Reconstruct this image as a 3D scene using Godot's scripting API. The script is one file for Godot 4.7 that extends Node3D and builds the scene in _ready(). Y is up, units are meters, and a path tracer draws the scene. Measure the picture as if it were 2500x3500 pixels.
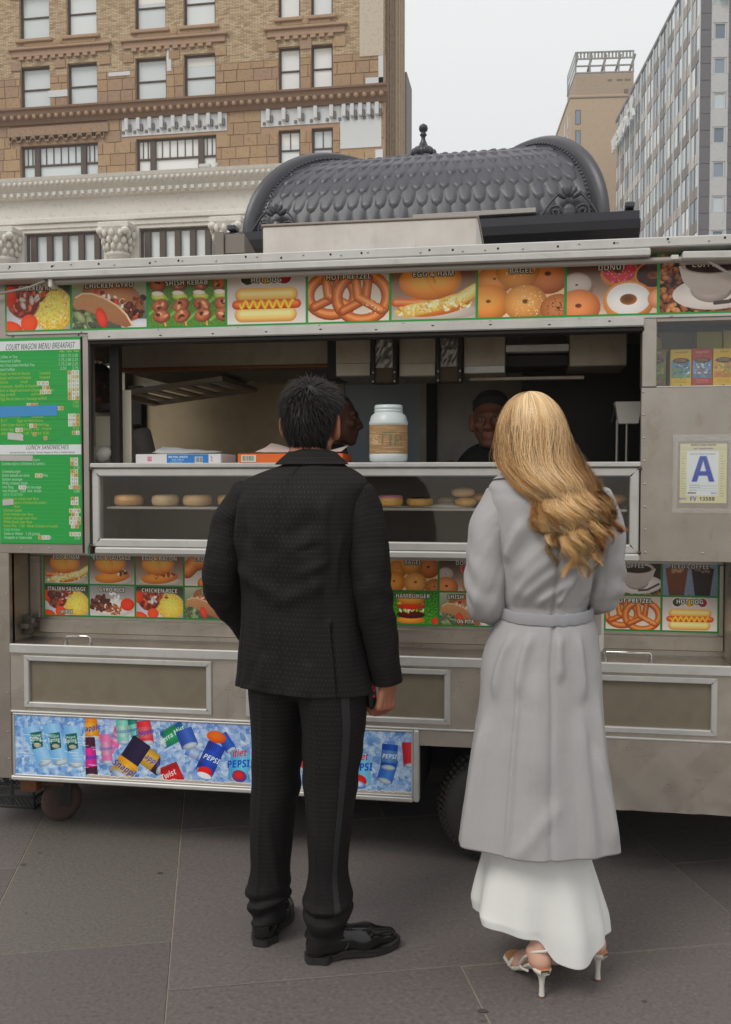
extends Node3D

var rng := RandomNumberGenerator.new()
var mats := {}
var taken := {}
var noise := FastNoiseLite.new()
var bold: SystemFont
var regular: SystemFont
var serif: SystemFont

# ------------------------------------------------------------------ scene helpers
func numbered(called: String) -> String:
	if not taken.has(called):
		taken[called] = 0
		return called
	taken[called] += 1
	return "%s_%03d" % [called, taken[called]]

func thing(called: String, label: String, category: String, at := Vector3.ZERO, turn := 0.0, group := "") -> Node3D:
	var o := Node3D.new()
	o.name = numbered(called)
	add_child(o)
	o.position = at
	o.rotation.y = turn
	tag(o, label, category, group)
	return o

func tag(o: Node, label: String, category := "", group := "", kind := "") -> void:
	if label: o.set_meta("label", label)
	if category: o.set_meta("category", category)
	if group: o.set_meta("group", group)
	if kind: o.set_meta("kind", kind)

func struct(called: String) -> Node3D:
	var o := Node3D.new()
	o.name = numbered(called)
	add_child(o)
	o.set_meta("kind", "structure")
	return o

# commits a shape made in world coordinates (abs = true) or in the parent's own coordinates
func part(called: String, st, mat: Material, parent: Node3D, label := "", kind := "", world := true) -> MeshInstance3D:
	var m := MeshInstance3D.new()
	if st is SurfaceTool:
		st.generate_normals()
		m.mesh = st.commit()
	else:
		m.mesh = st
	m.name = called
	m.material_override = mat
	parent.add_child(m, true)
	if world:
		m.global_transform = Transform3D.IDENTITY
	if label: m.set_meta("label", label)
	if kind: m.set_meta("kind", kind)
	return m

func dup(root: Node3D, at: Vector3, turn: float, label: String, group := "") -> Node3D:
	var r: Node3D = root.duplicate()
	var base := String(root.name).rstrip("0123456789").trim_suffix("_")
	r.name = numbered(base)
	add_child(r)
	r.position = at
	r.rotation.y = turn
	r.set_meta("label", label)
	if group: r.set_meta("group", group)
	return r

# ------------------------------------------------------------------ shape helpers
func V(x: float, y: float, z: float) -> Vector3:
	return Vector3(x, y, z)

func stn(smooth := false) -> SurfaceTool:
	var s := SurfaceTool.new()
	s.begin(Mesh.PRIMITIVE_TRIANGLES)
	s.set_smooth_group(0 if smooth else -1)
	return s

func fan(st: SurfaceTool, p: Array, c: Vector3) -> void:
	var n: Vector3 = (p[1] - p[0]).cross(p[2] - p[0])
	var q := p
	if n.dot(p[0] - c) > 0.0:
		q = p.duplicate()
		q.reverse()
	for i in range(1, q.size() - 1):
		st.add_vertex(q[0]); st.add_vertex(q[i]); st.add_vertex(q[i + 1])

# a box from lo to hi with chamfered edges
func bx(st: SurfaceTool, lo: Vector3, hi: Vector3, b := 0.002, xf := Transform3D.IDENTITY) -> void:
	var c := (lo + hi) * 0.5
	var h := (hi - lo).abs() * 0.5
	b = minf(b, minf(h.x, minf(h.y, h.z)) * 0.6)
	var wc := xf * c
	for ax in 3:
		var u := (ax + 1) % 3
		var w := (ax + 2) % 3
		for s in [-1.0, 1.0]:
			var q := []
			for k in [[-1, -1], [1, -1], [1, 1], [-1, 1]]:
				var v := Vector3.ZERO
				v[ax] = s * h[ax]
				v[u] = k[0] * (h[u] - b)
				v[w] = k[1] * (h[w] - b)
				q.append(xf * (c + v))
			fan(st, q, wc)
		if b <= 0.0: continue
		for s in [-1.0, 1.0]:
			for t in [-1.0, 1.0]:
				var q := []
				for k in [[-1, 0], [1, 0], [1, 1], [-1, 1]]:
					var v := Vector3.ZERO
					v[ax] = k[0] * (h[ax] - b)
					v[u] = s * (h[u] - (b if k[1] == 0 else 0.0))
					v[w] = t * (h[w] - (0.0 if k[1] == 0 else b))
					q.append(xf * (c + v))
				fan(st, q, wc)
	if b > 0.0:
		for sx in [-1.0, 1.0]:
			for sy in [-1.0, 1.0]:
				for sz in [-1.0, 1.0]:
					fan(st, [xf * (c + V(sx * h.x, sy * (h.y - b), sz * (h.z - b))), xf * (c + V(sx * (h.x - b), sy * h.y, sz * (h.z - b))), xf * (c + V(sx * (h.x - b), sy * (h.y - b), sz * h.z))], wc)

func box(x0: float, x1: float, y0: float, y1: float, z0: float, z1: float, b := 0.002) -> SurfaceTool:
	var s := stn()
	bx(s, V(x0, y0, z0), V(x1, y1, z1), b)
	return s

# a rectangular frame of four mitred bars in the plane z, between outer and inner rectangles
func frame(st: SurfaceTool, x0: float, x1: float, y0: float, y1: float, w: float, z0: float, z1: float, b := 0.002) -> void:
	var o := [Vector2(x0, y0), Vector2(x1, y0), Vector2(x1, y1), Vector2(x0, y1)]
	var n := [Vector2(x0 + w, y0 + w), Vector2(x1 - w, y0 + w), Vector2(x1 - w, y1 - w), Vector2(x0 + w, y1 - w)]
	for i in 4:
		var j := (i + 1) % 4
		var c := V((o[i].x + o[j].x + n[i].x + n[j].x) / 4, (o[i].y + o[j].y + n[i].y + n[j].y) / 4, (z0 + z1) / 2)
		var q := [o[i], o[j], n[j], n[i]]
		var m := []
		for k in 4:
			m.append(q[k].lerp((o[i] + o[j] + n[i] + n[j]) / 4, 0.0))
		var f := []; var bk := []
		for k in 4:
			var v: Vector2 = m[k]
			f.append(V(v.x, v.y, z1)); bk.append(V(v.x, v.y, z0))
		# chamfer the front towards the middle of the bar
		var d: Vector2 = (o[i] + o[j] - n[i] - n[j]).normalized() * b
		var f2 := [f[0] - V(d.x, d.y, 0), f[1] - V(d.x, d.y, 0), f[2] + V(d.x, d.y, 0), f[3] + V(d.x, d.y, 0)]
		var lo := [f[0] - V(0, 0, b), f[1] - V(0, 0, b), f[2] - V(0, 0, b), f[3] - V(0, 0, b)]
		fan(st, f2, c)
		fan(st, [f2[0], f2[1], lo[1], lo[0]], c)
		fan(st, [f2[2], f2[3], lo[3], lo[2]], c)
		fan(st, [lo[0], lo[1], bk[1], bk[0]], c)
		fan(st, [lo[2], lo[3], bk[3], bk[2]], c)

# a front-facing rectangle with UVs (u to the right, v down)
func card(x0: float, x1: float, y0: float, y1: float, z: float, u0 := 0.0, u1 := 1.0, v0 := 0.0, v1 := 1.0) -> SurfaceTool:
	var s := stn()
	var p := [[x0, y1, u0, v0], [x1, y1, u1, v0], [x1, y0, u1, v1], [x0, y1, u0, v0], [x1, y0, u1, v1], [x0, y0, u0, v1]]
	for q in p:
		s.set_uv(Vector2(q[2], q[3]))
		s.add_vertex(V(q[0], q[1], z))
	return s

# rows of points joined into a skin; close joins the last column to the first
func skin(st: SurfaceTool, rows: Array, close := false, flip := false, uvs: Array = [], cols: Array = []) -> void:
	for i in rows.size() - 1:
		var a: PackedVector3Array = rows[i]
		var b: PackedVector3Array = rows[i + 1]
		var n := a.size()
		for j in (n if close else n - 1):
			var k := (j + 1) % n
			var q := [[i, j], [i, k], [i + 1, k], [i, j], [i + 1, k], [i + 1, j]]
			if flip: q = [[i, j], [i + 1, k], [i, k], [i, j], [i + 1, j], [i + 1, k]]
			for e in q:
				if uvs.size():
					var uu: PackedVector2Array = uvs[e[0]]
					var jj: int = e[1]
					if close and e[1] == 0 and j == n - 1: jj = n
					st.set_uv(uu[jj])
				if cols.size():
					var cc: PackedColorArray = cols[e[0]]
					st.set_color(cc[e[1]])
				st.add_vertex(rows[e[0]][e[1]])

func frames(pts: Array) -> Array:
	var out := []
	var t0: Vector3 = (pts[1] - pts[0]).normalized()
	var up := Vector3.UP if absf(t0.y) < 0.9 else Vector3.RIGHT
	var x := up.cross(t0).normalized()
	for i in pts.size():
		var t: Vector3 = (pts[mini(i + 1, pts.size() - 1)] - pts[maxi(i - 1, 0)]).normalized()
		x = (x - t * x.dot(t)).normalized()
		out.append([x, t.cross(x).normalized()])
	return out

func tube(st: SurfaceTool, pts: Array, r, n := 8, caps := true) -> void:
	st.set_smooth_group(0)
	var fr := frames(pts)
	var rows := []
	for i in pts.size():
		var row := PackedVector3Array()
		var rad: float = r[i] if r is Array else r
		for j in n:
			var a := TAU * j / n
			row.append(pts[i] + (fr[i][0] * cos(a) + fr[i][1] * sin(a)) * rad)
		rows.append(row)
	skin(st, rows, true, true)
	if caps:
		st.set_smooth_group(-1)
		fan(st, Array(rows[0]), pts[1])
		fan(st, Array(rows[-1]), pts[-2])

func rod(st: SurfaceTool, a: Vector3, b: Vector3, r: float, n := 10, r2 := -1.0) -> void:
	tube(st, [a, b], [r, r if r2 < 0 else r2], n)

func lathe(st: SurfaceTool, prof: Array, n := 24, xf := Transform3D.IDENTITY) -> void:
	var rows := []
	for p in prof:
		var row := PackedVector3Array()
		for j in n:
			var a := TAU * j / n
			row.append(xf * V(p[0] * cos(a), p[1], p[0] * sin(a)))
		rows.append(row)
	skin(st, rows, true, true)

# prism along x of a profile given as (z, y) points, convex or not
func prism_x(st: SurfaceTool, prof: Array, x0: float, x1: float, caps := true) -> void:
	var n := prof.size()
	var area := 0.0
	for i in n:
		var p: Vector2 = prof[i]
		var q: Vector2 = prof[(i + 1) % n]
		area += p.x * q.y - q.x * p.y
	for i in n:
		var p: Vector2 = prof[i]
		var q: Vector2 = prof[(i + 1) % n]
		var a := [V(x0, p.y, p.x), V(x1, p.y, p.x), V(x1, q.y, q.x), V(x0, q.y, q.x)]
		if area < 0: a.reverse()
		for k in [0, 1, 2, 0, 2, 3]: st.add_vertex(a[k])
	if caps:
		var pv := PackedVector2Array(prof)
		var idx := Geometry2D.triangulate_polygon(pv)
		for i in range(0, idx.size(), 3):
			var t := [pv[idx[i]], pv[idx[i + 1]], pv[idx[i + 2]]]
			for e in [x0, x1]:
				var q := []
				for v in t: q.append(V(e, v.y, v.x))
				fan(st, q, V((x0 + x1) / 2, q[0].y, q[0].z))

func letters(text: String, font: Font, height: float, depth: float) -> Mesh:
	var m := TextMesh.new()
	m.text = text
	m.font = font
	m.font_size = 48
	m.pixel_size = height / 34.5
	m.depth = depth
	m.curve_step = 3.0
	return m

func ellipsoid(st: SurfaceTool, c: Vector3, r: Vector3, n := 16, m := 10, bas := Basis.IDENTITY) -> void:
	var rows := []
	for i in m + 1:
		var p := PI * i / m
		var row := PackedVector3Array()
		for j in n:
			var a := TAU * j / n
			row.append(c + bas * V(r.x * sin(p) * cos(a), r.y * cos(p), r.z * sin(p) * sin(a)))
		rows.append(row)
	skin(st, rows, true, false)

func smooth01(a: float, b: float, x: float) -> float:
	return smoothstep(a, b, x)

func srgb(h: String) -> Color:
	return Color.html(h)

# ------------------------------------------------------------------ bodies: smooth distance field and surface nets
class Field:
	var lo: Vector3
	var n: Vector3i
	var cell: float
	var k: float
	var pos := PackedFloat32Array()
	var neg := PackedFloat32Array()
	func _init(a: Vector3, b: Vector3, c: float, kk: float) -> void:
		lo = a; cell = c; k = kk
		n = Vector3i(((b - a) / c).ceil()) + Vector3i.ONE
		pos.resize(n.x * n.y * n.z)
		neg.resize(n.x * n.y * n.z)
	# tapered capsule
	func cap(a: Vector3, b: Vector3, ra: float, rb: float, minus := false) -> void:
		var m := maxf(ra, rb) + k * 6.0
		var i0 := Vector3i(((a.min(b) - Vector3.ONE * m - lo) / cell).floor()).clamp(Vector3i.ZERO, n - Vector3i.ONE)
		var i1 := Vector3i(((a.max(b) + Vector3.ONE * m - lo) / cell).ceil()).clamp(Vector3i.ZERO, n - Vector3i.ONE)
		var ab := b - a
		var l2 := maxf(ab.length_squared(), 1e-9)
		for z in range(i0.z, i1.z + 1):
			for y in range(i0.y, i1.y + 1):
				var row := (z * n.y + y) * n.x
				for x in range(i0.x, i1.x + 1):
					var p := lo + Vector3(x, y, z) * cell
					var t := clampf((p - a).dot(ab) / l2, 0.0, 1.0)
					var d := (p - a - ab * t).length() - lerpf(ra, rb, t)
					if d < k * 6.0:
						if minus: neg[row + x] += exp(-d / k)
						else: pos[row + x] += exp(-d / k)
	func ell(c: Vector3, r: Vector3, bas := Basis.IDENTITY, minus := false) -> void:
		var m := maxf(r.x, maxf(r.y, r.z)) + k * 6.0
		var i0 := Vector3i(((c - Vector3.ONE * m - lo) / cell).floor()).clamp(Vector3i.ZERO, n - Vector3i.ONE)
		var i1 := Vector3i(((c + Vector3.ONE * m - lo) / cell).ceil()).clamp(Vector3i.ZERO, n - Vector3i.ONE)
		var inv := bas.inverse()
		for z in range(i0.z, i1.z + 1):
			for y in range(i0.y, i1.y + 1):
				var row := (z * n.y + y) * n.x
				for x in range(i0.x, i1.x + 1):
					var p := inv * (lo + Vector3(x, y, z) * cell - c)
					var q := p / r
					var k0 := q.length()
					var k1 := (q / r).length()
					var d := k0 * (k0 - 1.0) / maxf(k1, 1e-5)
					if d < k * 6.0:
						if minus: neg[row + x] += exp(-maxf(d, -0.08) / k)
						else: pos[row + x] += exp(-maxf(d, -0.1) / k)
	# returns [vertices, indices]
	func nets() -> Array:
		var nx := n.x; var ny := n.y; var nz := n.z
		var dist := PackedFloat32Array()
		dist.resize(pos.size())
		for i in pos.size():
			var d := 1.0 if pos[i] <= 0.0 else -k * log(pos[i])
			if neg[i] > 0.0:
				var e := k * log(neg[i])
				d = maxf(d, e)
			dist[i] = d
		var at := PackedInt32Array()
		at.resize(pos.size())
		at.fill(-1)
		var verts := PackedVector3Array()
		var off := [0, 1, nx, nx + 1, nx * ny, nx * ny + 1, nx * ny + nx, nx * ny + nx + 1]
		var edges := [[0, 1], [2, 3], [4, 5], [6, 7], [0, 2], [1, 3], [4, 6], [5, 7], [0, 4], [1, 5], [2, 6], [3, 7]]
		var co := []
		for i in 8: co.append(Vector3(i & 1, (i >> 1) & 1, (i >> 2) & 1))
		for z in nz - 1:
			for y in ny - 1:
				var row := (z * ny + y) * nx
				for x in nx - 1:
					var i := row + x
					var c := 0
					for o in off:
						if dist[i + o] < 0.0: c += 1
					if c == 0 or c == 8: continue
					var s := Vector3.ZERO
					var m := 0
					for e in edges:
						var da := dist[i + off[e[0]]]
						var db := dist[i + off[e[1]]]
						if (da < 0.0) != (db < 0.0):
							s += co[e[0]].lerp(co[e[1]], da / (da - db))
							m += 1
					at[i] = verts.size()
					verts.append(lo + (Vector3(x, y, z) + s / m) * cell)
		var idx := PackedInt32Array()
		var sx := 1; var sy := nx; var sz := nx * ny
		for z in range(1, nz - 1):
			for y in range(1, ny - 1):
				var row := (z * ny + y) * nx
				for x in range(1, nx - 1):
					var i := row + x
					var ins := dist[i] < 0.0
					for ax in 3:
						var st: int = [sx, sy, sz][ax]
						if (dist[i + st] < 0.0) == ins: continue
						var u: int = [sy, sz, sx][ax]
						var v: int = [sz, sx, sy][ax]
						var q := [at[i], at[i - u], at[i - u - v], at[i - v]]
						if q[0] < 0 or q[1] < 0 or q[2] < 0 or q[3] < 0: continue
						if ins: idx.append_array([q[0], q[2], q[1], q[0], q[3], q[2]])
						else: idx.append_array([q[0], q[1], q[2], q[0], q[2], q[3]])
		return [verts, idx]

func emit(st: SurfaceTool, mesh: Array, xf: Transform3D, col: Callable) -> void:
	st.set_smooth_group(0)
	var v: PackedVector3Array = mesh[0]
	var cols := PackedColorArray()
	cols.resize(v.size())
	for i in v.size(): cols[i] = col.call(v[i])
	for i in mesh[1]:
		st.set_color(cols[i])
		st.add_vertex(xf * v[i])

var head_mesh: Array
func build_head() -> void:
	var f := Field.new(V(-0.1, -0.2, -0.135), V(0.1, 0.135, 0.13), 0.0037, 0.0075)
	f.ell(V(0, 0.03, 0.012), V(0.073, 0.088, 0.094))
	f.ell(V(0, -0.04, -0.028), V(0.055, 0.072, 0.06))
	f.cap(V(0.05, -0.055, 0.005), V(0.012, -0.1, -0.066), 0.016, 0.016)
	f.cap(V(-0.05, -0.055, 0.005), V(-0.012, -0.1, -0.066), 0.016, 0.016)
	f.ell(V(0, -0.102, -0.07), V(0.02, 0.016, 0.018))
	for s in [-1.0, 1.0]:
		f.ell(V(s * 0.043, -0.022, -0.06), V(0.022, 0.02, 0.024))
		f.cap(V(s * 0.014, 0.024, -0.088), V(s * 0.044, 0.024, -0.074), 0.0075, 0.0075)
		f.ell(V(s * 0.031, 0.003, -0.1), V(0.016, 0.0085, 0.015), Basis.IDENTITY, true)
		f.ell(V(s * 0.012, -0.036, -0.1), V(0.009, 0.008, 0.011))
		var eb := Basis(Vector3.UP, s * 0.35) * Basis(Vector3.RIGHT, 0.2)
		f.ell(V(s * 0.088, -0.002, 0.014), V(0.008, 0.034, 0.02), eb)
		f.ell(V(s * 0.083, -0.03, 0.006), V(0.006, 0.012, 0.010), eb)
	f.cap(V(0, 0.008, -0.092), V(0, -0.031, -0.112), 0.008, 0.011)
	f.ell(V(0, -0.063, -0.088), V(0.022, 0.0065, 0.009))
	f.ell(V(0, -0.076, -0.085), V(0.019, 0.0075, 0.009))
	f.cap(V(0, -0.05, 0.028), V(0, -0.19, 0.05), 0.054, 0.058)
	head_mesh = f.nets()

func lin(h: String) -> Color:
	return Color.html(h).srgb_to_linear()

# skin colour by place on the head: lips, brows and eye whites
func face_colour(skin_c: Color, brow: Color) -> Callable:
	return func(p: Vector3) -> Color:
		var c := skin_c
		if p.z < -0.07 and absf(p.x) < 0.024 and p.y < -0.056 and p.y > -0.083: c = c.lerp(lin("8a3f36"), 0.45)
		if p.z < -0.06 and absf(p.x) > 0.012 and absf(p.x) < 0.05 and absf(p.y - 0.026 + absf(p.x) * 0.05) < 0.004: c = c.lerp(brow, 0.75)
		if absf(p.x) > 0.07: c = c.lerp(lin("b06048"), 0.25)
		return c

# a whole figure: joints in the figure's own coordinates (facing -z)
# J: neck, chest, pelvis, sh_l, el_l, wr_l, sh_r, el_r, wr_r, kn_l, an_l, kn_r, an_r
func figure_body(J: Dictionary, slim: float) -> Array:
	var lo := V(9, 9, 9); var hi := -lo
	for k in J:
		lo = lo.min(J[k]); hi = hi.max(J[k])
	var f := Field.new(lo - Vector3.ONE * 0.2, hi + Vector3.ONE * 0.2, 0.02, 0.018)
	var w := slim
	f.cap(J.neck, J.chest, 0.05 * w, 0.09 * w)
	f.cap(J.chest + V(0.07 * w, 0, 0), J.chest + V(-0.07 * w, 0, 0), 0.085 * w, 0.085 * w)
	f.cap(J.chest, J.pelvis, 0.09 * w, 0.085 * w)
	f.cap(J.pelvis + V(0.055 * w, 0, 0), J.pelvis + V(-0.055 * w, 0, 0), 0.085 * w, 0.085 * w)
	for s in ["l", "r"]:
		f.cap(J["sh_" + s], J.chest + V(0, 0.06, 0), 0.045 * w, 0.05 * w)
		f.cap(J["sh_" + s], J["el_" + s], 0.044 * w, 0.036 * w)
		f.cap(J["el_" + s], J["wr_" + s], 0.036 * w, 0.026 * w)
		var hip: Vector3 = J.pelvis + V(-0.08 * w if s == "l" else 0.08 * w, -0.03, 0)
		f.cap(hip, J["kn_" + s], 0.075 * w, 0.048 * w)
		f.cap(J["kn_" + s], J["an_" + s], 0.046 * w, 0.032 * w)
	return f.nets()

# a hand: xf puts the wrist at the origin, fingers towards -y, palm facing -z, thumb on the side sgn * x
var hand_cache := {}
func hand_mesh(curl: float, sgn: float) -> Array:
	var key := "%f %f" % [curl, sgn]
	if hand_cache.has(key): return hand_cache[key]
	var f := Field.new(V(-0.085, -0.2, -0.12), V(0.085, 0.06, 0.06), 0.003, 0.0035)
	f.cap(V(0, 0.05, 0), V(0, -0.01, 0), 0.026, 0.025)
	for i in 4:
		var x := (i - 1.5) * 0.0195 * -sgn
		f.cap(V(x * 0.6, -0.012, 0), V(x, -0.085, 0), 0.0145, 0.0105)
		var ln: float = [0.040, 0.046, 0.043, 0.033][i]
		var p := V(x, -0.087, 0)
		var ang := 0.0
		for j in 3:
			ang += curl * [0.9, 1.25, 0.8][j]
			var q: Vector3 = p + V(x * 0.04, -cos(ang), -sin(ang)) * ln * [1.0, 0.68, 0.52][j]
			f.cap(p, q, [0.0098, 0.0088, 0.008][j], [0.0088, 0.008, 0.0068][j])
			p = q
	f.cap(V(sgn * 0.018, -0.02, -0.004), V(sgn * 0.036, -0.052, -0.018), 0.0155, 0.012)
	f.cap(V(sgn * 0.036, -0.052, -0.018), V(sgn * 0.037, -0.082, -0.034), 0.0115, 0.0098)
	f.cap(V(sgn * 0.037, -0.082, -0.034), V(sgn * 0.028, -0.104, -0.046), 0.0098, 0.0075)
	hand_cache[key] = f.nets()
	return hand_cache[key]

# ------------------------------------------------------------------ cloth: lofted rings with folds
func cat(a: float, b: float, c: float, d: float, t: float) -> float:
	return 0.5 * (2.0 * b + (c - a) * t + (2.0 * a - 5.0 * b + 4.0 * c - d) * t * t + (3.0 * b - a - 3.0 * c + d) * t * t * t)

func key_at(keys: Array, s: float) -> Array:
	var i := clampi(int(s), 0, keys.size() - 2)
	var t := s - i
	var out := []
	for k in keys[i].size():
		out.append(cat(keys[maxi(i - 1, 0)][k], keys[i][k], keys[i + 1][k], keys[mini(i + 2, keys.size() - 1)][k], t))
	return out

# upright rings: [cx, cy, cz, a, b, e, tx, tz]; u = 0 in front (-z), 0.25 at +x, 0.5 behind. fold(u, v01, p) pushes outwards
var loft_lift = null
func loft(st: SurfaceTool, keys: Array, nv: int, nu: int, fold: Callable, hem := 0.0) -> void:
	st.set_smooth_group(0)
	var rows := []; var uvs := []
	var last := keys.size() - 1.0
	var size := 0.0
	for k in keys: size = maxf(size, k[3] + k[4])
	size *= PI
	for i in nv + 1:
		var v := float(i) / nv
		var k := key_at(keys, v * last)
		var row := PackedVector3Array(); var uv := PackedVector2Array()
		for j in nu + 1:
			var u := float(j) / nu
			var a := TAU * u
			var s := sin(a); var c := cos(a)
			var e: float = 2.0 / k[5]
			var d := V(signf(s) * pow(absf(s), e) * k[3], 0, -signf(c) * pow(absf(c), e) * k[4])
			var p := V(k[0], k[1], k[2]) + d
			p.y += d.x * k[6] + d.z * k[7]
			p += d.normalized() * fold.call(u, v, p)
			if loft_lift != null: p.y += loft_lift.call(u, v)
			if j < nu: row.append(p)
			uv.append(Vector2(u * size, p.y))
		rows.append(row); uvs.append(uv)
	if hem > 0.0:
		for m in 2:
			var c := Vector3.ZERO
			for p in rows[nv]: c += p
			c /= nu
			var row := PackedVector3Array()
			for j in nu:
				var p: Vector3 = rows[nv][j] if m == 0 else rows[nv - 3][j]
				var d: Vector3 = (p - c); d.y = 0
				row.append(p - d.normalized() * hem * (1.0 + m))
			rows.append(row); uvs.append(uvs[nv])
	skin(st, rows, true, true, uvs)

# a sleeve: keys [x, y, z, a, b] along a path; ref points out of the elbow side
func sleeve(st: SurfaceTool, keys: Array, nv: int, nu: int, ref: Vector3, fold: Callable, hem := 0.004) -> void:
	st.set_smooth_group(0)
	var rows := []; var uvs := []
	var last := keys.size() - 1.0
	var run := 0.0
	var was := V(keys[0][0], keys[0][1], keys[0][2])
	for i in nv + 1:
		var v := float(i) / nv
		var k := key_at(keys, v * last)
		var k2 := key_at(keys, minf(v * last + 0.02, last))
		var k1 := key_at(keys, maxf(v * last - 0.02, 0.0))
		var c := V(k[0], k[1], k[2])
		run += c.distance_to(was); was = c
		var t := (V(k2[0], k2[1], k2[2]) - V(k1[0], k1[1], k1[2])).normalized()
		var x := (ref - t * ref.dot(t)).normalized()
		var z := t.cross(x)
		var row := PackedVector3Array(); var uv := PackedVector2Array()
		for j in nu + 1:
			var u := float(j) / nu
			var a := TAU * u
			var d: Vector3 = x * cos(a) * k[3] + z * sin(a) * k[4]
			var p := c + d
			p += d.normalized() * fold.call(u, v, p)
			if j < nu: row.append(p)
			uv.append(Vector2(u * 0.4, -run))
		rows.append(row); uvs.append(uv)
	if hem > 0.0:
		for m in 2:
			var c := Vector3.ZERO
			for p in rows[nv]: c += p
			c /= nu
			var up: Vector3 = (rows[nv - 2][0] - rows[nv][0])
			var row := PackedVector3Array()
			for p in rows[nv]: row.append(p - (p - c).normalized() * hem + up * float(m) * 2.0)
			rows.append(row); uvs.append(uvs[nv])
	# rounded top
	var cap_rows := []
	var c0 := V(keys[0][0], keys[0][1], keys[0][2])
	var t0 := (V(keys[1][0], keys[1][1], keys[1][2]) - c0).normalized()
	for m in 5:
		var q := 1.0 - m / 4.0
		var row := PackedVector3Array()
		for p in rows[0]:
			row.append(c0 + (p - c0) * maxf(sqrt(1.0 - q * q), 0.02) - t0 * q * keys[0][3] * 0.5)
		cap_rows.append(row)
	skin(st, cap_rows.slice(0, 5) + rows, true, true, [uvs[0], uvs[0], uvs[0], uvs[0], uvs[0]] + uvs)

# one soft crease: line (u0,v0)-(u1,v1), width w (in metres-ish units of su, sv), height h
func crease(u: float, v: float, su: float, sv: float, l: Array) -> float:
	var p := Vector2(u * su, v * sv)
	var a := Vector2(l[0] * su, l[1] * sv)
	var b := Vector2(l[2] * su, l[3] * sv)
	var ab := b - a
	var t := clampf((p - a).dot(ab) / ab.length_squared(), 0.0, 1.0)
	var d: float = (p - a - ab * t).length() / float(l[4])
	var fade := smoothstep(0.0, 0.25, t) * (1.0 - smoothstep(0.7, 1.0, t))
	if l.size() > 6: fade = 1.0
	return l[5] * exp(-d * d) * fade

# a lock or a hair: flat ribbon along pts
func ribbon(st: SurfaceTool, pts: PackedVector3Array, w: float, out: Vector3, c0: Color, c1: Color) -> void:
	var n := pts.size()
	var pl := Vector3.ZERO; var pr := Vector3.ZERO; var pc := c0
	for i in n:
		var t := pts[mini(i + 1, n - 1)] - pts[maxi(i - 1, 0)]
		var s := t.cross(out).normalized()
		var f := float(i) / (n - 1)
		var ww := w * (0.5 if f < 0.02 else 1.0) * (1.0 - 0.8 * maxf(0.0, f - 0.6) / 0.4)
		var l := pts[i] - s * ww * 0.5
		var r := pts[i] + s * ww * 0.5
		var c := c0.lerp(c1, f)
		if i > 0:
			st.set_color(pc); st.add_vertex(pl)
			st.set_color(pc); st.add_vertex(pr)
			st.set_color(c); st.add_vertex(r)
			st.set_color(pc); st.add_vertex(pl)
			st.set_color(c); st.add_vertex(r)
			st.set_color(c); st.add_vertex(l)
		pl = l; pr = r; pc = c

# ------------------------------------------------------------------ prints: a small painter for flat printed matter
var P: Image
var PR := Rect2()          # the panel being printed, in pixels; shapes are given in 0..1 of it
var bump_noise := FastNoiseLite.new()

func put(x: int, y: int, c: Color, a: float) -> void:
	if a <= 0.004: return
	P.set_pixel(x, y, P.get_pixel(x, y).lerp(c, minf(a, 1.0)))

func wash(c0: Color, c1: Color, grain := 0.03) -> void:
	for y in range(int(PR.position.y), int(PR.end.y)):
		for x in range(int(PR.position.x), int(PR.end.x)):
			var c := c0.lerp(c1, (y - PR.position.y) / PR.size.y)
			var g := bump_noise.get_noise_2d(x * 2.0, y * 2.0) * grain
			P.set_pixel(x, y, Color(c.r + g, c.g + g, c.b + g))

# soft shaded ellipse; grain makes it look baked, minced, curled ...
func ell2(cx: float, cy: float, rx: float, ry: float, rot: float, c_in: Color, c_out: Color, grain := 0.06, freq := 3.0, alpha := 1.0) -> void:
	var h := PR.size.y
	var c := PR.position + Vector2(cx * PR.size.x, cy * h)
	var a := rx * h; var b := ry * h
	var m := maxf(a, b) + 1.0
	var x0 := maxi(int(c.x - m), int(PR.position.x)); var x1 := mini(int(c.x + m) + 1, int(PR.end.x))
	var y0 := maxi(int(c.y - m), int(PR.position.y)); var y1 := mini(int(c.y + m) + 1, int(PR.end.y))
	var co := cos(rot); var si := sin(rot)
	for y in range(y0, y1):
		for x in range(x0, x1):
			var dx := x - c.x; var dy := y - c.y
			var u := (dx * co + dy * si) / a; var v := (-dx * si + dy * co) / b
			var r := u * u + v * v
			if r > 1.1: continue
			r += bump_noise.get_noise_2d(x * freq * 0.7 + 70.0, y * freq * 0.7) * 0.12 * grain * 10.0 * r
			if r > 1.0: continue
			var al := clampf((1.0 - r) * minf(a, b) * 0.6, 0.0, 1.0) * alpha
			var sh := clampf(r * 0.75 + (u * 0.15 + v * 0.25), 0.0, 1.0)
			var g := bump_noise.get_noise_2d(x * freq, y * freq) * grain
			var q := c_in.lerp(c_out, sh)
			put(x, y, Color(q.r + g, q.g + g, q.b + g), al)

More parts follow.
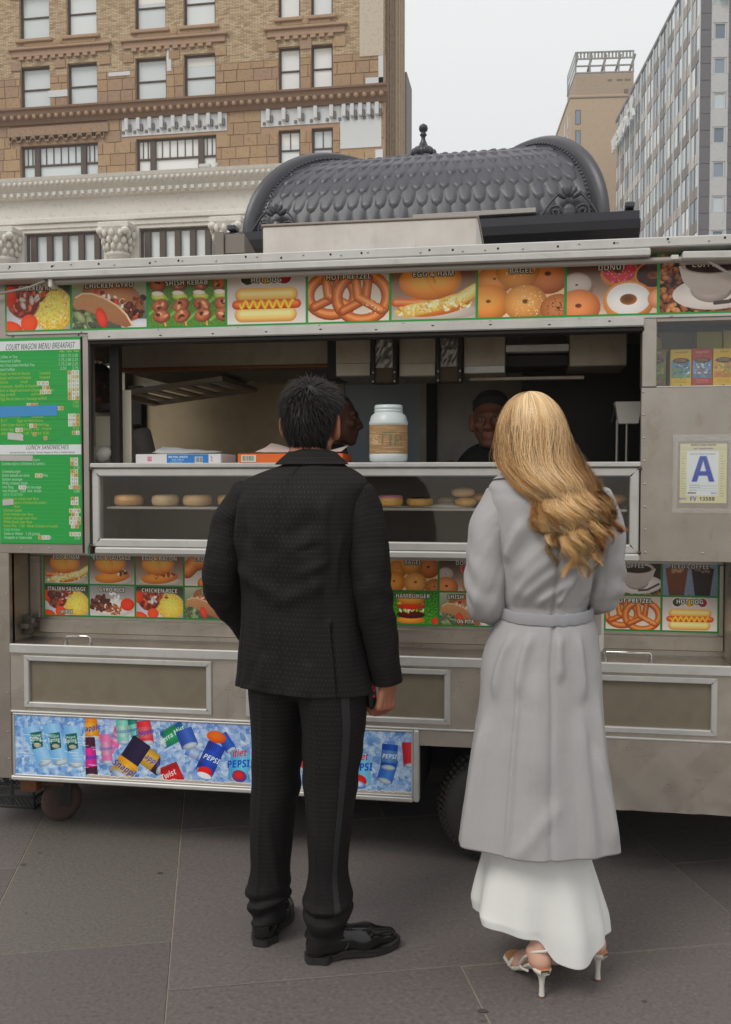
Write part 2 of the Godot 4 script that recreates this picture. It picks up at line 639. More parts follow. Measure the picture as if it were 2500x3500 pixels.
# thick painted line through points (0..1), lit along its middle
func stroke2(pts: Array, r: float, c_mid: Color, c_edge: Color, grain := 0.05) -> void:
	var h := PR.size.y
	var rad := r * h
	var q := []
	for p in pts: q.append(PR.position + Vector2(p[0] * PR.size.x, p[1] * h))
	var lo := Vector2(1e9, 1e9); var hi := -lo
	for v in q:
		lo = lo.min(v); hi = hi.max(v)
	lo = (lo - Vector2.ONE * rad).max(PR.position); hi = (hi + Vector2.ONE * (rad + 1.0)).min(PR.end)
	var n := q.size() - 1
	var A := PackedVector2Array(); var B := PackedVector2Array(); var L := PackedFloat32Array()
	for i in n:
		A.append(q[i]); B.append(q[i + 1] - q[i]); L.append(maxf((q[i + 1] - q[i]).length_squared(), 0.001))
	for y in range(int(lo.y), int(hi.y)):
		for x in range(int(lo.x), int(hi.x)):
			var pt := Vector2(x, y)
			var best := rad * rad
			var dv := Vector2.ZERO
			var hit := false
			for i in n:
				var d0 := pt - A[i]
				var d := d0 - B[i] * clampf(d0.dot(B[i]) / L[i], 0.0, 1.0)
				var l := d.length_squared()
				if l < best:
					best = l; dv = d; hit = true
			if not hit: continue
			var dd := sqrt(best) / rad
			var s := clampf(dd * dd + dv.y / rad * 0.35, 0.0, 1.0)
			var g := bump_noise.get_noise_2d(x * 3.0, y * 3.0) * grain
			var c := c_mid.lerp(c_edge, s)
			if s < 0.08: c = c.lightened((0.08 - s) * 2.0)
			put(x, y, Color(c.r + g, c.g + g, c.b + g), clampf((1.0 - dd) * rad, 0.0, 1.0))

func scatter(count: int, area: Array, r0: float, r1: float, cols: Array, flat := 1.0, alpha := 1.0) -> void:
	for i in count:
		var t := rng.randf() * TAU; var q := sqrt(rng.randf())
		var c: Color = cols[rng.randi() % cols.size()]
		var rr := rng.randf_range(r0, r1)
		ell2(area[0] + cos(t) * q * area[2], area[1] + sin(t) * q * area[3], rr, rr * flat, rng.randf() * PI, c.lightened(0.12), c.darkened(0.25), 0.05, 4.0, alpha)

func poly2(pts: Array, c: Color, c2: Color, grain := 0.04) -> void:
	var pv := PackedVector2Array()
	for p in pts: pv.append(PR.position + Vector2(p[0] * PR.size.x, p[1] * PR.size.y))
	var lo := pv[0]; var hi := pv[0]
	for p in pv:
		lo = lo.min(p); hi = hi.max(p)
	lo = lo.max(PR.position); hi = hi.min(PR.end - Vector2.ONE)
	for y in range(int(lo.y), int(hi.y) + 1):
		for x in range(int(lo.x), int(hi.x) + 1):
			if Geometry2D.is_point_in_polygon(Vector2(x + 0.5, y + 0.5), pv):
				var g := bump_noise.get_noise_2d(x * 3.0, y * 3.0) * grain
				var q := c.lerp(c2, (y - lo.y) / maxf(hi.y - lo.y, 1.0))
				P.set_pixel(x, y, Color(q.r + g, q.g + g, q.b + g))

# lettering: coverage of a line of text, sampled through a 2-D transform
func write(text: String, at: Vector2, size: float, col: Color, font: Font = null, anchor := 0.0, squeeze := 1.0, rot := 0.0, slant := 0.0, edge := Color(0, 0, 0, 0)) -> float:
	if font == null: font = bold
	var ts := TextServerManager.get_primary_interface()
	var big := 64
	var sh := ts.create_shaped_text()
	ts.shaped_text_add_string(sh, text, font.get_rids(), big)
	ts.shaped_text_shape(sh)
	var gl := ts.shaped_text_get_glyphs(sh)
	var w := 0.0
	for g in gl: w += g.advance
	w += 8
	var mask := Image.create(int(w) + 8, 92, false, Image.FORMAT_L8)
	var x := 4.0
	for g in gl:
		var fid: RID = g.font_rid
		var fs := Vector2i(big, 0)
		ts.font_render_glyph(fid, fs, g.index)
		var ti := ts.font_get_glyph_texture_idx(fid, fs, g.index)
		if ti >= 0:
			var im := ts.font_get_texture_image(fid, fs, ti)
			var r := Rect2i(ts.font_get_glyph_uv_rect(fid, fs, g.index))
			var o := ts.font_get_glyph_offset(fid, fs, g.index)
			for yy in r.size.y:
				for xx in r.size.x:
					var px := int(x + o.x) + xx; var py := 66 + int(o.y) + yy
					if px >= 0 and py >= 0 and px < mask.get_width() and py < 92:
						var v := im.get_pixel(r.position.x + xx, r.position.y + yy)
						var cov := v.a if im.get_format() != Image.FORMAT_L8 else v.r
						if cov > mask.get_pixel(px, py).r: mask.set_pixel(px, py, Color(cov, cov, cov))
		x += g.advance
	ts.free_rid(sh)
	var s := size / 46.0                     # 46 px is the height of a capital at this size
	var wide := w * s * squeeze
	var bas := Transform2D(rot, at)
	var ox := -anchor * wide
	var inv := bas.affine_inverse()
	var lo := Vector2(1e9, 1e9); var hi := -lo
	for c in [Vector2(ox - size, -size * 1.5), Vector2(ox + wide + size, -size * 1.5), Vector2(ox + wide + size, size * 0.6), Vector2(ox - size, size * 0.6)]:
		var q: Vector2 = bas * c
		lo = lo.min(q); hi = hi.max(q)
	lo = lo.max(PR.position); hi = hi.min(PR.end - Vector2.ONE)
	var foot := maxf(1.0 / s * 0.5, 0.5)
	for yy in range(int(lo.y), int(hi.y) + 1):
		for xx in range(int(lo.x), int(hi.x) + 1):
			var p := inv * Vector2(xx + 0.5, yy + 0.5)
			p.x += p.y * slant
			var mx := (p.x - ox) / (s * squeeze); var my := p.y / s + 66.0
			if mx < -8 or my < -8 or mx > w + 16 or my > 100: continue
			var a := cover(mask, mx, my, foot / squeeze, foot)
			if edge.a > 0.0:
				var e := 0.0
				for k in [Vector2(7, 0), Vector2(-7, 0), Vector2(0, 7), Vector2(0, -7), Vector2(5, 5)]:
					e = maxf(e, cover(mask, mx + k.x, my + k.y, foot, foot))
				put(xx, yy, edge, e)
			put(xx, yy, col, a * col.a)
	return wide

func cover(m: Image, x: float, y: float, fx: float, fy: float) -> float:
	var x0 := maxi(int(x - fx), 0); var x1 := mini(int(x + fx), m.get_width() - 1)
	var y0 := maxi(int(y - fy), 0); var y1 := mini(int(y + fy), m.get_height() - 1)
	if x1 < x0 or y1 < y0: return 0.0
	var s := 0.0; var n := 0
	var step := maxi(1, int((x1 - x0) / 3.0))
	for yy in range(y0, y1 + 1, step):
		for xx in range(x0, x1 + 1, step):
			s += m.get_pixel(xx, yy).r; n += 1
	return s / n

func rectf(x0: float, y0: float, x1: float, y1: float, c: Color, a := 1.0) -> void:
	for y in range(maxi(int(PR.position.y + y0 * PR.size.y), int(PR.position.y)), mini(int(PR.position.y + y1 * PR.size.y), int(PR.end.y))):
		for x in range(maxi(int(PR.position.x + x0 * PR.size.x), int(PR.position.x)), mini(int(PR.position.x + x1 * PR.size.x), int(PR.end.x))):
			put(x, y, c, a)

# ---- the dishes
func dish_rice(sausage := false) -> void:
	wash(srgb("3a3a2c"), srgb("8b8a8c"))
	ell2(0.5, 0.72, 0.85, 0.62, 0, srgb("c9c6c8"), srgb("8d8a90"), 0.02)
	ell2(0.72, 0.62, 0.46, 0.42, 0.2, srgb("e6cd62"), srgb("b8923a"), 0.2, 7.0)
	scatter(420, [0.72, 0.62, 0.30, 0.41], 0.022, 0.045, [srgb("e9cf5c"), srgb("f2e08a"), srgb("d0a93a"), srgb("f0e4a8"), srgb("b98f34")], 0.28)
	ell2(0.28, 0.42, 0.36, 0.36, 0.4, srgb("8d321a"), srgb("5c1f12"), 0.3, 6.0)
	scatter(60, [0.24, 0.4, 0.2, 0.3], 0.03, 0.10, [srgb("a33a1c"), srgb("7d2a18"), srgb("c1502a"), srgb("5c2014"), srgb("d0683a")], 0.5)
	scatter(40, [0.45, 0.3, 0.2, 0.15], 0.03, 0.08, [srgb("8d321c"), srgb("b94a24"), srgb("5d2216"), srgb("c9653a")], 0.5)
	scatter(6, [0.35, 0.45, 0.18, 0.12], 0.05, 0.10, [srgb("d8cdc4"), srgb("bfb2ac")], 0.6)
	ell2(0.36, 0.86, 0.19, 0.17, 0, srgb("e2582a"), srgb("c23c1c"), 0.05)
	ell2(0.1, 0.95, 0.24, 0.13, 0.3, srgb("e0502a"), srgb("b03018"), 0.05)
	ell2(0.06, 0.35, 0.16, 0.2, 0, srgb("d4482a"), srgb("b33a20"), 0.05)
	if sausage: scatter(8, [0.2, 0.4, 0.16, 0.2], 0.09, 0.13, [srgb("4a2a24"), srgb("6d3a30")], 0.8)

func dish_gyro() -> void:
	wash(srgb("b0b496"), srgb("4c5048"), 0.08)
	scatter(22, [0.14, 0.78, 0.18, 0.24], 0.05, 0.14, [srgb("4c5a3a"), srgb("7d8a5c"), srgb("3c4430"), srgb("8d9a6a")], 0.5)
	ell2(0.92, 0.95, 0.4, 0.12, 0, srgb("c8c8cc"), srgb("9a9aa0"), 0.02)
	ell2(0.55, 0.46, 0.62, 0.38, 0.42, srgb("b07a52"), srgb("7c5034"), 0.10, 4.0)
	for m in 26: ell2(0.3 + m * 0.022 + rng.randf_range(-0.04, 0.04), 0.3 + m * 0.017 + rng.randf_range(-0.08, 0.06), rng.randf_range(0.04, 0.08), rng.randf_range(0.025, 0.05), rng.randf() * 3.0, srgb(["e4e0d6", "c2552e", "a8b47a", "d8452c", "ece8de", "7a3a1c"][m % 6]), srgb(["b8b0a0", "8a3418", "76844a", "9a2c1c", "c4bcae", "4c2210"][m % 6]), 0.12, 5.0)
	for m in 22: ell2(0.8 + rng.randf_range(-0.14, 0.16), 0.62 + rng.randf_range(-0.2, 0.2), rng.randf_range(0.04, 0.08), rng.randf_range(0.03, 0.05), rng.randf() * 3.0, srgb(["5a2c18", "83431f", "a85a2a", "3c1d12"][m % 4]), srgb("2c140c"), 0.2, 6.0)
	poly2([[0.02, 0.56], [0.06, 0.4], [0.15, 0.33], [0.28, 0.34], [0.44, 0.43], [0.6, 0.57], [0.72, 0.74], [0.8, 0.95], [0.72, 0.99], [0.55, 0.9], [0.36, 0.76], [0.18, 0.64], [0.06, 0.62]], srgb("c49468"), srgb("8a5c3e"), 0.14)
	for m in 30: ell2(rng.randf_range(0.08, 0.68), 0.0 + rng.randf_range(0.46, 0.6) + 0.25 * rng.randf(), 0.02, 0.012, rng.randf() * 3.0, srgb("a87048"), srgb("8d5c3c"), 0.1, 4.0, 0.5)
	stroke2([[0.06, 0.41], [0.15, 0.34], [0.28, 0.35], [0.44, 0.44], [0.6, 0.58], [0.72, 0.75], [0.8, 0.95]], 0.022, srgb("e0bc98"), srgb("c09870"), 0.05)
	ell2(0.4, 0.8, 0.1, 0.2, -0.35, srgb("d84a30"), srgb("a02c1c"), 0.08)

func dish_kebab() -> void:
	wash(srgb("4c7230"), srgb("58802f"), 0.2)
	for k in 4: stroke2([[-0.1 + k * 0.3, 0.9], [0.25 + k * 0.3, 0.5]], 0.05, srgb("6d9a44"), srgb("4a7430"), 0.1)
	for k in 4:
		var x := 0.1 + k * 0.265
		stroke2([[x + 0.03, 0.2], [x + 0.13, 1.0]], 0.022, srgb("d99a5a"), srgb("a8622e"))
		for j in 5:
			var y := 0.04 + j * 0.19
			var xx := x + 0.02 + j * 0.014
			if j == 2:
				ell2(xx, y + 0.03, 0.15, 0.075, 0.15, srgb("c4c860"), srgb("869434"), 0.08)
				ell2(xx - 0.02, y - 0.03, 0.12, 0.05, 0.1, srgb("e9dfcc"), srgb("c0a890"), 0.08)
			else:
				ell2(xx, y, 0.165, 0.125, rng.randf_range(-0.5, 0.5), srgb("c07850"), srgb("5c2a1a"), 0.22, 7.0)
				for m in 5: ell2(xx + rng.randf_range(-0.05, 0.05), y + rng.randf_range(-0.07, 0.05), rng.randf_range(0.03, 0.07), 0.03, rng.randf() * 3.0, srgb(["dca07c", "a85a3a", "7a3622", "e4b898", "4a2016"][m]), srgb(["b07050", "7a3a24", "4a1e14", "b88060", "341610"][m]), 0.15, 6.0, 0.85)

func bun(cx: float, cy: float, rx: float, ry: float, c := "d8933f") -> void:
	ell2(cx, cy, rx, ry, 0, srgb(c).lightened(0.22), srgb(c).darkened(0.25), 0.03)

func dish_hotdog() -> void:
	wash(srgb("b3aaa4"), srgb("cfc8c2"), 0.015)
	for k in 3:
		var x := 0.27 + k * 0.225
		ell2(x, 0.17, 0.16, 0.16, 0, srgb("dcd8d4"), srgb("b5b0ac"), 0.01)
		ell2(x, 0.16, 0.13, 0.125, 0, srgb(["4a4428", "d9a81e", "a82418"][k]), srgb(["2c2a1a", "b07f12", "741410"][k]), 0.12)
	stroke2([[0.2, 0.47], [0.8, 0.47]], 0.13, srgb("e3bb70"), srgb("b5803c"), 0.05)
	stroke2([[0.2, 0.82], [0.78, 0.82]], 0.14, srgb("e9c983"), srgb("b98848"), 0.05)
	stroke2([[0.13, 0.64], [0.87, 0.64]], 0.085, srgb("d86a2c"), srgb("9c3a14"))
	var z := []
	for i in 49: z.append([0.17 + i * 0.0138, 0.64 + sin(i * 0.9) * 0.065])
	stroke2(z, 0.024, srgb("f2c02c"), srgb("cf961a"))

func dish_pretzel() -> void:
	wash(srgb("b4a696"), srgb("cfc4b6"), 0.02)
	for o in [[0.30, 0.5, 0.28, 0.36], [0.66, 0.55, 0.30, 0.42]]:
		var a := []
		for i in 25:
			var t := TAU * i / 24.0
			a.append([o[0] + sin(t) * o[2], o[1] + cos(t) * o[3] * 0.95 + 0.02])
		stroke2(a, 0.10, srgb("c8783a"), srgb("7d3c14"), 0.06)
		stroke2([[o[0] - o[2] * 0.75, o[1] + o[3] * 0.6], [o[0] + o[2] * 0.15, o[1] + 0.05], [o[0] + o[2] * 0.25, o[1] - o[3] * 0.75]], 0.085, srgb("bf6c30"), srgb("7a3812"), 0.06)
		stroke2([[o[0] + o[2] * 0.75, o[1] + o[3] * 0.6], [o[0] - o[2] * 0.15, o[1] + 0.02], [o[0] - o[2] * 0.25, o[1] - o[3] * 0.75]], 0.085, srgb("cc8040"), srgb("85401a"), 0.06)
	scatter(40, [0.6, 0.2, 0.25, 0.12], 0.006, 0.014, [srgb("f0e6d8")])
	scatter(30, [0.8, 0.75, 0.15, 0.12], 0.006, 0.014, [srgb("f0e6d8")])

func dish_eggham(kind := 0) -> void:
	wash(srgb("6d4630"), srgb("b3a89c"), 0.05)
	if kind == 1: wash(srgb("5c4034"), srgb("b9b0ac"), 0.03)
	ell2(0.52, 0.86, 0.72, 0.16, 0, srgb("c9bfb4"), srgb("a0968c"), 0.02)
	ell2(0.5, 0.74, 0.62, 0.2, -0.1, srgb("d9933c"), srgb("a65a1e"), 0.04)
	if kind == 0:
		stroke2([[0.06, 0.68], [0.3, 0.7], [0.6, 0.62]], 0.075, srgb("d97f4a"), srgb("a84a26"))
		stroke2([[0.2, 0.84], [0.5, 0.76], [0.8, 0.66], [0.98, 0.5]], 0.11, srgb("ecd08c"), srgb("c99a44"), 0.25)
		scatter(60, [0.58, 0.74, 0.36, 0.13], 0.02, 0.06, [srgb("efd9a0"), srgb("e2bf62"), srgb("f4e7c6"), srgb("d0a044")], 0.55)
		scatter(14, [0.25, 0.85, 0.2, 0.08], 0.04, 0.08, [srgb("efdcae"), srgb("e0b85e")], 0.6)
	elif kind == 1:
		scatter(12, [0.62, 0.58, 0.2, 0.1], 0.05, 0.09, [srgb("4c2416"), srgb("6d3820"), srgb("ece0c4")], 0.6)
	else:
		scatter(26, [0.52, 0.6, 0.3, 0.14], 0.05, 0.1, [srgb("b04a2c"), srgb("8d2c1c"), srgb("e0a03a"), srgb("d98c74")], 0.6)
	ell2(0.44, 0.34, 0.5, 0.32, 0.06, srgb("eba650"), srgb("a85c1c"), 0.03)
	ell2(0.62, 0.3, 0.3, 0.26, 0.2, srgb("f0b058"), srgb("c47a2c"), 0.03, 3.0, 0.6)
	stroke2([[0.42, 0.06], [0.48, 0.2], [0.52, 0.36]], 0.015, srgb("b5702a"), srgb("d08c3c"))

func ring2(cx: float, cy: float, r: float, c: String, hole := 0.2, top := "") -> void:
	ell2(cx, cy, r, r * 0.88, 0, srgb(c).lightened(0.2), srgb(c).darkened(0.28), 0.04)
	if top: ell2(cx, cy - r * 0.1, r * 0.86, r * 0.68, 0, srgb(top).lightened(0.08), srgb(top).darkened(0.12), 0.02)
	ell2(cx, cy - r * 0.08, r * hole, r * hole * 0.7, 0, srgb(c).darkened(0.55), srgb(c).darkened(0.2), 0.03)

func dish_bagel() -> void:
	wash(srgb("cfa06a"), srgb("d9c0a4"), 0.04)
	ring2(0.2, 0.35, 0.3, "d07a2c", 0.1)
	ring2(0.8, 0.3, 0.36, "b85c1c", 0.16)
	ring2(0.46, 0.2, 0.36, "dc8a34", 0.08)
	scatter(60, [0.46, 0.12, 0.2, 0.2], 0.008, 0.016, [srgb("f0d9a4")])
	ring2(0.13, 0.74, 0.36, "dd8428", 0.13)
	ring2(0.55, 0.76, 0.36, "d48a38", 0.16)
	scatter(70, [0.55, 0.74, 0.2, 0.28], 0.010, 0.02, [srgb("f4e0b0")], 0.6)
	ring2(0.92, 0.88, 0.3, "a85a20", 0.12)
	scatter(80, [0.92, 0.84, 0.14, 0.2], 0.006, 0.014, [srgb("3a2616")])

func dish_donut() -> void:
	wash(srgb("4a3026"), srgb("c9b4a4"), 0.05)
	ring2(0.12, 0.5, 0.27, "a88a78", 0.1, "b9aca4")
	ring2(0.58, 0.3, 0.3, "cf7f34", 0.2, "c23a44")
	for i in 150: scatter(1, [0.56, 0.27, 0.2, 0.2], 0.012, 0.02, [srgb("e8d4d4"), srgb("d0202c"), srgb("c03050")], 0.5)
	ell2(0.56, 0.25, 0.06, 0.06, 0, srgb("5a2418"), srgb("8a4a24"))
	ring2(0.94, 0.38, 0.3, "cf7c30", 0.3, "3a1c14")
	ring2(0.14, 0.86, 0.35, "d27434", 0.16)
	ring2(0.68, 0.78, 0.4, "d98a3c", 0.34, "ddd9d6")
	ring2(1.02, 0.75, 0.2, "cf8458", 0.2)

func dish_coffee() -> void:
	wash(srgb("2c1a14"), srgb("33201a"), 0.05)
	scatter(120, [0.06, 0.4, 0.16, 0.6], 0.045, 0.07, [srgb("7d4424"), srgb("5a2c18"), srgb("a8683c")], 0.7)
	scatter(110, [0.5, 1.0, 0.6, 0.18], 0.045, 0.07, [srgb("8d5230"), srgb("6a3820"), srgb("b87a4a")], 0.7)
	ell2(0.6, 0.68, 0.68, 0.28, -0.04, srgb("d9d2cc"), srgb("b5aca6"), 0.01)
	ell2(0.56, 0.6, 0.34, 0.24, 0, srgb("cbc2bc"), srgb("7d726c"), 0.01)
	poly2([[0.2, 0.22], [0.9, 0.22], [0.84, 0.5], [0.72, 0.72], [0.4, 0.72], [0.25, 0.48]], srgb("cfc8c2"), srgb("a89c94"), 0.01)
	ell2(0.56, 0.2, 0.5, 0.17, 0, srgb("d4cdc6"), srgb("9a8f86"), 0.01)
	ell2(0.56, 0.23, 0.42, 0.12, 0, srgb("3a1e12"), srgb("23120c"), 0.02)
	stroke2([[0.6, 0.85], [0.75, 0.83], [0.95, 0.66]], 0.035, srgb("3a302c"), srgb("6d625c"))

func dish_iced() -> void:
	wash(srgb("8d9cb0"), srgb("6d7a8a"), 0.1)
	for k in 2:
		var x := 0.26 + k * 0.46
		poly2([[x - 0.2, 0.2], [x + 0.2, 0.2], [x + 0.13, 1.0], [x - 0.13, 1.0]], srgb(["7d4c30", "3a2420"][k]), srgb(["5c3420", "1c1210"][k]), 0.08)
		ell2(x, 0.2, 0.26, 0.07, 0, srgb(["9a6a4c", "5a4038"][k]), srgb("3a2820"), 0.2)
	scatter(14, [0.26, 0.24, 0.14, 0.06], 0.04, 0.06, [srgb("b98a6a")])
	scatter(14, [0.72, 0.24, 0.14, 0.06], 0.04, 0.06, [srgb("7d625a")])

func dish_burger() -> void:
	wash(srgb("3a7a24"), srgb("4c8c2c"), 0.3)
	ell2(0.46, 0.86, 0.46, 0.12, 0, srgb("d9943c"), srgb("a8641e"))
	ell2(0.46, 0.7, 0.46, 0.12, 0, srgb("5a2414"), srgb("3a140c"), 0.15)
	scatter(12, [0.46, 0.58, 0.26, 0.03], 0.05, 0.09, [srgb("e0b030"), srgb("e9dcc8")], 0.5)
	ell2(0.46, 0.46, 0.46, 0.08, 0, srgb("d43c24"), srgb("a82818"))
	scatter(10, [0.46, 0.36, 0.28, 0.04], 0.05, 0.09, [srgb("d94830"), srgb("e0b43a")], 0.5)
	ell2(0.46, 0.22, 0.44, 0.18, 0, srgb("e2a24c"), srgb("b06c24"))
	ell2(0.98, 0.9, 0.2, 0.14, 0, srgb("d8452c"), srgb("a82c1c"))

func dish_platter() -> void:
	wash(srgb("8a8482"), srgb("c4beba"), 0.03)
	ell2(0.5, 0.72, 0.72, 0.3, 0, srgb("d9d4d0"), srgb("aaa4a0"), 0.02)
	scatter(40, [0.24, 0.6, 0.22, 0.24], 0.07, 0.13, [srgb("5a2818"), srgb("7a3c20"), srgb("401a10")], 0.5)
	scatter(40, [0.52, 0.76, 0.18, 0.16], 0.04, 0.08, [srgb("a85a2a"), srgb("8a4420")], 0.5)
	ell2(0.83, 0.6, 0.24, 0.2, 0, srgb("dc4628"), srgb("b0301c"))
	scatter(6, [0.55, 0.36, 0.1, 0.14], 0.06, 0.12, [srgb("e6e0da")], 0.5)

func dish_croissant() -> void:
	wash(srgb("a0938a"), srgb("cfc4ba"), 0.03)
	stroke2([[0.06, 0.5], [0.2, 0.28], [0.45, 0.2], [0.7, 0.36]], 0.25, srgb("d88438"), srgb("8d4414"), 0.1)
	stroke2([[0.4, 0.9], [0.6, 0.74], [0.9, 0.7]], 0.2, srgb("e09a48"), srgb("9c5420"), 0.1)

func print_grid(img: Image, cols: int, rows: int, cw: int, ch: int, dishes: Array, names: Array, ty: float, size: float) -> void:
	P = img
	for r in rows:
		for c in cols:
			var i := r * cols + c
			PR = Rect2(c * cw, r * ch, cw, ch)
			if i >= dishes.size() or dishes[i] == null: continue
			dishes[i].call()
			var n: String = names[i]
			var lines := n.split("|")
			var sq := minf(1.0, cw * 0.94 / (lines[0].length() * size * 0.86))
			write(lines[0], Vector2(c * cw + cw * 0.5, r * ch + ty), size, srgb("e2ddd2"), bold, 0.5, sq, 0.0, 0.0, srgb("26241c"))
			if lines.size() > 1:
				write(lines[1], Vector2(c * cw + cw * 0.5, r * ch + ch * 0.93), size * 0.9, srgb("e2ddd2"), bold, 0.5, 0.8, 0.0, 0.0, srgb("26241c"))

func menu_print() -> Image:
	var W := 580; var H := 1300
	P = Image.create(W, H, false, Image.FORMAT_RGB8)
	PR = Rect2(0, 0, W, H)
	var g := srgb("24a044"); var wh := srgb("dfe3dc"); var ye := srgb("d2c63c"); var dk := srgb("243c34")
	P.fill(g)
	rectf(0, 0.012, 0.985, 0.058, srgb("dde0e2"))
	write("COURT WAGON MENU BREAKFAST", Vector2(292, 68), 36, dk, regular, 0.5, 0.62, -0.012, 0.2)
	for k in 3: write(["10oz", "12oz", "16oz"][k], Vector2(445 + k * 50, 92), 12, ye, bold, 0.5)
	var top := [["Coffee or Tea", "1.50 1.75 2.00"], ["Flavored Coffee", "1.75 2.00 2.25"], ["Hot Chocolate/Herbal Tea", "1.75 2.00 2.25"], ["Iced Coffee", "2.50       2.75"],
		["Bagel or Roll w/ Butter           Toasted", "#2 0 0"], ["Bagel w/Cream Cheese          Toasted", "#2 5 0"], ["Donut               Small          Large", "#2 9 5"], ["Croissant , Muffin or Danish", "#2 5 0"],
		["Roll or Bagel w/Cream Cheese & Bacon", "#5 4 5"], ["Egg on Roll                    w/Cheese", "#4 0 0"], ["Egg Bacon,Ham or Sausage w/Roll", "#5 2 5"], ["", "5.00"], ["", "7.00"], ["", ""],
		["Grilled Cheese              w/Bacon", "#7 0 0"], ["B.L.T            Eggs on Hero Extra", "#2 0 0"], ["Side Order Bacon  3.50   Boiled Egg", "#1 0 0"], ["Extra Egg   0.75  Bacon  1.50   Cheese", "0.50"], ["Jelly  0.50   Pita  1.00  Toasted  0.50", "#1 5"]]
	for i in top.size():
		var y := 122.0 + i * 26.6 + (6.0 if i > 13 else 0.0)
		var c := wh if i < 4 else ye
		menu_line(top[i][0], top[i][1], y, c, 8 + i * 0.3)
	for q in [[0.47, 0.2265, 3], [0.53, 0.247, 2], [0.5, 0.268, 3], [0.34, 0.331, 3], [0.69, 0.348, 2], [0.37, 0.432, 2], [0.2, 0.452, 2], [0.41, 0.473, 1], [0.54, 0.493, 1]]: stickers(q[0], q[1], q[2])
	rectf(0, 0.452 + 0.065, 0.985, 0.565, srgb("dde0e2"))
	write("LUNCH SANDWICHES", Vector2(335, 702), 27, srgb("30303a"), regular, 0.5, 0.82, 0.0, 0.2)
	write("Served w/onion, Lettuce, Tomato,Pepper & Pita or Italian Bread", Vector2(300, 727), 12, srgb("45454e"), regular, 0.5, 0.95)
	var low := [["Chicken Gyro  or Lamb Gyro", "#7 00"], ["Combo Gyro ( Chicken & Lamb )", "#8 00"], ["", "5.50"], ["Cheeseburger", "#6 50"], ["Shish kebab on stick           on Pita", "#7 00"], ["Italian sausage", "#9 00"], ["Philly cheese steak", "#9 00"],
		["Hot Dog              Hot sausage", "#3 5 0"], ["Hot Pretzel   3.00  Hot  Knish", "3.00"], ["*RICE PLATTER", ""], ["Chicken or Lamb over Rice", "#8 00"], ["Combination ( Chicken & Lamb )", "#9 00"], ["              Rice", "6.50"], ["Chicken Salad", "#8 5 0"], ["Shish Kebab over Rice", "#8 00"],
		["Italian sausage over Rice", "#9 5 0"], ["Philly Steak over Rice", "#9 5 0"], ["Extra Pita   1.00   Meat Chicken or Lamb", "#3 00"], ["*Cold Drinks", ""], ["Soda or Water   1.25 Juices", "#3 0 0"], ["Snapple or Gatorade          Red Bull", "3.00"]]
	for i in low.size():
		var t: String = low[i][0]
		var y := 776.0 + i * 24.8
		if t.begins_with("*"):
			write(t.substr(1), Vector2(20, y), 18, srgb("7ed08a"), bold, 0.0, 0.85, 0.0, 0.2)
			continue
		menu_line(t, low[i][1], y, wh if i < 9 or i > 18 else ye, 14 + i * 0.5)
	for q in [[0.43, 0.675, 2], [0.23, 0.733, 2], [0.46, 0.978, 3]]: stickers(q[0], q[1], q[2])
	# scratches
	for i in 26:
		var y := rng.randf_range(0.2, 0.5)
		rectf(rng.randf_range(0.4, 0.9), y, rng.randf_range(0.5, 1.0), y + 0.002, srgb("4c5a44"), 0.5)
	return P

func menu_line(t: String, price: String, y: float, c: Color, x: float) -> void:
	var w := 0.0
	if t: w = write(t, Vector2(x, y), 17, c, regular, 0.0, 0.9)
	var dots := int((470.0 - x - w) / 5.0)
	for k in maxi(dots, 0):
		for e in 2: put(int(x + w + k * 5.0) + e, int(y) - 1, c, 0.7)
	if price.begins_with("#"):
		stickers(0.965 - price.length() * 0.022, y / 1300.0 + 0.001, price.length() / 2, price.substr(1))
	elif price:
		write(price, Vector2(558, y), 18, c, regular, 1.0, 0.86)

func stickers(x: float, y: float, n: int, digits := "3 0 0 5") -> void:
	var d := digits.replace(" ", "")
	for k in n:
		var col := srgb(["d9d6cc", "c9a86a", "d4c9a4", "dcdad6"][rng.randi() % 4])
		var xx := x + k * 0.047
		rectf(xx, y - 0.0175, xx + 0.043, y + 0.003, col)
		write(d[k % d.length()], Vector2((xx + 0.021) * 580, y * 1300 - 2), 15, srgb("3a3632"), serif, 0.5)

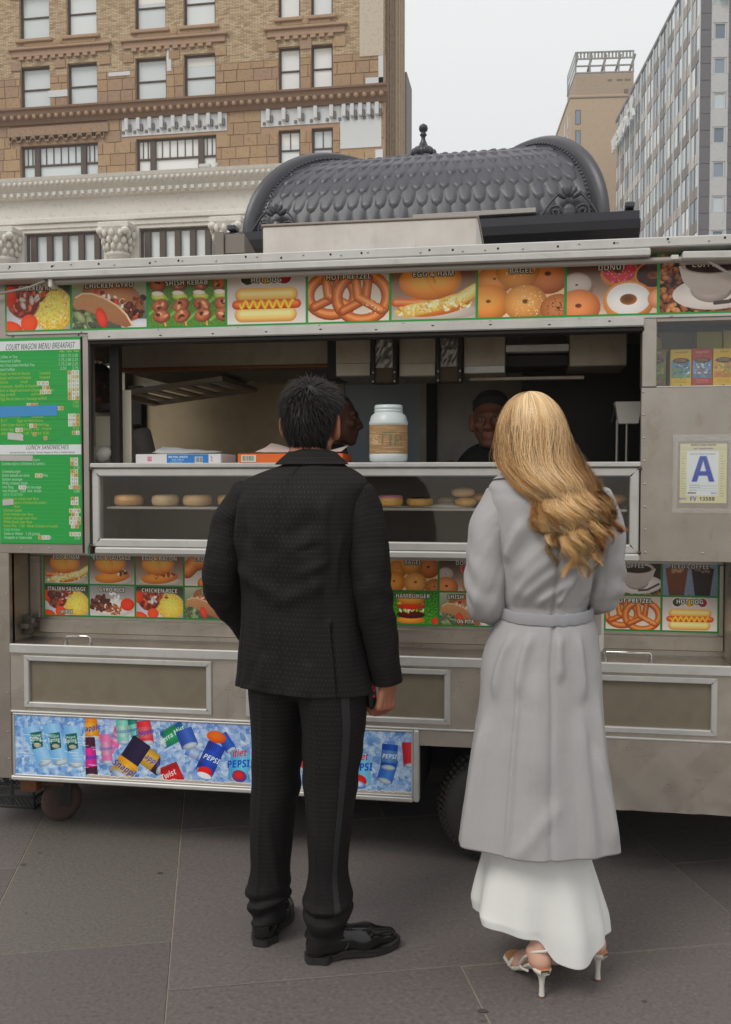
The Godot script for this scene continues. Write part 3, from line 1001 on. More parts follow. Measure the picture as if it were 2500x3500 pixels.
func grade_print() -> Image:
	P = Image.create(300, 376, false, Image.FORMAT_RGB8)
	PR = Rect2(0, 0, 300, 376)
	P.fill(srgb("d8d4ac"))
	write("MOBILE FOOD VENDOR", Vector2(150, 14), 11, srgb("3a3c50"), bold, 0.5, 0.95)
	for x in range(0, 300, 6):
		for k in 20: put(x + (k % 6), 21 + k, srgb("8a94b8"), 0.7)
	write("NOT TRANSFERABLE", Vector2(150, 36), 10, srgb("4a5a9a"), bold, 0.5, 0.95, 0.0, 0.2)
	rectf(0.155, 0.125, 0.825, 0.87, srgb("dfe4e4"))
	write("SANITARY INSPECTION GRADE", Vector2(147, 70), 9, srgb("6a7078"), regular, 0.5, 0.95)
	write("A", Vector2(150, 240), 158, srgb("1c3fa8"), bold, 0.5, 1.02)
	for k in 3:
		write(["Permit/Decal #", "Inspection Date", "Expire Date"][k], Vector2(62, 266 + k * 15), 7, srgb("5a5e66"), regular)
		rectf(0.42, 0.71 + k * 0.04, 0.8, 0.713 + k * 0.04, srgb("8a8e92"))
	for x in range(52, 106, 2): rectf(x / 300.0, 0.815, (x + 1 + (x / 2) % 2) / 300.0, 0.845, srgb("55585c"))
	write("NYC", Vector2(220, 318), 10, srgb("3c4cae"), bold, 0.5, 1.4)
	write("NYC", Vector2(22, 356), 14, srgb("4a58b0"), bold, 0.5, 1.3)
	write("FV", Vector2(88, 362), 27, srgb("4a50a8"), bold, 0.5)
	write("13588", Vector2(176, 361), 24, srgb("3a3a34"), bold, 0.5, 1.1)
	for i in 18:
		rectf(0.03, 0.165 + i * 0.042, 0.03 + rng.randf_range(0.06, 0.11), 0.17 + i * 0.042, srgb("77764e"))
		rectf(0.86, 0.165 + i * 0.042, 0.86 + rng.randf_range(0.04, 0.1), 0.17 + i * 0.042, srgb("77764e"))
	return P

# bottles and cans lying in ice
func can(x: float, y: float, l: float, w: float, rot: float, c: String, c2: String, band: String, text: String, tc: String, neck := false) -> void:
	l *= 0.88; w *= 0.86
	var h := PR.size.y
	var dx := cos(rot) * l * h / PR.size.x; var dy := sin(rot) * l
	var px := -sin(rot) * w * h / PR.size.x; var py := cos(rot) * w
	for k in 9:
		var f := (k - 4) / 4.5
		stroke2([[x - dx + px * f, y - dy + py * f], [x + dx + px * f, y + dy + py * f]], w * 0.2, srgb(c).lerp(srgb(c2), absf(f + 0.2)), srgb(c).lerp(srgb(c2), absf(f + 0.2)), 0.05)
	if band:
		for k in 9:
			var f := (k - 4) / 4.5
			stroke2([[x - dx * 0.45 + px * f, y - dy * 0.45 + py * f], [x + dx * 0.45 + px * f, y + dy * 0.45 + py * f]], w * 0.2, srgb(band).darkened(absf(f) * 0.25), srgb(band).darkened(absf(f) * 0.3), 0.05)
	if neck:
		stroke2([[x + dx, y + dy], [x + dx * 1.7, y + dy * 1.7]], w * 0.45, srgb(c).lightened(0.1), srgb(c2))
	else:
		ell2(x + dx, y + dy, w * 0.4, w, rot, srgb("c9d4dc"), srgb("7d8a96"), 0.04)
	if text:
		var ang := rot + (PI * 0.5 if absf(sin(rot)) > 0.8 else 0.0)
		while ang > PI * 0.5: ang -= PI
		write(text, PR.position + Vector2(x * PR.size.x, y * h + w * h * 0.28), w * h * 0.62, srgb(tc), bold, 0.5, 0.85, ang - 0.05, 0.2)

func ice(c0: String, c1: String) -> void:
	wash(srgb(c0), srgb(c1), 0.05)
	for i in 700:
		var c := srgb(["c9dcf0", "7fa4d2", "e4eef6", "5f86bc", "b4cae4", "8a9cd8"][rng.randi() % 5])
		var r := rng.randf_range(0.012, 0.07)
		ell2(rng.randf(), rng.randf(), r, r * rng.randf_range(0.4, 0.9), rng.randf() * PI, c, c.darkened(0.12), 0.12, 5.0, 0.55)

func drinks_print() -> Image:
	P = Image.create(1640, 256, false, Image.FORMAT_RGB8)
	var xs := [0, 308, 628, 1000, 1330, 1640]
	for s in 5:
		PR = Rect2(xs[s], 0, xs[s + 1] - xs[s], 256)
		match s:
			0:
				ice("6f9ad0", "a4c8ea")
				for k in 3:
					can([0.32, 0.58, 0.84][k], [0.5, 0.46, 0.48][k], 0.36, 0.15, 1.15 + k * 0.16, "a4cbe6", "7db0d8", "", "", "")
					var x: float = [0.30, 0.56, 0.80][k]
					poly2([[x - 0.08, 0.3], [x + 0.08, 0.26], [x + 0.1, 0.52], [x - 0.05, 0.58]], srgb("1c6a5c"), srgb("124a48"), 0.1)
					write("Poland", PR.position + Vector2(x * PR.size.x, 0.36 * 256), 11, srgb("dce8e4"), bold, 0.5, 0.8, -0.12)
					write("Spring", PR.position + Vector2(x * PR.size.x, 0.43 * 256), 17, srgb("e9f2ee"), bold, 0.5, 0.7, -0.12)
					ell2(x + 0.02, 0.5, 0.07, 0.04, 0, srgb("c4b49a"), srgb("7d98a0"))
			1:
				ice("a4b4da", "b0c8e4")
				can(0.42, 0.3, 0.18, 0.09, 1.9, "e07ab0", "c45a94", "f0b0cc", "Snapple", "4a64b8", true)
				can(0.66, 0.16, 0.2, 0.09, 1.3, "2c8a7a", "1c6a64", "8ad0c0", "Snapple", "2c5a9a", true)
				can(0.06, 0.18, 0.2, 0.16, 1.4, "e0922c", "c46c1c", "e9a83a", "Snapple", "2c4ca8")
				can(0.05, 0.66, 0.36, 0.13, 1.5, "4a1c34", "2c1024", "d83c9a", "Snapple", "2c4cb8")
				can(0.28, 0.5, 0.26, 0.10, 1.5, "dc8ab4", "c46a9c", "e0a4c0", "Snapple", "5a74b8")
				can(0.5, 0.2, 0.2, 0.11, 1.5, "9ad0c4", "6ab4a4", "b8dcd0", "Snapple", "5a84b0")
				can(0.8, 0.2, 0.2, 0.13, 1.4, "d8484c", "b02c3c", "e06a70", "Snapple", "2c4ca8")
				can(0.84, 0.62, 0.3, 0.17, 0.6, "5a2418", "2c1220", "e0b44a", "Snapple", "2c5ab4")
				can(0.6, 0.66, 0.4, 0.18, 2.15, "2c2244", "1c1430", "", "", "")
				can(0.52, 0.82, 0.15, 0.2, 2.15, "e4b03c", "d09428", "e9b84a", "Snapple", "2450b0")
			2:
				ice("a8b8e0", "a0bce4")
				can(0.38, 0.5, 0.14, 0.1, 0.4, "8aa8d8", "5a7cc0", "b8cce8", "", "")
				can(0.74, 0.3, 0.16, 0.1, 1.0, "3a64b8", "24489a", "", "", "")
				can(0.42, 0.86, 0.14, 0.09, 2.9, "9ab8e0", "7a9cd0", "", "", "")
				can(0.14, 0.22, 0.24, 0.15, 2.6, "2c8a5c", "1c5c8a", "2c9a6a", "Sierra Mist", "e4f0ea")
				can(0.3, 0.26, 0.15, 0.15, 1.2, "4a6cb8", "2c4a94", "", "", "")
				can(0.56, 0.58, 0.28, 0.16, 2.0, "2c52b4", "1c3484", "2f58bc", "PEPSI", "eef2f8")
				ell2(0.5, 0.8, 0.12, 0.09, 0.3, srgb("d83430"), srgb("b02424"))
				ell2(0.49, 0.86, 0.12, 0.05, 0.3, srgb("eef0f4"), srgb("dde4ee"))
				ell2(0.63, 0.22, 0.16, 0.1, 0.2, srgb("e07a30"), srgb("b84c1c"), 0.15)
				can(0.88, 0.68, 0.25, 0.17, 1.7, "7cc8e4", "58a4cc", "", "", "")
				write("diet", PR.position + Vector2(0.88 * PR.size.x, 0.52 * 256), 28, srgb("d42c34"), bold, 0.5, 0.8, -0.1, 0.25)
				write("PEPSI", PR.position + Vector2(0.87 * PR.size.x, 0.7 * 256), 30, srgb("2450b0"), bold, 0.5, 0.85, -0.1, 0.15)
				ell2(0.88, 0.84, 0.12, 0.1, 0.2, srgb("d83430"), srgb("2c54b4"))
				can(0.1, 0.88, 0.2, 0.17, 2.7, "c42c30", "9a1c24", "", "Twist", "f0e4e4")
			3:
				ice("a0b8e0", "9cbce4")
				can(0.25, 0.5, 0.3, 0.18, 1.4, "e0a43a", "c07c20", "e9b44c", "Tropicana", "2c6a34")
				can(0.6, 0.4, 0.3, 0.16, 1.8, "c43c30", "9a2420", "", "", "")
				can(0.97, 0.6, 0.4, 0.13, 1.5, "b8702c", "7a3418", "dfe8dc", "Tropicana", "2c6a34", true)
			4:
				ice("98b4e0", "a4c4ea")
				can(0.03, 0.45, 0.36, 0.16, 1.5, "c87c30", "7a3418", "e4ece0", "Tropicana", "2c6a34")
				can(0.36, 0.62, 0.26, 0.17, 1.6, "8ccce8", "6cb4dc", "", "", "")
				write("diet", PR.position + Vector2(0.36 * PR.size.x, 0.48 * 256), 28, srgb("d42c34"), bold, 0.5, 0.8, -0.08, 0.25)
				write("PEPSI", PR.position + Vector2(0.36 * PR.size.x, 0.65 * 256), 30, srgb("2450b0"), bold, 0.5, 0.85, -0.08, 0.15)
				ell2(0.34, 0.8, 0.12, 0.09, 0.2, srgb("d83430"), srgb("b02424"))
				ell2(0.33, 0.87, 0.12, 0.06, 0.2, srgb("e9eef4"), srgb("2c54b4"))
				can(0.7, 0.62, 0.2, 0.13, 1.85, "5a8cd0", "3a64b0", "", "", "")
				can(0.72, 0.4, 0.2, 0.13, 1.65, "2c62b8", "1c4494", "6a98d0", "PEPSI", "e9eef8")
				can(0.98, 0.35, 0.2, 0.12, 1.5, "d43c44", "a82430", "", "", "")
	# tears along the lower edge and scratches
	PR = Rect2(0, 0, 1640, 256)
	for x in 1640:
		var e := 0.95 + 0.03 * noise.get_noise_2d(x * 1.3, 5.0) + (0.03 if x < 320 else 0.0)
		if x > 320 and x < 1000 or x > 1100:
			for y in range(int(e * 256), 256): put(x, y, srgb("b4aca2") if (y - int(e * 256)) > 3 else srgb("e0dcd6"), 1.0)
	for i in 40:
		var y := rng.randf_range(0.3, 0.85); var x := rng.randf() * 0.22
		rectf(x, y, x + rng.randf_range(0.005, 0.03), y + 0.012, srgb("dfe8ee"), 0.7)
	return P

func tea_print(c: String, title: String, tcol: String, pic: Array) -> Image:
	P = Image.create(120, 232, false, Image.FORMAT_RGB8)
	PR = Rect2(0, 0, 120, 232)
	P.fill(srgb(c))
	write(title, Vector2(60, 22), 11, srgb(tcol), serif, 0.5, 0.9)
	rectf(0.04, 0.28, 0.96, 0.72, srgb(pic[0]))
	scatter(60, [0.5, 0.5, 0.42, 0.2], 0.02, 0.06, [srgb(pic[1]), srgb(pic[2]), srgb(pic[3])], 0.6)
	rectf(0.04, 0.62, 0.96, 0.72, srgb(pic[2]), 0.7)
	ell2(0.5, 0.28, 0.21, 0.07, 0, srgb("5c3020"), srgb("43221a"), 0.02)
	write("CELESTIAL", Vector2(60, 72), 15, srgb("e4d4a8"), serif, 0.5, 0.62)
	for k in 3: rectf(0.2, 0.76 + k * 0.035, 0.8, 0.77 + k * 0.035, srgb(tcol), 0.6)
	poly2([[0.32, 0.99], [0.5, 0.88], [0.68, 0.99]], srgb("4a2c1e"), srgb("4a2c1e"))
	return P

func vivid(i: Image, b := 1.12, c := 1.12, s := 1.06) -> Image:
	i.adjust_bcs(b, c, s)
	return i

func tex(i: Image) -> ImageTexture:
	return ImageTexture.create_from_image(i)

func printed(i: Image, rough := 0.45) -> StandardMaterial3D:
	var m := StandardMaterial3D.new()
	m.albedo_texture = tex(i)
	m.roughness = rough
	return m

# ------------------------------------------------------------------ materials
func mat(key: String, hex: String, rough := 0.7, metal := 0.0) -> StandardMaterial3D:
	if mats.has(key): return mats[key]
	var m := StandardMaterial3D.new()
	m.albedo_color = srgb(hex)
	m.roughness = rough
	m.metallic = metal
	mats[key] = m
	return m

func ramp_tex(freq: float, cols: Array, octaves := 4, seed_ := 1, size := 256, kind := FastNoiseLite.TYPE_SIMPLEX_SMOOTH) -> NoiseTexture2D:
	var n := FastNoiseLite.new()
	n.noise_type = kind
	n.frequency = freq
	n.fractal_octaves = octaves
	n.seed = seed_
	var t := NoiseTexture2D.new()
	t.width = size; t.height = size
	t.seamless = true
	t.noise = n
	if cols.size():
		var g := Gradient.new()
		var offs := PackedFloat32Array(); var cc := PackedColorArray()
		for i in cols.size():
			offs.append(float(i) / (cols.size() - 1)); cc.append(srgb(cols[i]))
		g.offsets = offs; g.colors = cc
		t.color_ramp = g
	return t

# surface with computed grain, laid on in world units (scale = repeats per metre)
func grained(key: String, cols: Array, freq: float, scale: float, rough := 0.8, metal := 0.0, bump := 0.0, oct := 4) -> StandardMaterial3D:
	if mats.has(key): return mats[key]
	var m := StandardMaterial3D.new()
	m.albedo_texture = ramp_tex(freq, cols, oct, key.hash() % 1000, 512 if oct > 6 else 256)
	m.roughness = rough
	m.metallic = metal
	m.uv1_triplanar = true
	m.uv1_world_triplanar = true
	m.uv1_scale = Vector3.ONE * scale
	if bump > 0.0:
		var t := ramp_tex(freq, [], oct, key.hash() % 1000)
		t.as_normal_map = true
		t.bump_strength = 6.0
		m.normal_enabled = true
		m.normal_texture = t
		m.normal_scale = bump
	mats[key] = m
	return m

func vcol(key: String, rough := 0.6) -> StandardMaterial3D:
	if mats.has(key): return mats[key]
	var m := StandardMaterial3D.new()
	m.vertex_color_use_as_albedo = true
	m.roughness = rough
	mats[key] = m
	return m

func pane_mat(key: String, alpha: float, tint := "ffffff") -> StandardMaterial3D:
	if mats.has(key): return mats[key]
	var m := StandardMaterial3D.new()
	m.transparency = BaseMaterial3D.TRANSPARENCY_ALPHA
	var c := srgb(tint)
	c.a = alpha
	m.albedo_color = c
	m.roughness = 0.04
	m.metallic_specular = 0.5
	mats[key] = m
	return m

# ------------------------------------------------------------------ the place
func _ready() -> void:
	rng.seed = 7
	noise.seed = 3
	noise.frequency = 0.03
	bump_noise.seed = 5
	bump_noise.frequency = 0.09
	var cam := Camera3D.new()
	cam.name = "camera"
	add_child(cam)
	cam.position = V(0, 1.47, 3.52)
	cam.rotation = V(deg_to_rad(-2.1), deg_to_rad(9.56), 0)
	cam.fov = 56.6
	cam.near = 0.05
	cam.far = 900.0
	cam.current = true
	var env := Environment.new()
	var sky_m := ProceduralSkyMaterial.new()
	sky_m.sky_top_color = Color(1.0, 1.0, 1.0)
	sky_m.sky_horizon_color = Color(0.885, 0.9, 0.905)
	sky_m.sky_curve = 0.45
	sky_m.sky_energy_multiplier = 1.0
	sky_m.ground_horizon_color = Color(0.5, 0.48, 0.46)
	sky_m.ground_bottom_color = Color(0.35, 0.33, 0.32)
	var sky := Sky.new()
	sky.sky_material = sky_m
	env.background_mode = Environment.BG_SKY
	env.sky = sky
	env.tonemap_mode = Environment.TONE_MAPPER_LINEAR
	env.tonemap_exposure = 1.05
	env.sdfgi_enabled = true
	env.ssao_enabled = true
	env.ssil_enabled = true
	env.fog_enabled = true
	env.fog_density = 0.0012
	env.fog_light_color = Color(0.9, 0.91, 0.92)
	var we := WorldEnvironment.new()
	we.name = "world_environment"
	we.environment = env
	add_child(we)
	var sun := DirectionalLight3D.new()
	sun.name = "sun"
	sun.light_energy = 0.5
	sun.light_color = Color(1.0, 0.985, 0.96)
	sun.light_angular_distance = 24.0
	sun.shadow_enabled = true
	add_child(sun)
	sun.look_at_from_position(V(-5, 11, 7.5), V(0, 0, 0))

	bold = SystemFont.new(); bold.font_names = PackedStringArray(["Droid Sans"]); bold.font_weight = 700
	regular = SystemFont.new(); regular.font_names = PackedStringArray(["Droid Sans"])
	serif = SystemFont.new(); serif.font_names = PackedStringArray(["Droid Serif"])

	pavement()
	stains()
	brown_building()
	tan_building()
	glass_tower()
	kiosk()
	cart()
	small_things()
	people()

func pavement() -> void:
	var g := struct("ground")
	var s := stn()
	for q in [[-1, -1], [1, -1], [1, 1], [-1, -1], [1, 1], [-1, 1]]: s.add_vertex(V(q[0] * 400.0, -0.0025, q[1] * 400.0))
	part("ground_sheet", s, grained("asphalt", ["8d8274", "9a8f80", "80766a"], 0.05, 0.6, 0.95), g)
	var p := struct("pavement")
	p.rotation.y = deg_to_rad(18.8)
	var looks := []
	for k in 4:
		var m := grained("slab%d" % k, [["50494a", "655e5b", "6a6360", "7c7572"], ["534c4c", "68615e", "6d6663", "7f7875"], ["4e4747", "625b58", "67605d", "787170"], ["524b4a", "666057", "6b6560", "7d7673"]][k], 0.11, 0.95 + k * 0.06, 0.78, 0.0, 0.05, 7)
		var rt := ramp_tex(0.05, ["b8b8b8", "cccccc", "b0b0b0", "c4c4c4"], 5, 40 + k)
		m.roughness_texture = rt
		m.roughness_texture_channel = BaseMaterial3D.TEXTURE_CHANNEL_RED
		looks.append(m)
	# courses run away from the cart: [u0, u1, joints]
	var us := [-6.2, -4.9, -3.7, -2.46, -1.862, -1.265, 0.59, 1.85, 3.1, 4.4, 5.6]
	for i in us.size() - 1:
		var v := -4.6 + fmod(i * 0.53, 1.1)
		var js := []
		if i == 4: js = [-4.2, -3.0, -2.1, -1.1, 0.31, 1.42, 2.6, 3.9]
		elif i == 5: js = [-4.4, -3.1, -1.9, -0.655, 0.605, 1.9, 3.2]
		else:
			while v < 4.4:
				js.append(v)
				v += rng.randf_range(1.05, 1.4)
		for j in js.size() - 1:
			var cuts := [us[i], us[i + 1]]
			if i == 5 and j % 2 == 0 : cuts = [us[i], -0.4, us[i + 1]]
			if i == 5 and j == 3: cuts = [us[i], us[i + 1]]
			if i == 5 and j == 4: cuts = [us[i], -0.4, us[i + 1]]
			for k in cuts.size() - 1:
				var tilt := Transform3D(Basis(V(1, 0, 0), rng.randf_range(-0.0012, 0.0012)) * Basis(V(0, 0, 1), rng.randf_range(-0.0012, 0.0012)), Vector3.ZERO)
				var c := V((cuts[k] + cuts[k + 1]) / 2.0, -0.02, (js[j] + js[j + 1]) / 2.0)
				var h := V((cuts[k + 1] - cuts[k]) / 2.0 - 0.0016, 0.0, (js[j + 1] - js[j]) / 2.0 - 0.0016)
				var st := stn()
				bx(st, V(-h.x, -0.02, -h.z), V(h.x, 0.02 + rng.randf_range(-0.001, 0.001), h.z), 0.0015, Transform3D(tilt.basis, c))
				part("paving_slab", st, looks[rng.randi() % 4], p, "", "", false)

func stains() -> void:
	var p: Node3D = get_node("pavement")
	var m := [mat("stain_dark", "4c4643", 0.7), mat("stain_mid", "5c5552", 0.8), mat("gum_grey", "565050", 0.6)]
	for i in 46:
		var c := V(rng.randf_range(-2.2, 1.6), 0.0013, rng.randf_range(-0.6, 1.9))
		var r := rng.randf_range(0.004, 0.014) if i % 6 else rng.randf_range(0.008, 0.018)
		var st := stn()
		var n := 12
		var ring := []
		for k in n:
			var a := TAU * k / n
			ring.append(c + V(cos(a) * r * rng.randf_range(0.6, 1.2), 0, sin(a) * r * rng.randf_range(0.4, 0.9)))
		for k in n:
			st.add_vertex(c + V(0, 0.0004, 0)); st.add_vertex(ring[k]); st.add_vertex(ring[(k + 1) % n])
		part("stain", st, m[i % 3], p)

func wall_cells(st: SurfaceTool, x0: float, x1: float, y0: float, y1: float, z0: float, z1: float, holes: Array) -> void:
	var ys := [y0, y1]
	for h in holes:
		for y in [h[2], h[3]]:
			if y > y0 and y < y1 and not ys.has(y): ys.append(y)
	ys.sort()
	for j in ys.size() - 1:
		var m: float = (ys[j] + ys[j + 1]) / 2.0
		var cut := []
		for h in holes:
			if h[2] < m and h[3] > m: cut.append([h[0], h[1]])
		cut.sort_custom(func(a, b): return a[0] < b[0])
		var x := x0
		for c in cut:
			if c[0] > x: bx(st, V(x, ys[j], z0), V(c[0], ys[j + 1], z1), 0.0)
			x = maxf(x, c[1])
		if x < x1: bx(st, V(x, ys[j], z0), V(x1, ys[j + 1], z1), 0.0)

func brown_building() -> void:
	var b := thing("brown_corner_building", "brown brick and terracotta building with pale columned base, behind the cart on the left", "building", V(-17.5, 0, -47.3))
	var Z := -44.0
	var brick := StandardMaterial3D.new()
	var im := Image.create(256, 256, false, Image.FORMAT_RGB8)
	var bc := ["b29b7c", "baa486", "c2ab8a", "a58d6e", "b49d80", "c6b292", "9c8468"]
	for r in 32:
		for c in 9:
			var col := srgb(bc[rng.randi() % 7])
			var x0 := c * 32 + (16 if r % 2 else 0) - 16
			im.fill_rect(Rect2i(x0, r * 8, 31, 7), col)
		im.fill_rect(Rect2i(0, r * 8 + 7, 256, 1), srgb("8d7a62"))
	brick.albedo_texture = tex(im)
	brick.uv1_triplanar = true; brick.uv1_world_triplanar = true
	brick.uv1_scale = Vector3.ONE * 0.42
	brick.roughness = 0.9
	var terra := []
	for k in 5: terra.append(grained("terra%d" % k, [["a18468", "ab8f74", "957859"], ["a68766", "b09372", "9a7b5b"], ["9b7f67", "a68b73", "8f745d"], ["a98a68", "b39876", "9d7f5e"], ["a08263", "a98d6f", "947759"]][k], 0.03, 0.5, 0.85))
	var trim := grained("terra_trim", ["a88a70", "b3957b", "9a7c64"], 0.04, 0.6, 0.85)
	var white := grained("pale_stone", ["d8d4cc", "dedad2", "cbc6bd"], 0.03, 0.4, 0.85)
	var dark := mat("window_frame_brown", "564840", 0.6)
	var blind := mat("bright_pane", "e4eaeb", 0.1)
	var holes := []
	var wins := []
	for q in [[-26.6, -24.9], [-23.92, -22.25], [-20.14, -18.45], [-17.5, -15.79], [-12.48, -11.34], [-10.79, -9.67]]:
		for y in [[24.62, 27.0], [20.9, 23.2], [28.6, 30.9]]:
			holes.append([q[0], q[1], y[0], y[1]])
			wins.append([q[0], q[1], y[0], y[1], 1])
	for q in [[-26.64, -22.25, 3], [-20.14, -15.78, 3], [-12.49, -11.35, 1], [-10.77, -9.67, 1]]:
		holes.append([q[0], q[1], 17.1, 19.07])
		wins.append([q[0], q[1], 17.1, 19.07, q[2]])
	for q in [[-32.5, -28.4], [-26.45, -21.95], [-20.0, -15.88], [-14.2, -9.0]]:
		holes.append([q[0], q[1], 6.0, 14.45])
		wins.append([q[0], q[1], 6.0, 14.45, 5])
	# core wall in bands: pale base, terracotta, brick
	var s := stn()
	wall_cells(s, -62, -7.07, 22.6, 33, Z - 0.5, Z, holes)
	part("wall", s, brick, b, "yellowish brick upper wall")
	s = stn()
	wall_cells(s, -62, -7.05, 17.15, 22.6, Z - 0.5, Z - 0.03, holes)
	part("wall", s, trim, b, "terracotta middle wall")
	s = stn()
	wall_cells(s, -62, -7.05, 0.0, 17.15, Z - 0.55, Z + 0.05, holes)
	part("wall", s, white, b, "pale stone lower wall")
	s = stn()
	bx(s, V(-62, 0, Z - 6.5), V(-7.1, 33, Z - 0.9), 0.0)
	part("interior", s, mat("dark_room", "3a3634", 0.9), b)
	s = stn()
	bx(s, V(-7.08, 0, Z - 3.4), V(-6.95, 33, Z - 0.5), 0.02)
	for k in 3: bx(s, V(-7.02, 0, Z - 1.2 - k * 0.8), V(-6.86, 33, Z - 0.8 - k * 0.8), 0.02)
	part("side_wall", s, grained("side_brown", ["85705a", "917c64", "6d5a48"], 0.03, 0.4, 0.9), b)
	s = stn()
	bx(s, V(-7.1, 0, Z - 6.5), V(-6.9, 33, Z - 3.4), 0.02)
	for k in 4: bx(s, V(-7.0, 0, Z - 4.0 - k * 0.7), V(-6.8, 33, Z - 3.7 - k * 0.7), 0.02)
	part("side_wall", s, grained("side_beige", ["a8967c", "b5a389", "98866e"], 0.03, 0.4, 0.9), b)
	s = stn()
	bx(s, V(-12.0, 0, Z - 9.0), V(-6.75, 24.3, Z - 6.55), 0.02)
	part("rear_wing", s, mat("grey_render", "8a8684", 0.9), b)
	s = stn()
	bx(s, V(-8.3, 22.4, Z), V(-7.09, 33, Z + 0.06), 0.02)
	part("corner_pier", s, grained("pier_pale", ["c2b6a2", "cbbfae", "b5a894"], 0.03, 0.5, 0.9), b)
	# windows
	for w in wins:
		var f := stn()
		var t: float = 0.1 if w[4] < 5 else 0.14
		frame(f, w[0], w[1], w[2], w[3], t, Z - 0.34, Z - 0.2, 0.01)
		var n: int = w[4]
		var fm := part("window", f, dark, b)
		var bars := stn()
		var ww: float = w[1] - w[0]
		if n == 1:
			bx(bars, V(w[0] + 0.1, w[2] + (w[3] - w[2]) * 0.5 - 0.04, Z - 0.33), V(w[1] - 0.1, w[2] + (w[3] - w[2]) * 0.5 + 0.04, Z - 0.22), 0.01)
		elif n == 3:
			for k in [0.2, 0.8]: bx(bars, V(w[0] + ww * k - 0.15, w[2] + 0.1, Z - 0.33), V(w[0] + ww * k + 0.15, w[3] - 0.1, Z - 0.15), 0.01)
			bx(bars, V(w[0] + 0.1, w[2] + 0.9, Z - 0.32), V(w[1] - 0.1, w[2] + 1.0, Z - 0.21), 0.01)
			for k in [0.31, 0.405, 0.5, 0.595, 0.69, 0.07, 0.13, 0.87, 0.93]: bx(bars, V(w[0] + ww * k - 0.02, w[2] + 1.0, Z - 0.31), V(w[0] + ww * k + 0.02, w[3] - 0.1, Z - 0.24), 0.0)
		else:
			for k in 5: bx(bars, V(w[0] + ww * (0.1 + k * 0.2) - 0.16, w[2], Z - 0.33), V(w[0] + ww * (0.1 + k * 0.2) + 0.16, w[3] - 0.14, Z - 0.1), 0.02)
		if n == 1 and w[2] < 20.0: bx(bars, V(w[0] + ww * 0.5 - 0.02, w[2] + 1.0, Z - 0.31), V(w[0] + ww * 0.5 + 0.02, w[3] - 0.1, Z - 0.24), 0.0)
		part("glazing_bars", bars, dark, fm)
		part("pane", box(w[0] + t, w[1] - t, w[2] + t, w[3] - t, Z - 0.31, Z - 0.285, 0.0), [blind, mat("bright_pane_b", "d6dee0", 0.1), mat("bright_pane_c", "eceeec", 0.15)][rng.randi() % 3], fm)
		if n == 1 and rng.randf() < 0.7: part("blind", box(w[0] + t + 0.03, w[1] - t - 0.03, w[3] - t - rng.randf_range(0.2, 0.9), w[3] - t, Z - 0.284, Z - 0.28, 0.0), mat("blind_white", "f0f0ea", 0.8), fm)
		if n == 1:
			part("sill", box(w[0] - 0.2, w[1] + 0.2, w[2] - 0.2, w[2] - 0.02, Z - 0.3, Z + 0.16, 0.03), trim, fm)
	# hood mouldings with stepped lower edge over the paired windows
	for pr in [[-27.2, -21.4], [-20.9, -15.1], [-13.2, -8.9]]:
		for yy in [24.0, 27.7]:
			part("hood_mould", box(pr[0], pr[1], yy, yy + 0.14, Z, Z + 0.22, 0.03), trim, b)
			var d := stn()
			bx(d, V(pr[0] + 0.15, yy - 0.32, Z), V(pr[1] - 0.15, yy - 0.002, Z + 0.1), 0.02)
			var x: float = pr[0] + 0.6
			while x < pr[1] - 0.8:
				bx(d, V(x, yy - 0.5, Z), V(x + 0.28, yy - 0.322, Z + 0.13), 0.02)
				x += 0.45
			part("lintel", d, trim, b)
			for px in [pr[0] + 0.1, (pr[0] + pr[1]) / 2.0 - 0.3, pr[1] - 0.7]:
				part("pier_block", box(px, px + 0.6, yy - 1.0, yy - 0.55, Z, Z + 0.05, 0.02), terra[rng.randi() % 5], b)
		var sh := stn()
		bx(sh, V(pr[0] + 0.9, 24.22, Z), V(pr[1] - 0.9, 24.42, Z + 0.05), 0.02)
		part("apron_panel", sh, terra[3], b)
		var sd := stn()
		var mx: float = (pr[0] + pr[1]) / 2.0
		ellipsoid(sd, V(mx, 24.4, Z + 0.05), V(0.22, 0.28, 0.1), 10, 6)
		part("shield", sd, terra[3], b)
	# terracotta blocks, each its own piece
	var patch := [[-20.9, -15.2, 19.2, 20.1], [-13.4, -7.2, 19.25, 20.1], [-9.3, -7.2, 17.9, 19.3], [-27.2, -21.7, 19.1, 20.1]]
	var y := 17.16
	while y < 22.5:
		var h := 0.6
		if y > 19.9 and y < 21.0:
			y = 21.02
			continue
		h = minf(h, 22.58 - y)
		var x := -28.6 + rng.randf_range(0.0, 0.5)
		while x < -7.2:
			var w := minf(rng.randf_range(0.65, 1.05), -7.08 - x)
			var segs := [[x, x + w]]
			for q in holes + patch:
				if q[3] <= y + 0.03 or q[2] >= y + h - 0.03: continue
				var nxt := []
				for g in segs:
					if q[1] <= g[0] or q[0] >= g[1]: nxt.append(g); continue
					if q[0] - g[0] > 0.12: nxt.append([g[0], q[0]])
					if g[1] - q[1] > 0.12: nxt.append([q[1], g[1]])
				segs = nxt
			for g in segs:
				var st := stn()
				bx(st, V(g[0] + 0.012, y + 0.012, Z - 0.05), V(g[1] - 0.012, y + h - 0.012, Z + rng.randf_range(0.0, 0.03)), 0.02)
				part("terracotta_block", st, terra[rng.randi() % 5], b)
			x += w
		y += h
	# main string cornice
	var c := stn()
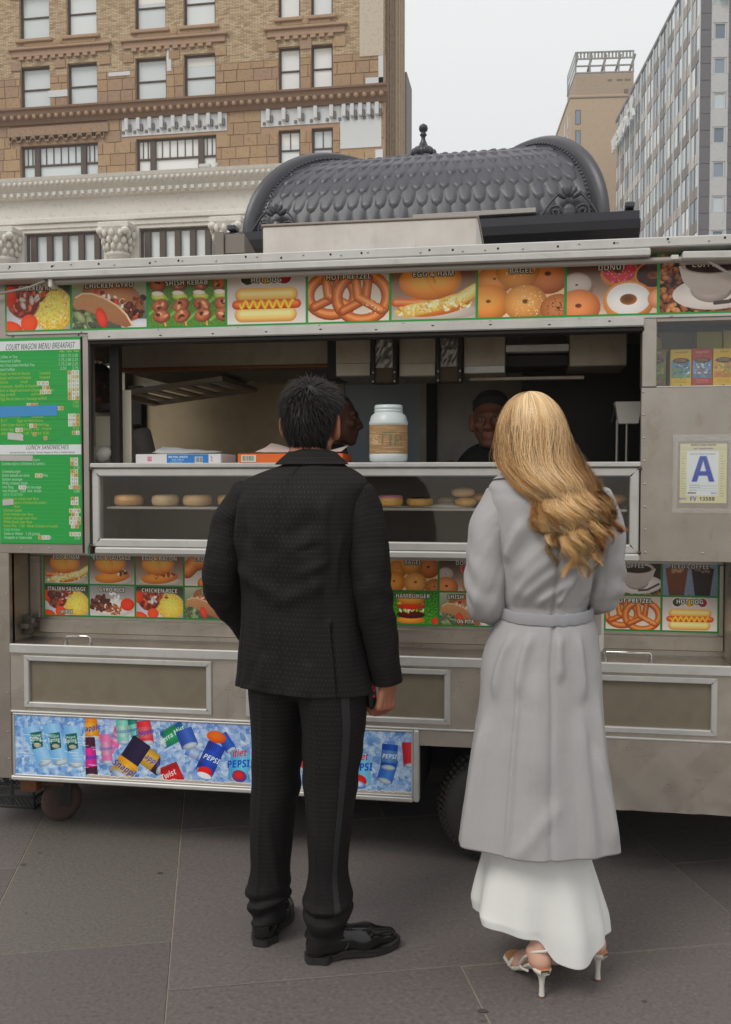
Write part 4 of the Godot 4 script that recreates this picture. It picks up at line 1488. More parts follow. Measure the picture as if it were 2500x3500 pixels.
	prism_x(c, [Vector2(Z - 0.02, 20.12), Vector2(Z + 0.12, 20.12), Vector2(Z + 0.18, 20.3), Vector2(Z + 0.38, 20.52), Vector2(Z + 0.42, 20.76), Vector2(Z + 0.5, 20.78), Vector2(Z + 0.5, 20.88), Vector2(Z + 0.05, 20.96), Vector2(Z - 0.02, 20.96)], -62, -6.85)
	part("cornice", c, grained("cornice_brown", ["7d624c", "8c705a", "6a503e"], 0.05, 0.8, 0.85), b)
	var egg := stn(true)
	var ex := -29.0
	while ex < -7.0:
		ellipsoid(egg, V(ex, 20.44, Z + 0.33), V(0.13, 0.13, 0.09), 8, 5)
		ex += 0.42
	part("egg_moulding", egg, trim, b, "", "stuff")
	# scalloped corbel table over the left wide window
	var sc := stn()
	bx(sc, V(-27.3, 19.5, Z), V(-21.6, 20.0, Z + 0.12), 0.03)
	for k in 10:
		var cx := -26.9 + k * 0.53
		for j in 9:
			var a := PI * j / 8.0
			bx(sc, V(cx + 0.22 * cos(a) - 0.06, 19.2 + 0.2 * sin(a), Z), V(cx + 0.22 * cos(a) + 0.06, 19.5, Z + 0.16), 0.01)
	part("corbel_table", sc, terra[2], b)
	# bare white backing where the facing is off, with fixing brackets
	var bare := mat("bare_white", "d3d6d8", 0.8)
	var stained := mat("bracket_grey", "77736f", 0.6, 0.3)
	for q in [[-20.9, -15.2, 19.22, 20.1, 9], [-13.4, -9.31, 19.27, 20.1, 5], [-9.29, -7.2, 17.95, 20.1, 5]]:
		part("bare_patch", box(q[0], q[1], q[2], q[3], Z - 0.2, Z + 0.01, 0.0), bare, b, "white backing where the facing is missing")
		for k in q[4]:
			var bxx: float = q[0] + (k + 0.5) * (q[1] - q[0]) / q[4]
			var st := stn()
			bx(st, V(bxx - 0.1, 19.5, Z), V(bxx + 0.1, 20.1, Z + 0.2), 0.02)
			part("bracket", st, bare, b)
			var s2 := stn()
			bx(s2, V(bxx + 0.1, 19.45, Z), V(bxx + 0.22, 19.8, Z + 0.12), 0.01)
			part("anchor", s2, stained, b)
			s2 = stn()
			bx(s2, V(bxx - 0.3, 19.35, Z), V(bxx - 0.16, 19.5, Z + 0.06), 0.01)
			part("anchor", s2, stained, b)
	for q in [[-21.6, -20.4, 22.35, 22.56], [-25.0, -23.9, 21.5, 21.85], [-18.4, -18.15, 22.4, 23.6], [-7.35, -7.1, 21.0, 22.5], [-8.0, -7.1, 21.0, 21.35], [-7.5, -7.12, 17.2, 17.8]]:
		part("repair_patch", box(q[0], q[1], q[2], q[3], Z, Z + 0.045, 0.01), bare, b)
	# pale entablature
	var e := stn()
	prism_x(e, [Vector2(Z, 16.15), Vector2(Z + 0.3, 16.2), Vector2(Z + 0.35, 16.5), Vector2(Z + 0.6, 16.7), Vector2(Z + 0.75, 16.98), Vector2(Z + 0.8, 17.14), Vector2(Z + 0.02, 17.2), Vector2(Z, 17.2)], -62, -6.6)
	part("cornice", e, white, b, "pale stone cornice")
	var dn := stn()
	var dx := -29.0
	while dx < -7.0:
		bx(dn, V(dx, 16.24, Z + 0.28), V(dx + 0.2, 16.44, Z + 0.5), 0.02)
		dx += 0.4
	part("dentils", dn, white, b, "", "stuff")
	var lf := stn(true)
	dx = -29.0
	while dx < -7.0:
		ellipsoid(lf, V(dx, 16.84, Z + 0.68), V(0.11, 0.13, 0.07), 8, 5)
		dx += 0.3
	part("leaf_moulding", lf, white, b, "", "stuff")
	for k in 2: part("architrave", box(-62, -6.9, 14.62 + k * 0.27, 14.88 + k * 0.27, Z, Z + 0.12 + k * 0.1, 0.03), white, b)
	# columns with leafy capitals
	for cx in [-27.4, -21.0, -15.0]:
		var col := stn(true)
		lathe(col, [[0.62, 6.0], [0.6, 9.0], [0.56, 12.9], [0.62, 12.95], [0.62, 13.1], [0.55, 13.12], [0.6, 13.5], [0.72, 14.0], [0.86, 14.3]], 24, Transform3D(Basis.IDENTITY, V(cx, 0, Z + 0.35)))
		var cm := part("column", col, white, b)
		var lv := stn(true)
		for r in 3:
			for k in 12:
				var a := TAU * (k + 0.5 * (r % 2)) / 12.0
				var rr := 0.66 + r * 0.1
				ellipsoid(lv, V(cx + cos(a) * rr, 13.35 + r * 0.32, Z + 0.35 + sin(a) * rr), V(0.13, 0.2, 0.13), 8, 6)
		for sx in [-1.0, 1.0]:
			for sz in [-1.0, 1.0]: ellipsoid(lv, V(cx + sx * 0.68, 14.12, Z + 0.35 + sz * 0.68), V(0.22, 0.2, 0.22), 10, 7)
		part("capital", lv, white, cm)
		part("abacus", box(cx - 0.85, cx + 0.85, 14.3, 14.6, Z - 0.4, Z + 1.05, 0.04), white, cm)
	# a small camera on the cornice
	var sc2 := stn()
	bx(sc2, V(-16.5, 17.22, Z + 0.4), V(-15.9, 17.4, Z + 0.62), 0.03)
	rod(sc2, V(-15.7, 17.2, Z + 0.5), V(-15.55, 17.42, Z + 0.5), 0.06)
	part("security_camera", sc2, mat("pale_metal", "c9cbcc", 0.5), b)

func face_frame(o: Vector3, dir: Vector3) -> Transform3D:
	# local x along dir, y up, z out of the face (to the left of dir seen from above)
	return Transform3D(Basis(dir, Vector3.UP, dir.cross(Vector3.UP)), o)

func tan_building() -> void:
	var o := V(6.43, 0, -149.8)
	var e1 := V(-0.0937, 0, -0.9956)
	var e2 := V(0.9956, 0, -0.0937)
	var t := thing("tan_brick_tower", "tan brick high-rise with open lattice crown, beyond the glass office tower", "building", o, atan2(0.0937, 0.9956))
	# its own axes: x = e2 to the right, z = towards the camera (-e1)
	var tan_m := grained("tan_brick", ["b59d80", "bda588", "ab9376"], 0.05, 0.12, 0.9)
	var dark := mat("slate_glass", "7c8ea0", 0.15)
	var rim := mat("window_rim", "6a5a4c", 0.7)
	part("wall", box(0, 30, 0, 60.3, -40, 0, 0.1), tan_m, t, "", "", false)
	part("parapet", box(-0.15, 30, 60.3, 60.75, -40, 0.15, 0.1), mat("coping_tan", "b09a7e", 0.8), t, "", "", false)
	part("upper_block", box(0.85, 9.8, 60.75, 64.2, -9.5, -0.4, 0.1), grained("tan_upper", ["a38d76", "ab957e", "99836c"], 0.05, 0.12, 0.9), t, "", "", false)
	for q in [[0.82, 1.66, 56.3, 58.5], [0.85, 1.67, 53.2, 55.4], [0.85, 1.67, 50.0, 52.2]]:
		var f := stn(); frame(f, q[0], q[1], q[2], q[3], 0.1, -0.1, 0.06, 0.02)
		var w := part("window", f, rim, t, "", "", false)
		part("pane", box(q[0] + 0.1, q[1] - 0.1, q[2] + 0.1, q[3] - 0.1, -0.08, 0.012, 0.0), dark, w, "", "", false)
	for q in [[-1.5, 56.3], [-1.5, 53.2], [-5.0, 56.3], [-5.0, 53.2], [-9.5, 53.2], [-13, 53.2]]:
		part("window", box(-0.05, 0.1, q[1], q[1] + 2.2, q[0] - 1.0, q[0], 0.02), dark, t, "", "", false)
	for q in [[5.8, 6.5], [7.2, 8.1], [8.4, 9.3]]: part("vent", box(q[0], q[1], 62.9, 63.25, -0.5, -0.385, 0.02), rim, t, "", "", false)
	part("vent", box(8.3, 9.0, 60.85, 61.7, -0.5, -0.385, 0.02), rim, t, "", "", false)
	# open crown: posts, rails and thin slats
	var steel := mat("crown_steel", "8e8c88", 0.6, 0.2)
	var c := stn()
	for x in [0.9, 3.1, 5.3, 7.5, 9.7]:
		bx(c, V(x - 0.12, 64.2, -0.6), V(x + 0.12, 67.5, -0.4), 0.02)
		bx(c, V(x - 0.12, 64.2, -9.4), V(x + 0.12, 67.5, -9.2), 0.02)
		rod(c, V(x, 64.3, -9.3), V(x + 0.3, 67.0, -0.6), 0.2, 6)
	part("crown_post", c, steel, t, "", "", false)
	for y in [64.25, 65.3, 66.4, 67.4]:
		var r := stn()
		bx(r, V(0.8, y, -0.62), V(9.85, y + 0.22, -0.42), 0.02)
		bx(r, V(0.8, y, -9.4), V(9.85, y + 0.22, -9.2), 0.02)
		bx(r, V(0.8, y, -9.2), V(1.0, y + 0.22, -0.62), 0.02)
		part("crown_rail", r, steel, t, "", "", false)
	for k in 16:
		part("slat", box(1.0 + k * 0.54, 1.28 + k * 0.54, 66.62, 67.38, -0.58, -0.5, 0.01), steel, t, "", "", false)
	part("crown_screen", box(0.84, 0.9, 64.3, 67.4, -9.2, -0.7, 0.0), mat("crown_glass", "a9b0b4", 0.2), t, "", "", false)

func glass_tower() -> void:
	var o := V(16.81, 0, -95.7)
	var t := thing("glass_office_tower", "grey office tower with a panelled glass flank and white windowed end wall", "building", o, atan2(0.0937, 0.9956))
	# own axes: x to the right along the end wall, -z along the long flank
	var H := 52.9
	part("core", box(0.3, 14, 0, H - 0.3, -44.3, -0.3, 0.0), mat("tower_core", "5c5a5c", 0.8), t, "", "", false)
	part("roof_edge", box(-0.15, 14, H - 0.3, H + 0.2, -44.6, 0.2, 0.05), mat("roof_edge", "6e6c6c", 0.5, 0.4), t, "", "", false)
	var glass := []
	for h in ["8a98a4", "c4cfd4", "6e7c88", "dce2e4", "e8eaea", "a8b0b0"]: glass.append(mat("tower_glass" + h, h, 0.12))
	var spand := []
	for h in ["84766c", "9c8e84", "b0a69c", "74685f", "c4bcb4"]: spand.append(mat("tower_spandrel" + h, h, 0.5))
	var fin := mat("tower_fin", "c4c6c6", 0.4, 0.3)
	for i in 13:
		var z := -0.25 - i * 3.4
		var st := stn()
		bx(st, V(-0.16, 0, z - 0.14), V(0.3, H - 0.3, z + 0.14), 0.02)
		part("mullion", st, fin, t, "", "", false)
		var s2 := stn()
		bx(s2, V(-0.1, 0, z - 1.78), V(0.3, H - 0.3, z - 1.62), 0.02)
		part("mullion", s2, mat("tower_fin_dark", "77726e", 0.5, 0.2), t, "", "", false)
		for f in range(5, 16):
			var y := f * 3.36 - 0.9
			if y > H - 1.0: continue
			for half in 2:
				var za := z - 0.18 - half * 1.6
				var zb := za - 1.44
				if i > 8 and half == 1: continue
				if i > 8: zb = za - 3.04
				part("pane", box(-0.02, 0.28, y + 1.15, minf(y + 3.3, H - 0.35), zb, za, 0.0), glass[rng.randi() % 6], t, "", "", false)
			part("spandrel", box(-0.07, 0.28, y, y + 1.12, z - 3.24, z - 0.16, 0.0), spand[rng.randi() % 5], t, "", "", false)
	# end wall
	var dk := grained("tower_dark_strip", ["5f5a60", "69646a", "565156"], 0.03, 0.3, 0.4)
	var pale := grained("tower_pale", ["b9babb", "c2c3c3", "aeb0b1"], 0.03, 0.2, 0.6)
	for x in [[-0.1, 0.9], [2.62, 3.6], [5.3, 6.3]]:
		for f in 33:
			part("dark_panel", box(x[0], x[1], f * 1.62, f * 1.62 + 1.58, -0.3, 0.0, 0.015), dk, t, "", "", false)
	for x in [[0.9, 2.62], [3.6, 5.3]]:
		for f in range(0, 16):
			var y := f * 3.36 - 1.0
			part("pale_panel", box(x[0] + 0.01, x[1] - 0.01, y, y + 1.74, -0.3, -0.06, 0.02), pale, t, "", "", false)
			for k in 2: part("jamb_panel", box(x[0] + 0.01 + k * 1.48, x[0] + 0.24 + k * 1.48, y + 1.75, y + 3.35, -0.3, -0.06, 0.01), pale, t, "", "", false)
			if f < 5: continue
			var fr := stn(); frame(fr, x[0] + 0.25, x[1] - 0.25, y + 1.76, y + 3.34, 0.09, -0.3, -0.1, 0.02)
			for k in [0.36, 1.24 - 0.08 + 0.18]: bx(fr, V(x[0] + k, y + 1.85, -0.29), V(x[0] + k + 0.06, y + 3.25, -0.12), 0.0)
			var w := part("window", fr, mat("white_frame", "c8cacc", 0.5), t, "", "", false)
			part("pane", box(x[0] + 0.34, x[1] - 0.34, y + 1.85, y + 3.25, -0.26, -0.2, 0.0), glass[(f * 5) % 3], w, "", "", false)
	# rooftop and flank lettering
	var lit := mat("sign_white", "dfe0e0", 0.5)
	var w1 := MeshInstance3D.new()
	w1.mesh = letters("W", bold, 2.2, 0.3); w1.name = "sign_letter"; w1.material_override = lit
	t.add_child(w1); w1.position = V(2.5, 49.3, 0.35)
	var tx := "wework"
	for i in 6:
		var m := MeshInstance3D.new()
		m.mesh = letters(tx[i], bold, 2.7, 0.3)
		m.name = "sign_letter"; m.material_override = lit
		t.add_child(m, true)
		m.rotation.y = -PI / 2
		m.position = V(-0.55, 49.4, -43.2 + i * 2.55)

func kiosk() -> void:
	var k := thing("domed_kiosk", "dark iron kiosk with a scale-shingled barrel roof and ball finial, rising behind the cart", "kiosk", V(-0.9, 0, -6.0))
	var iron := grained("kiosk_iron", ["424249", "4c4c53", "393940"], 0.04, 3.0, 0.4)
	var rimm := mat("kiosk_rim", "45454b", 0.38)
	var z0 := -5.0; var y0 := 3.66; var Ry := 0.92; var Rz := 0.92; var sl := 0.78
	var xr := 0.62; var xl := -2.42
	var S := func(u: float, ph: float, off: float) -> Vector3:
		var zz := z0 - Rz * (1.0 - cos(ph))
		var ins := sl * (z0 - zz)
		var x := lerpf(xl + ins, xr - ins, u)
		return V(x, y0 + (Ry + off) * sin(ph), z0 - Rz + (Rz + off) * cos(ph))
	var st := stn(true)
	var rows := []
	for i in 33:
		var row := PackedVector3Array()
		for j in 13: row.append(S.call(j / 12.0, PI * i / 32.0, 0.0))
		rows.append(row)
	skin(st, rows, false, false)
	part("roof_shell", st, iron, k)
	# shingles, each its own tongue
	var nrow := 9
	for r in nrow:
		var ph := 0.06 + r * 0.185
		var n := 23
		for i in n:
			var uc := (i + (0.5 if r % 2 else 0.0) + 0.25) / (n + 0.25)
			if uc > 0.985: continue
			var half := 0.5 / n
			var t := stn(true)
			var g := []
			var jig := rng.randf_range(0.85, 1.15)
			for a in 10:
				var f := a / 9.0
				var row := PackedVector3Array()
				for q in 7:
					var x := (q - 3) / 3.0
					var wid := half * (1.0 if f < 0.5 else sqrt(maxf(0.0, 1.0 - pow((f - 0.5) / 0.5, 2.2))))
					wid = maxf(wid, half * 0.02)
					var p := ph + 0.34 - 0.35 * f
					var bulge := (0.004 + 0.023 * f * f * f) * jig * (1.0 - 0.7 * pow(absf(x), 4.0))
					if a == 9: bulge = 0.001
					bulge += 0.0022 * sin(x * 9.0 + i) * (1.0 - f)
					row.append(S.call(clampf(uc + x * wid * 0.98, 0.0, 1.0), p, bulge))
				g.append(row)
			skin(t, g, false, true)
			part("shingle", t, iron, k)
	# arched end ribs
	for side in [0, 1]:
		var rb := stn(true)
		var rr := []
		for i in 41:
			var ph := PI * i / 40.0
			var row := PackedVector3Array()
			for q in [[-0.02, -0.02], [-0.02, 0.05], [-0.012, 0.07], [0.045, 0.088], [0.062, 0.08], [0.07, 0.04], [0.07, -0.05]]:
				var sc: float = 1.0 + q[1]
				var zz := z0 - Rz + Rz * sc * cos(ph)
				var x: float = (xl + sl * (z0 - zz) - q[0] - 0.0) if side == 0 else (xr - sl * (z0 - zz) + q[0])
				row.append(V(x, y0 + Ry * sc * sin(ph) * 1.02, zz))
			rr.append(row)
		skin(rb, rr, false, side == 0)
		part("end_rib", rb, rimm, k)
		# beaded inner edge
		var bd := stn(true)
		for i in 46:
			var ph := PI * 0.62 * i / 45.0
			ellipsoid(bd, S.call(0.012 if side == 0 else 0.988, ph, 0.035), V(0.013, 0.013, 0.013), 6, 4)
		part("bead_edge", bd, rimm, k, "", "stuff")
		# scroll ornament at the foot
		var sx := xl + 0.2 if side == 0 else xr - 0.22
		var sc2 := stn(true)
		for m in [-1.0, 1.0]:
			var pts := []
			for i in 26:
				var a := i * 0.42
				var rad := 0.085 * (1.0 - i / 30.0)
				pts.append(V(sx + m * (0.12 - rad * 0.8 * cos(a)), y0 + 0.08 + rad * 0.8 * sin(a), z0 + 0.05))
			tube(sc2, pts, 0.011, 6)
			var leaf := []
			for i in 9: leaf.append(V(sx + m * (0.24 - i * 0.028), y0 + 0.05 + 0.2 * sin(i / 8.0 * PI * 0.55), z0 + 0.06))
			tube(sc2, leaf, 0.011, 6)
		for i in 5:
			var a := PI * (0.2 + 0.15 * i)
			ellipsoid(sc2, V(sx + cos(a) * 0.08, y0 + 0.17 + sin(a) * 0.09, z0 + 0.06), V(0.024, 0.05, 0.03), 8, 6, Basis(Vector3.BACK, a - PI / 2))
		ellipsoid(sc2, V(sx, y0 + 0.07, z0 + 0.06), V(0.06, 0.08, 0.03), 10, 6)
		part("scroll_ornament", sc2, rimm, k)
	# eaves moulding and body
	var m := stn()
	var prof := [Vector2(z0 - 2.0, y0 - 0.24), Vector2(z0 + 0.02, y0 - 0.24), Vector2(z0 + 0.06, y0 - 0.18), Vector2(z0 + 0.2, y0 - 0.12), Vector2(z0 + 0.22, y0 - 0.05), Vector2(z0 + 0.1, y0 - 0.03), Vector2(z0 + 0.1, y0 + 0.05), Vector2(z0 + 0.03, y0 + 0.08), Vector2(z0 - 2.0, y0 + 0.08)]
	prism_x(m, prof, -2.75, 0.98)
	part("eaves_moulding", m, mat("kiosk_black", "303036", 0.35), k)
	part("eaves_strip", box(-0.95, 0.12, y0 + 0.085, y0 + 0.125, z0 - 0.02, z0 + 0.09, 0.003), mat("pale_strip", "a7a39e", 0.6), k)
	part("wall", box(-2.4, 0.65, 0, y0 - 0.24, z0 - 1.9, z0 - 0.1, 0.01), mat("kiosk_wall", "33343a", 0.5), k)
	for x in [-2.68, 0.86]: part("eaves_block", box(x, x + 0.08, y0 + 0.08, y0 + 0.13, z0 - 0.02, z0 + 0.1, 0.01), rimm, k)
	var f := stn(true)
	lathe(f, [[0.0, 4.5], [0.125, 4.52], [0.13, 4.57], [0.1, 4.6], [0.118, 4.64], [0.122, 4.68], [0.09, 4.72], [0.05, 4.735], [0.04, 4.76], [0.022, 4.8], [0.02, 4.83], [0.036, 4.845], [0.03, 4.86], [0.02, 4.87], [0.04, 4.89], [0.046, 4.915], [0.038, 4.94], [0.012, 4.958], [0.0, 4.96]], 20, Transform3D(Basis.IDENTITY, V(-1.03, 0.03, -6.05)))
	for i in 10:
		var a := TAU * i / 10.0
		ellipsoid(f, V(-1.03 + cos(a) * 0.105, 4.69, -6.05 + sin(a) * 0.105), V(0.03, 0.045, 0.03), 8, 6)
	part("finial", f, mat("kiosk_black", "303036", 0.35), k)
	k.rotation.y = deg_to_rad(-2.5)

# ------------------------------------------------------------------ the food cart
func steel_mat(key: String, cols: Array, rough: float, metal := 0.85, band := 0.0) -> StandardMaterial3D:
	if mats.has(key): return mats[key]
	var m := StandardMaterial3D.new()
	mats[key] = m
	m.metallic = metal
	m.uv1_triplanar = true
	m.uv1_world_triplanar = true
	m.uv1_scale = Vector3.ONE * 0.9
	# sheet metal with cloudy wear, run marks and hair scratches
	var al := Image.create(400, 400, false, Image.FORMAT_RGB8)
	var base := srgb(cols[0])
	var ox := float(key.hash() % 500)
	for y in 400:
		for x in 400:
			var c := noise.get_noise_2d(x * 0.5 + ox, y * 0.5) * 0.035 + noise.get_noise_2d(x * 1.2, y * 0.35 + ox) * 0.014 + bump_noise.get_noise_2d(x * 3.0 + ox, y * 3.0) * 0.012
			var d := smoothstep(0.25, 0.6, noise.get_noise_2d(x * 0.9 + 400.0 + ox, y * 0.5)) * 0.03
			al.set_pixel(x, y, Color(base.r + c - d * 0.8, base.g + c - d, base.b + c - d * 1.2))
	for i in 34:
		var x := rng.randf() * 400.0; var y := rng.randf() * 400.0
		var an := rng.randf_range(-0.5, 0.5) + (PI / 2 if i % 3 == 0 else 0.0)
		for k in rng.randi_range(8, 60):
			var xi := int(x + cos(an) * k) % 400; var yi := int(y + sin(an) * k + 400.0) % 400
			if xi < 0: xi += 400
			al.set_pixel(xi, yi, al.get_pixel(xi, yi).lightened(0.07) if i % 2 else al.get_pixel(xi, yi).darkened(0.07))
	m.albedo_texture = tex(al)
	var bt := ramp_tex(0.012, [], 3, key.hash() % 1000)
	bt.as_normal_map = true
	bt.bump_strength = 5.0
	m.normal_enabled = true
	m.normal_texture = bt
	m.normal_scale = 0.06
	var im := Image.create(256, 256, false, Image.FORMAT_L8)
	for y in 256:
		for x in 256:
			var g := 0.55 + 0.12 * noise.get_noise_2d(x * 0.6, y * 9.0) + 0.1 * noise.get_noise_2d(x * 2.0 + 300, y * 2.0)
			if band > 0.0: g += band * (1.0 if fmod(x + y, 64.0) < 32.0 else -1.0) * (0.5 + 0.5 * noise.get_noise_2d(x * 1.0, y + 900.0))
			g = clampf(g * rough / 0.5, 0.05, 1.0)
			im.set_pixel(x, y, Color(g, g, g))
	m.roughness_texture = tex(im)
	m.roughness_texture_channel = BaseMaterial3D.TEXTURE_CHANNEL_RED
	m.roughness = 1.0
	return m

func cart() -> void:
	var c := thing("food_cart", "stainless steel street food cart with green menu board and food picture strip", "food cart", V(-0.8, 0, -0.9))
	var rail := steel_mat("rail_steel", ["c6c4c0", "cac8c4", "c0beba"], 0.42, 0.4)
	var steel := steel_mat("panel_steel", ["b2aaa0", "b6aca1", "a2978b"], 0.3, 0.88)
	var quilt := steel_mat("quilted_steel", ["bdb5aa", "c4bbae", "aca296"], 0.34, 0.8, 0.16)
	var dim := steel_mat("inner_steel", ["a39a8a", "a89f90", "9c9383"], 0.4, 0.7)
	var darkst := mat("dark_metal", "2e2a27", 0.5, 0.5)
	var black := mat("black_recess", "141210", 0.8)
	var gasket := mat("gasket", "3a3632", 0.6)
	var glass := pane_mat("clear_glass", 0.025, "5a605c")

	# ---- shell
	part("floor", box(-2.3, 1.4, 0.2, 0.24, -1.78, -0.51), darkst, c)
	part("chassis", box(-2.2, 1.3, 0.13, 0.2, -1.5, -0.6), darkst, c)
	part("back_wall", box(-2.32, 1.42, 0.24, 2.28, -1.84, -1.79), dim, c)
	var s := stn()
	bx(s, V(-2.34, 0.24, -1.79), V(-2.29, 1.0, -0.04)); bx(s, V(-2.34, 2.1, -1.79), V(-2.29, 2.28, -0.04))
	bx(s, V(-2.34, 1.0, -1.79), V(-2.29, 2.1, -1.7)); bx(s, V(-2.34, 1.0, -0.35), V(-2.29, 2.1, -0.04))
	part("side_wall", s, dim, c)
	part("side_wall", box(1.37, 1.42, 0.24, 2.28, -1.79, -0.04), dim, c)
	part("roof", box(-2.36, 1.45, 2.275, 2.3, -1.86, -0.02), rail, c)

	# ---- cornice over the pictures
	part("cornice", box(-2.4, 1.46, 2.263, 2.298, -0.1, 0.088, 0.004), rail, c)
	s = stn()
	bx(s, V(-2.4, 2.232, 0.0), V(0.42, 2.259, 0.1), 0.004)
	bx(s, V(0.42, 2.232, 0.0), V(1.46, 2.259, 0.1), 0.004, Transform3D(Basis(V(0, 0, 1), -0.022), V(0.056, -0.006, 0.002)))
	part("cornice_lip", s, rail, c)
	s = stn()
	rod(s, V(-1.84, 2.222, 0.066), V(1.4, 2.222, 0.066), 0.011)
	part("awning_rod", s, mat("rod_grey", "a29c95", 0.5, 0.3), c)
	s = stn()
	tube(s, [V(-2.2, 2.165, 0.03), V(-2.02, 2.19, 0.06), V(-1.9, 2.205, 0.075), V(-1.83, 2.226, 0.085)], 0.005)
	part("cable", s, mat("cable_grey", "a89f96", 0.6), c)
	s = stn()
	rod(s, V(0.58, 2.232, 0.08), V(0.72, 2.16, 0.02), 0.005)
	part("stay_rod", s, rail, c)
	part("rod_clip", box(0.487, 0.512, 2.215, 2.231, 0.06, 0.104), mat("clip_white", "cfcac4", 0.5), c)
	part("rod_clip", box(-1.815, -1.8, 2.2, 2.231, 0.04, 0.09), mat("clip_white", "cfcac4", 0.5), c)

	# ---- picture strip
	part("fascia", box(-2.3, 1.42, 2.02, 2.275, -0.04, -0.004), steel, c)
	var top := Image.create(2048, 176, false, Image.FORMAT_RGB8)
	top.fill(srgb("2a9a40"))
	print_grid(top, 8, 1, 256, 176, [dish_rice, dish_gyro, dish_kebab, dish_hotdog, dish_pretzel, dish_eggham, dish_bagel, dish_donut],
		["CHICKEN RICE", "CHICKEN GYRO", "SHISH KEBAB", "HOT DOG", "HOT PRETZEL", "EGG & HAM", "BAGEL", "DONUT"], 44.0, 16.0)
	var topm := printed(vivid(top), 0.3)
	var cof := Image.create(256, 176, false, Image.FORMAT_RGB8)
	print_grid(cof, 1, 1, 256, 176, [dish_coffee], ["COFFEE"], 44.0, 16.0)
	var cofm := printed(vivid(cof), 0.3)
	part("poster_board", box(-2.047, 0.784, 2.04, 2.262, -0.003, 0.0015, 0.0), mat("poster_green", "2fa044", 0.4), c)
	var px := [-2.044, -1.765, -1.448, -1.132, -0.816, -0.499, -0.18, 0.137, 0.459, 0.78]
	var what := ["chicken and rice", "a gyro in pita", "shish kebab skewers", "a hot dog with mustard", "two soft pretzels", "an egg and ham roll", "bagels", "iced doughnuts", "a coffee cup on beans"]
	for i in 9:
		var u0 := i / 8.0; var u1 := (i + 1) / 8.0
		if i == 8: u0 = 0.0; u1 = 1.0
		part("food_picture", card(px[i] + 0.005, px[i + 1] - 0.005, 2.052, 2.258, 0.0025, u0 + 0.002, u1 - 0.002, 0.01, 0.99), cofm if i == 8 else topm, c, "printed picture of " + what[i])
	part("poster_edging", box(-2.047, 0.784, 2.034, 2.044, 0.0016, 0.006, 0.001), rail, c)

	# ---- menu column
	part("menu_backing", box(-2.3, -1.716, 1.165, 2.02, -0.04, 0.0), steel, c)
	part("column_post", box(-1.716, -1.692, 1.165, 2.02, -0.05, 0.012), steel, c)
	s = stn()
	bx(s, V(-1.723, 1.17, 0.0), V(-1.718, 2.02, 0.016)); bx(s, V(-1.6915, 1.17, -0.02), V(-1.686, 2.0, 0.006))
	part("post_seam", s, gasket, c)
	var mb := part("menu_board", box(-2.08, -1.72, 1.203, 2.022, 0.001, 0.004, 0.001), mat("menu_green", "24a044", 0.4), c, "green printed menu board with breakfast and lunch prices")
	part("menu_print", card(-2.078, -1.722, 1.206, 2.019, 0.0055), printed(menu_print(), 0.4), mb)
	for q in [[-2.105, -1.828, 1.711, 1.753, "3f8fcb", 0.02], [-2.08, -1.935, 1.535, 1.557, "b9b6b0", -0.01], [-2.066, -2.02, 1.358, 1.382, "bdbab4", 0.02], [-2.04, -1.975, 1.618, 1.645, "c4c2be", -0.03]]:
		var t := stn(true)
		var rows := []
		for j in 4:
			var row := PackedVector3Array()
			for i in 25:
				var f := i / 24.0
				row.append(V(lerpf(q[0], q[1], f) + (0.004 * (j % 2) if i == 24 else 0.0), lerpf(q[3], q[2], j / 3.0) + q[5] * (f - 0.5) * 0.2, 0.0068 + 0.0012 * noise.get_noise_2d(i * 30.0, j * 40.0)))
			rows.append(row)
		skin(t, rows)
		part("tape_patch", t, mat("tape" + q[4], q[4], 0.55), mb, "blue tape over two menu lines" if q[4] == "3f8fcb" else "")

	# ---- serving window
	part("window_header", box(-1.69, 0.412, 2.004, 2.035, -0.02, 0.02, 0.004), rail, c)
	part("header_track", box(-1.69, 0.412, 1.988, 2.003, -0.05, 0.008, 0.003), darkst, c)
	part("jamb_post", box(0.406, 0.456, 1.79, 2.035, -0.06, 0.004, 0.003), steel, c)
	s = stn()
	bx(s, V(-1.648, 1.526, -0.12), V(-1.608, 2.0, -0.085)); bx(s, V(-1.69, 1.742, -0.115), V(-1.648, 1.768, -0.09))
	part("inner_post", s, darkst, c)
	part("counter", box(-1.69, 0.405, 1.506, 1.525, -0.42, 0.014, 0.004), rail, c)
	# ---- display case under the counter
	s = stn()
	frame(s, -1.685, 0.4, 1.196, 1.504, 0.031, -0.03, 0.006, 0.004)
	part("case_frame", s, rail, c)
	part("case_glass", box(-1.655, 0.37, 1.226, 1.474, -0.014, -0.010, 0.0), glass, c)
	part("case_rail", box(-1.672, 0.404, 1.168, 1.1945, -0.03, 0.016, 0.005), rail, c)
	part("case_floor", box(-1.68, 0.4, 1.18, 1.195, -0.44, -0.032), mat("case_brown", "6c6054", 0.4, 0.4), c)
	part("case_back", box(-1.68, 0.4, 1.195, 1.505, -0.44, -0.425), mat("case_brown", "6c6054", 0.4, 0.4), c)
	part("case_shelf", box(-1.645, 0.365, 1.343, 1.3535, -0.36, -0.04, 0.002), mat("shelf_pale", "a8a39c", 0.35, 0.5), c)
	for x in [-1.685, 0.388]: part("case_end", box(x, x + 0.012, 1.195, 1.505, -0.425, -0.032), dim, c)
	for x in [-1.684, 0.402]:
		for y in [1.2, 1.5]:
			s = stn(true); ellipsoid(s, V(x, y, 0.014), V(0.007, 0.007, 0.006), 8, 6)
			part("hinge_pin", s, mat("rust_brown", "5c4030", 0.7, 0.3), c)
	s = stn()
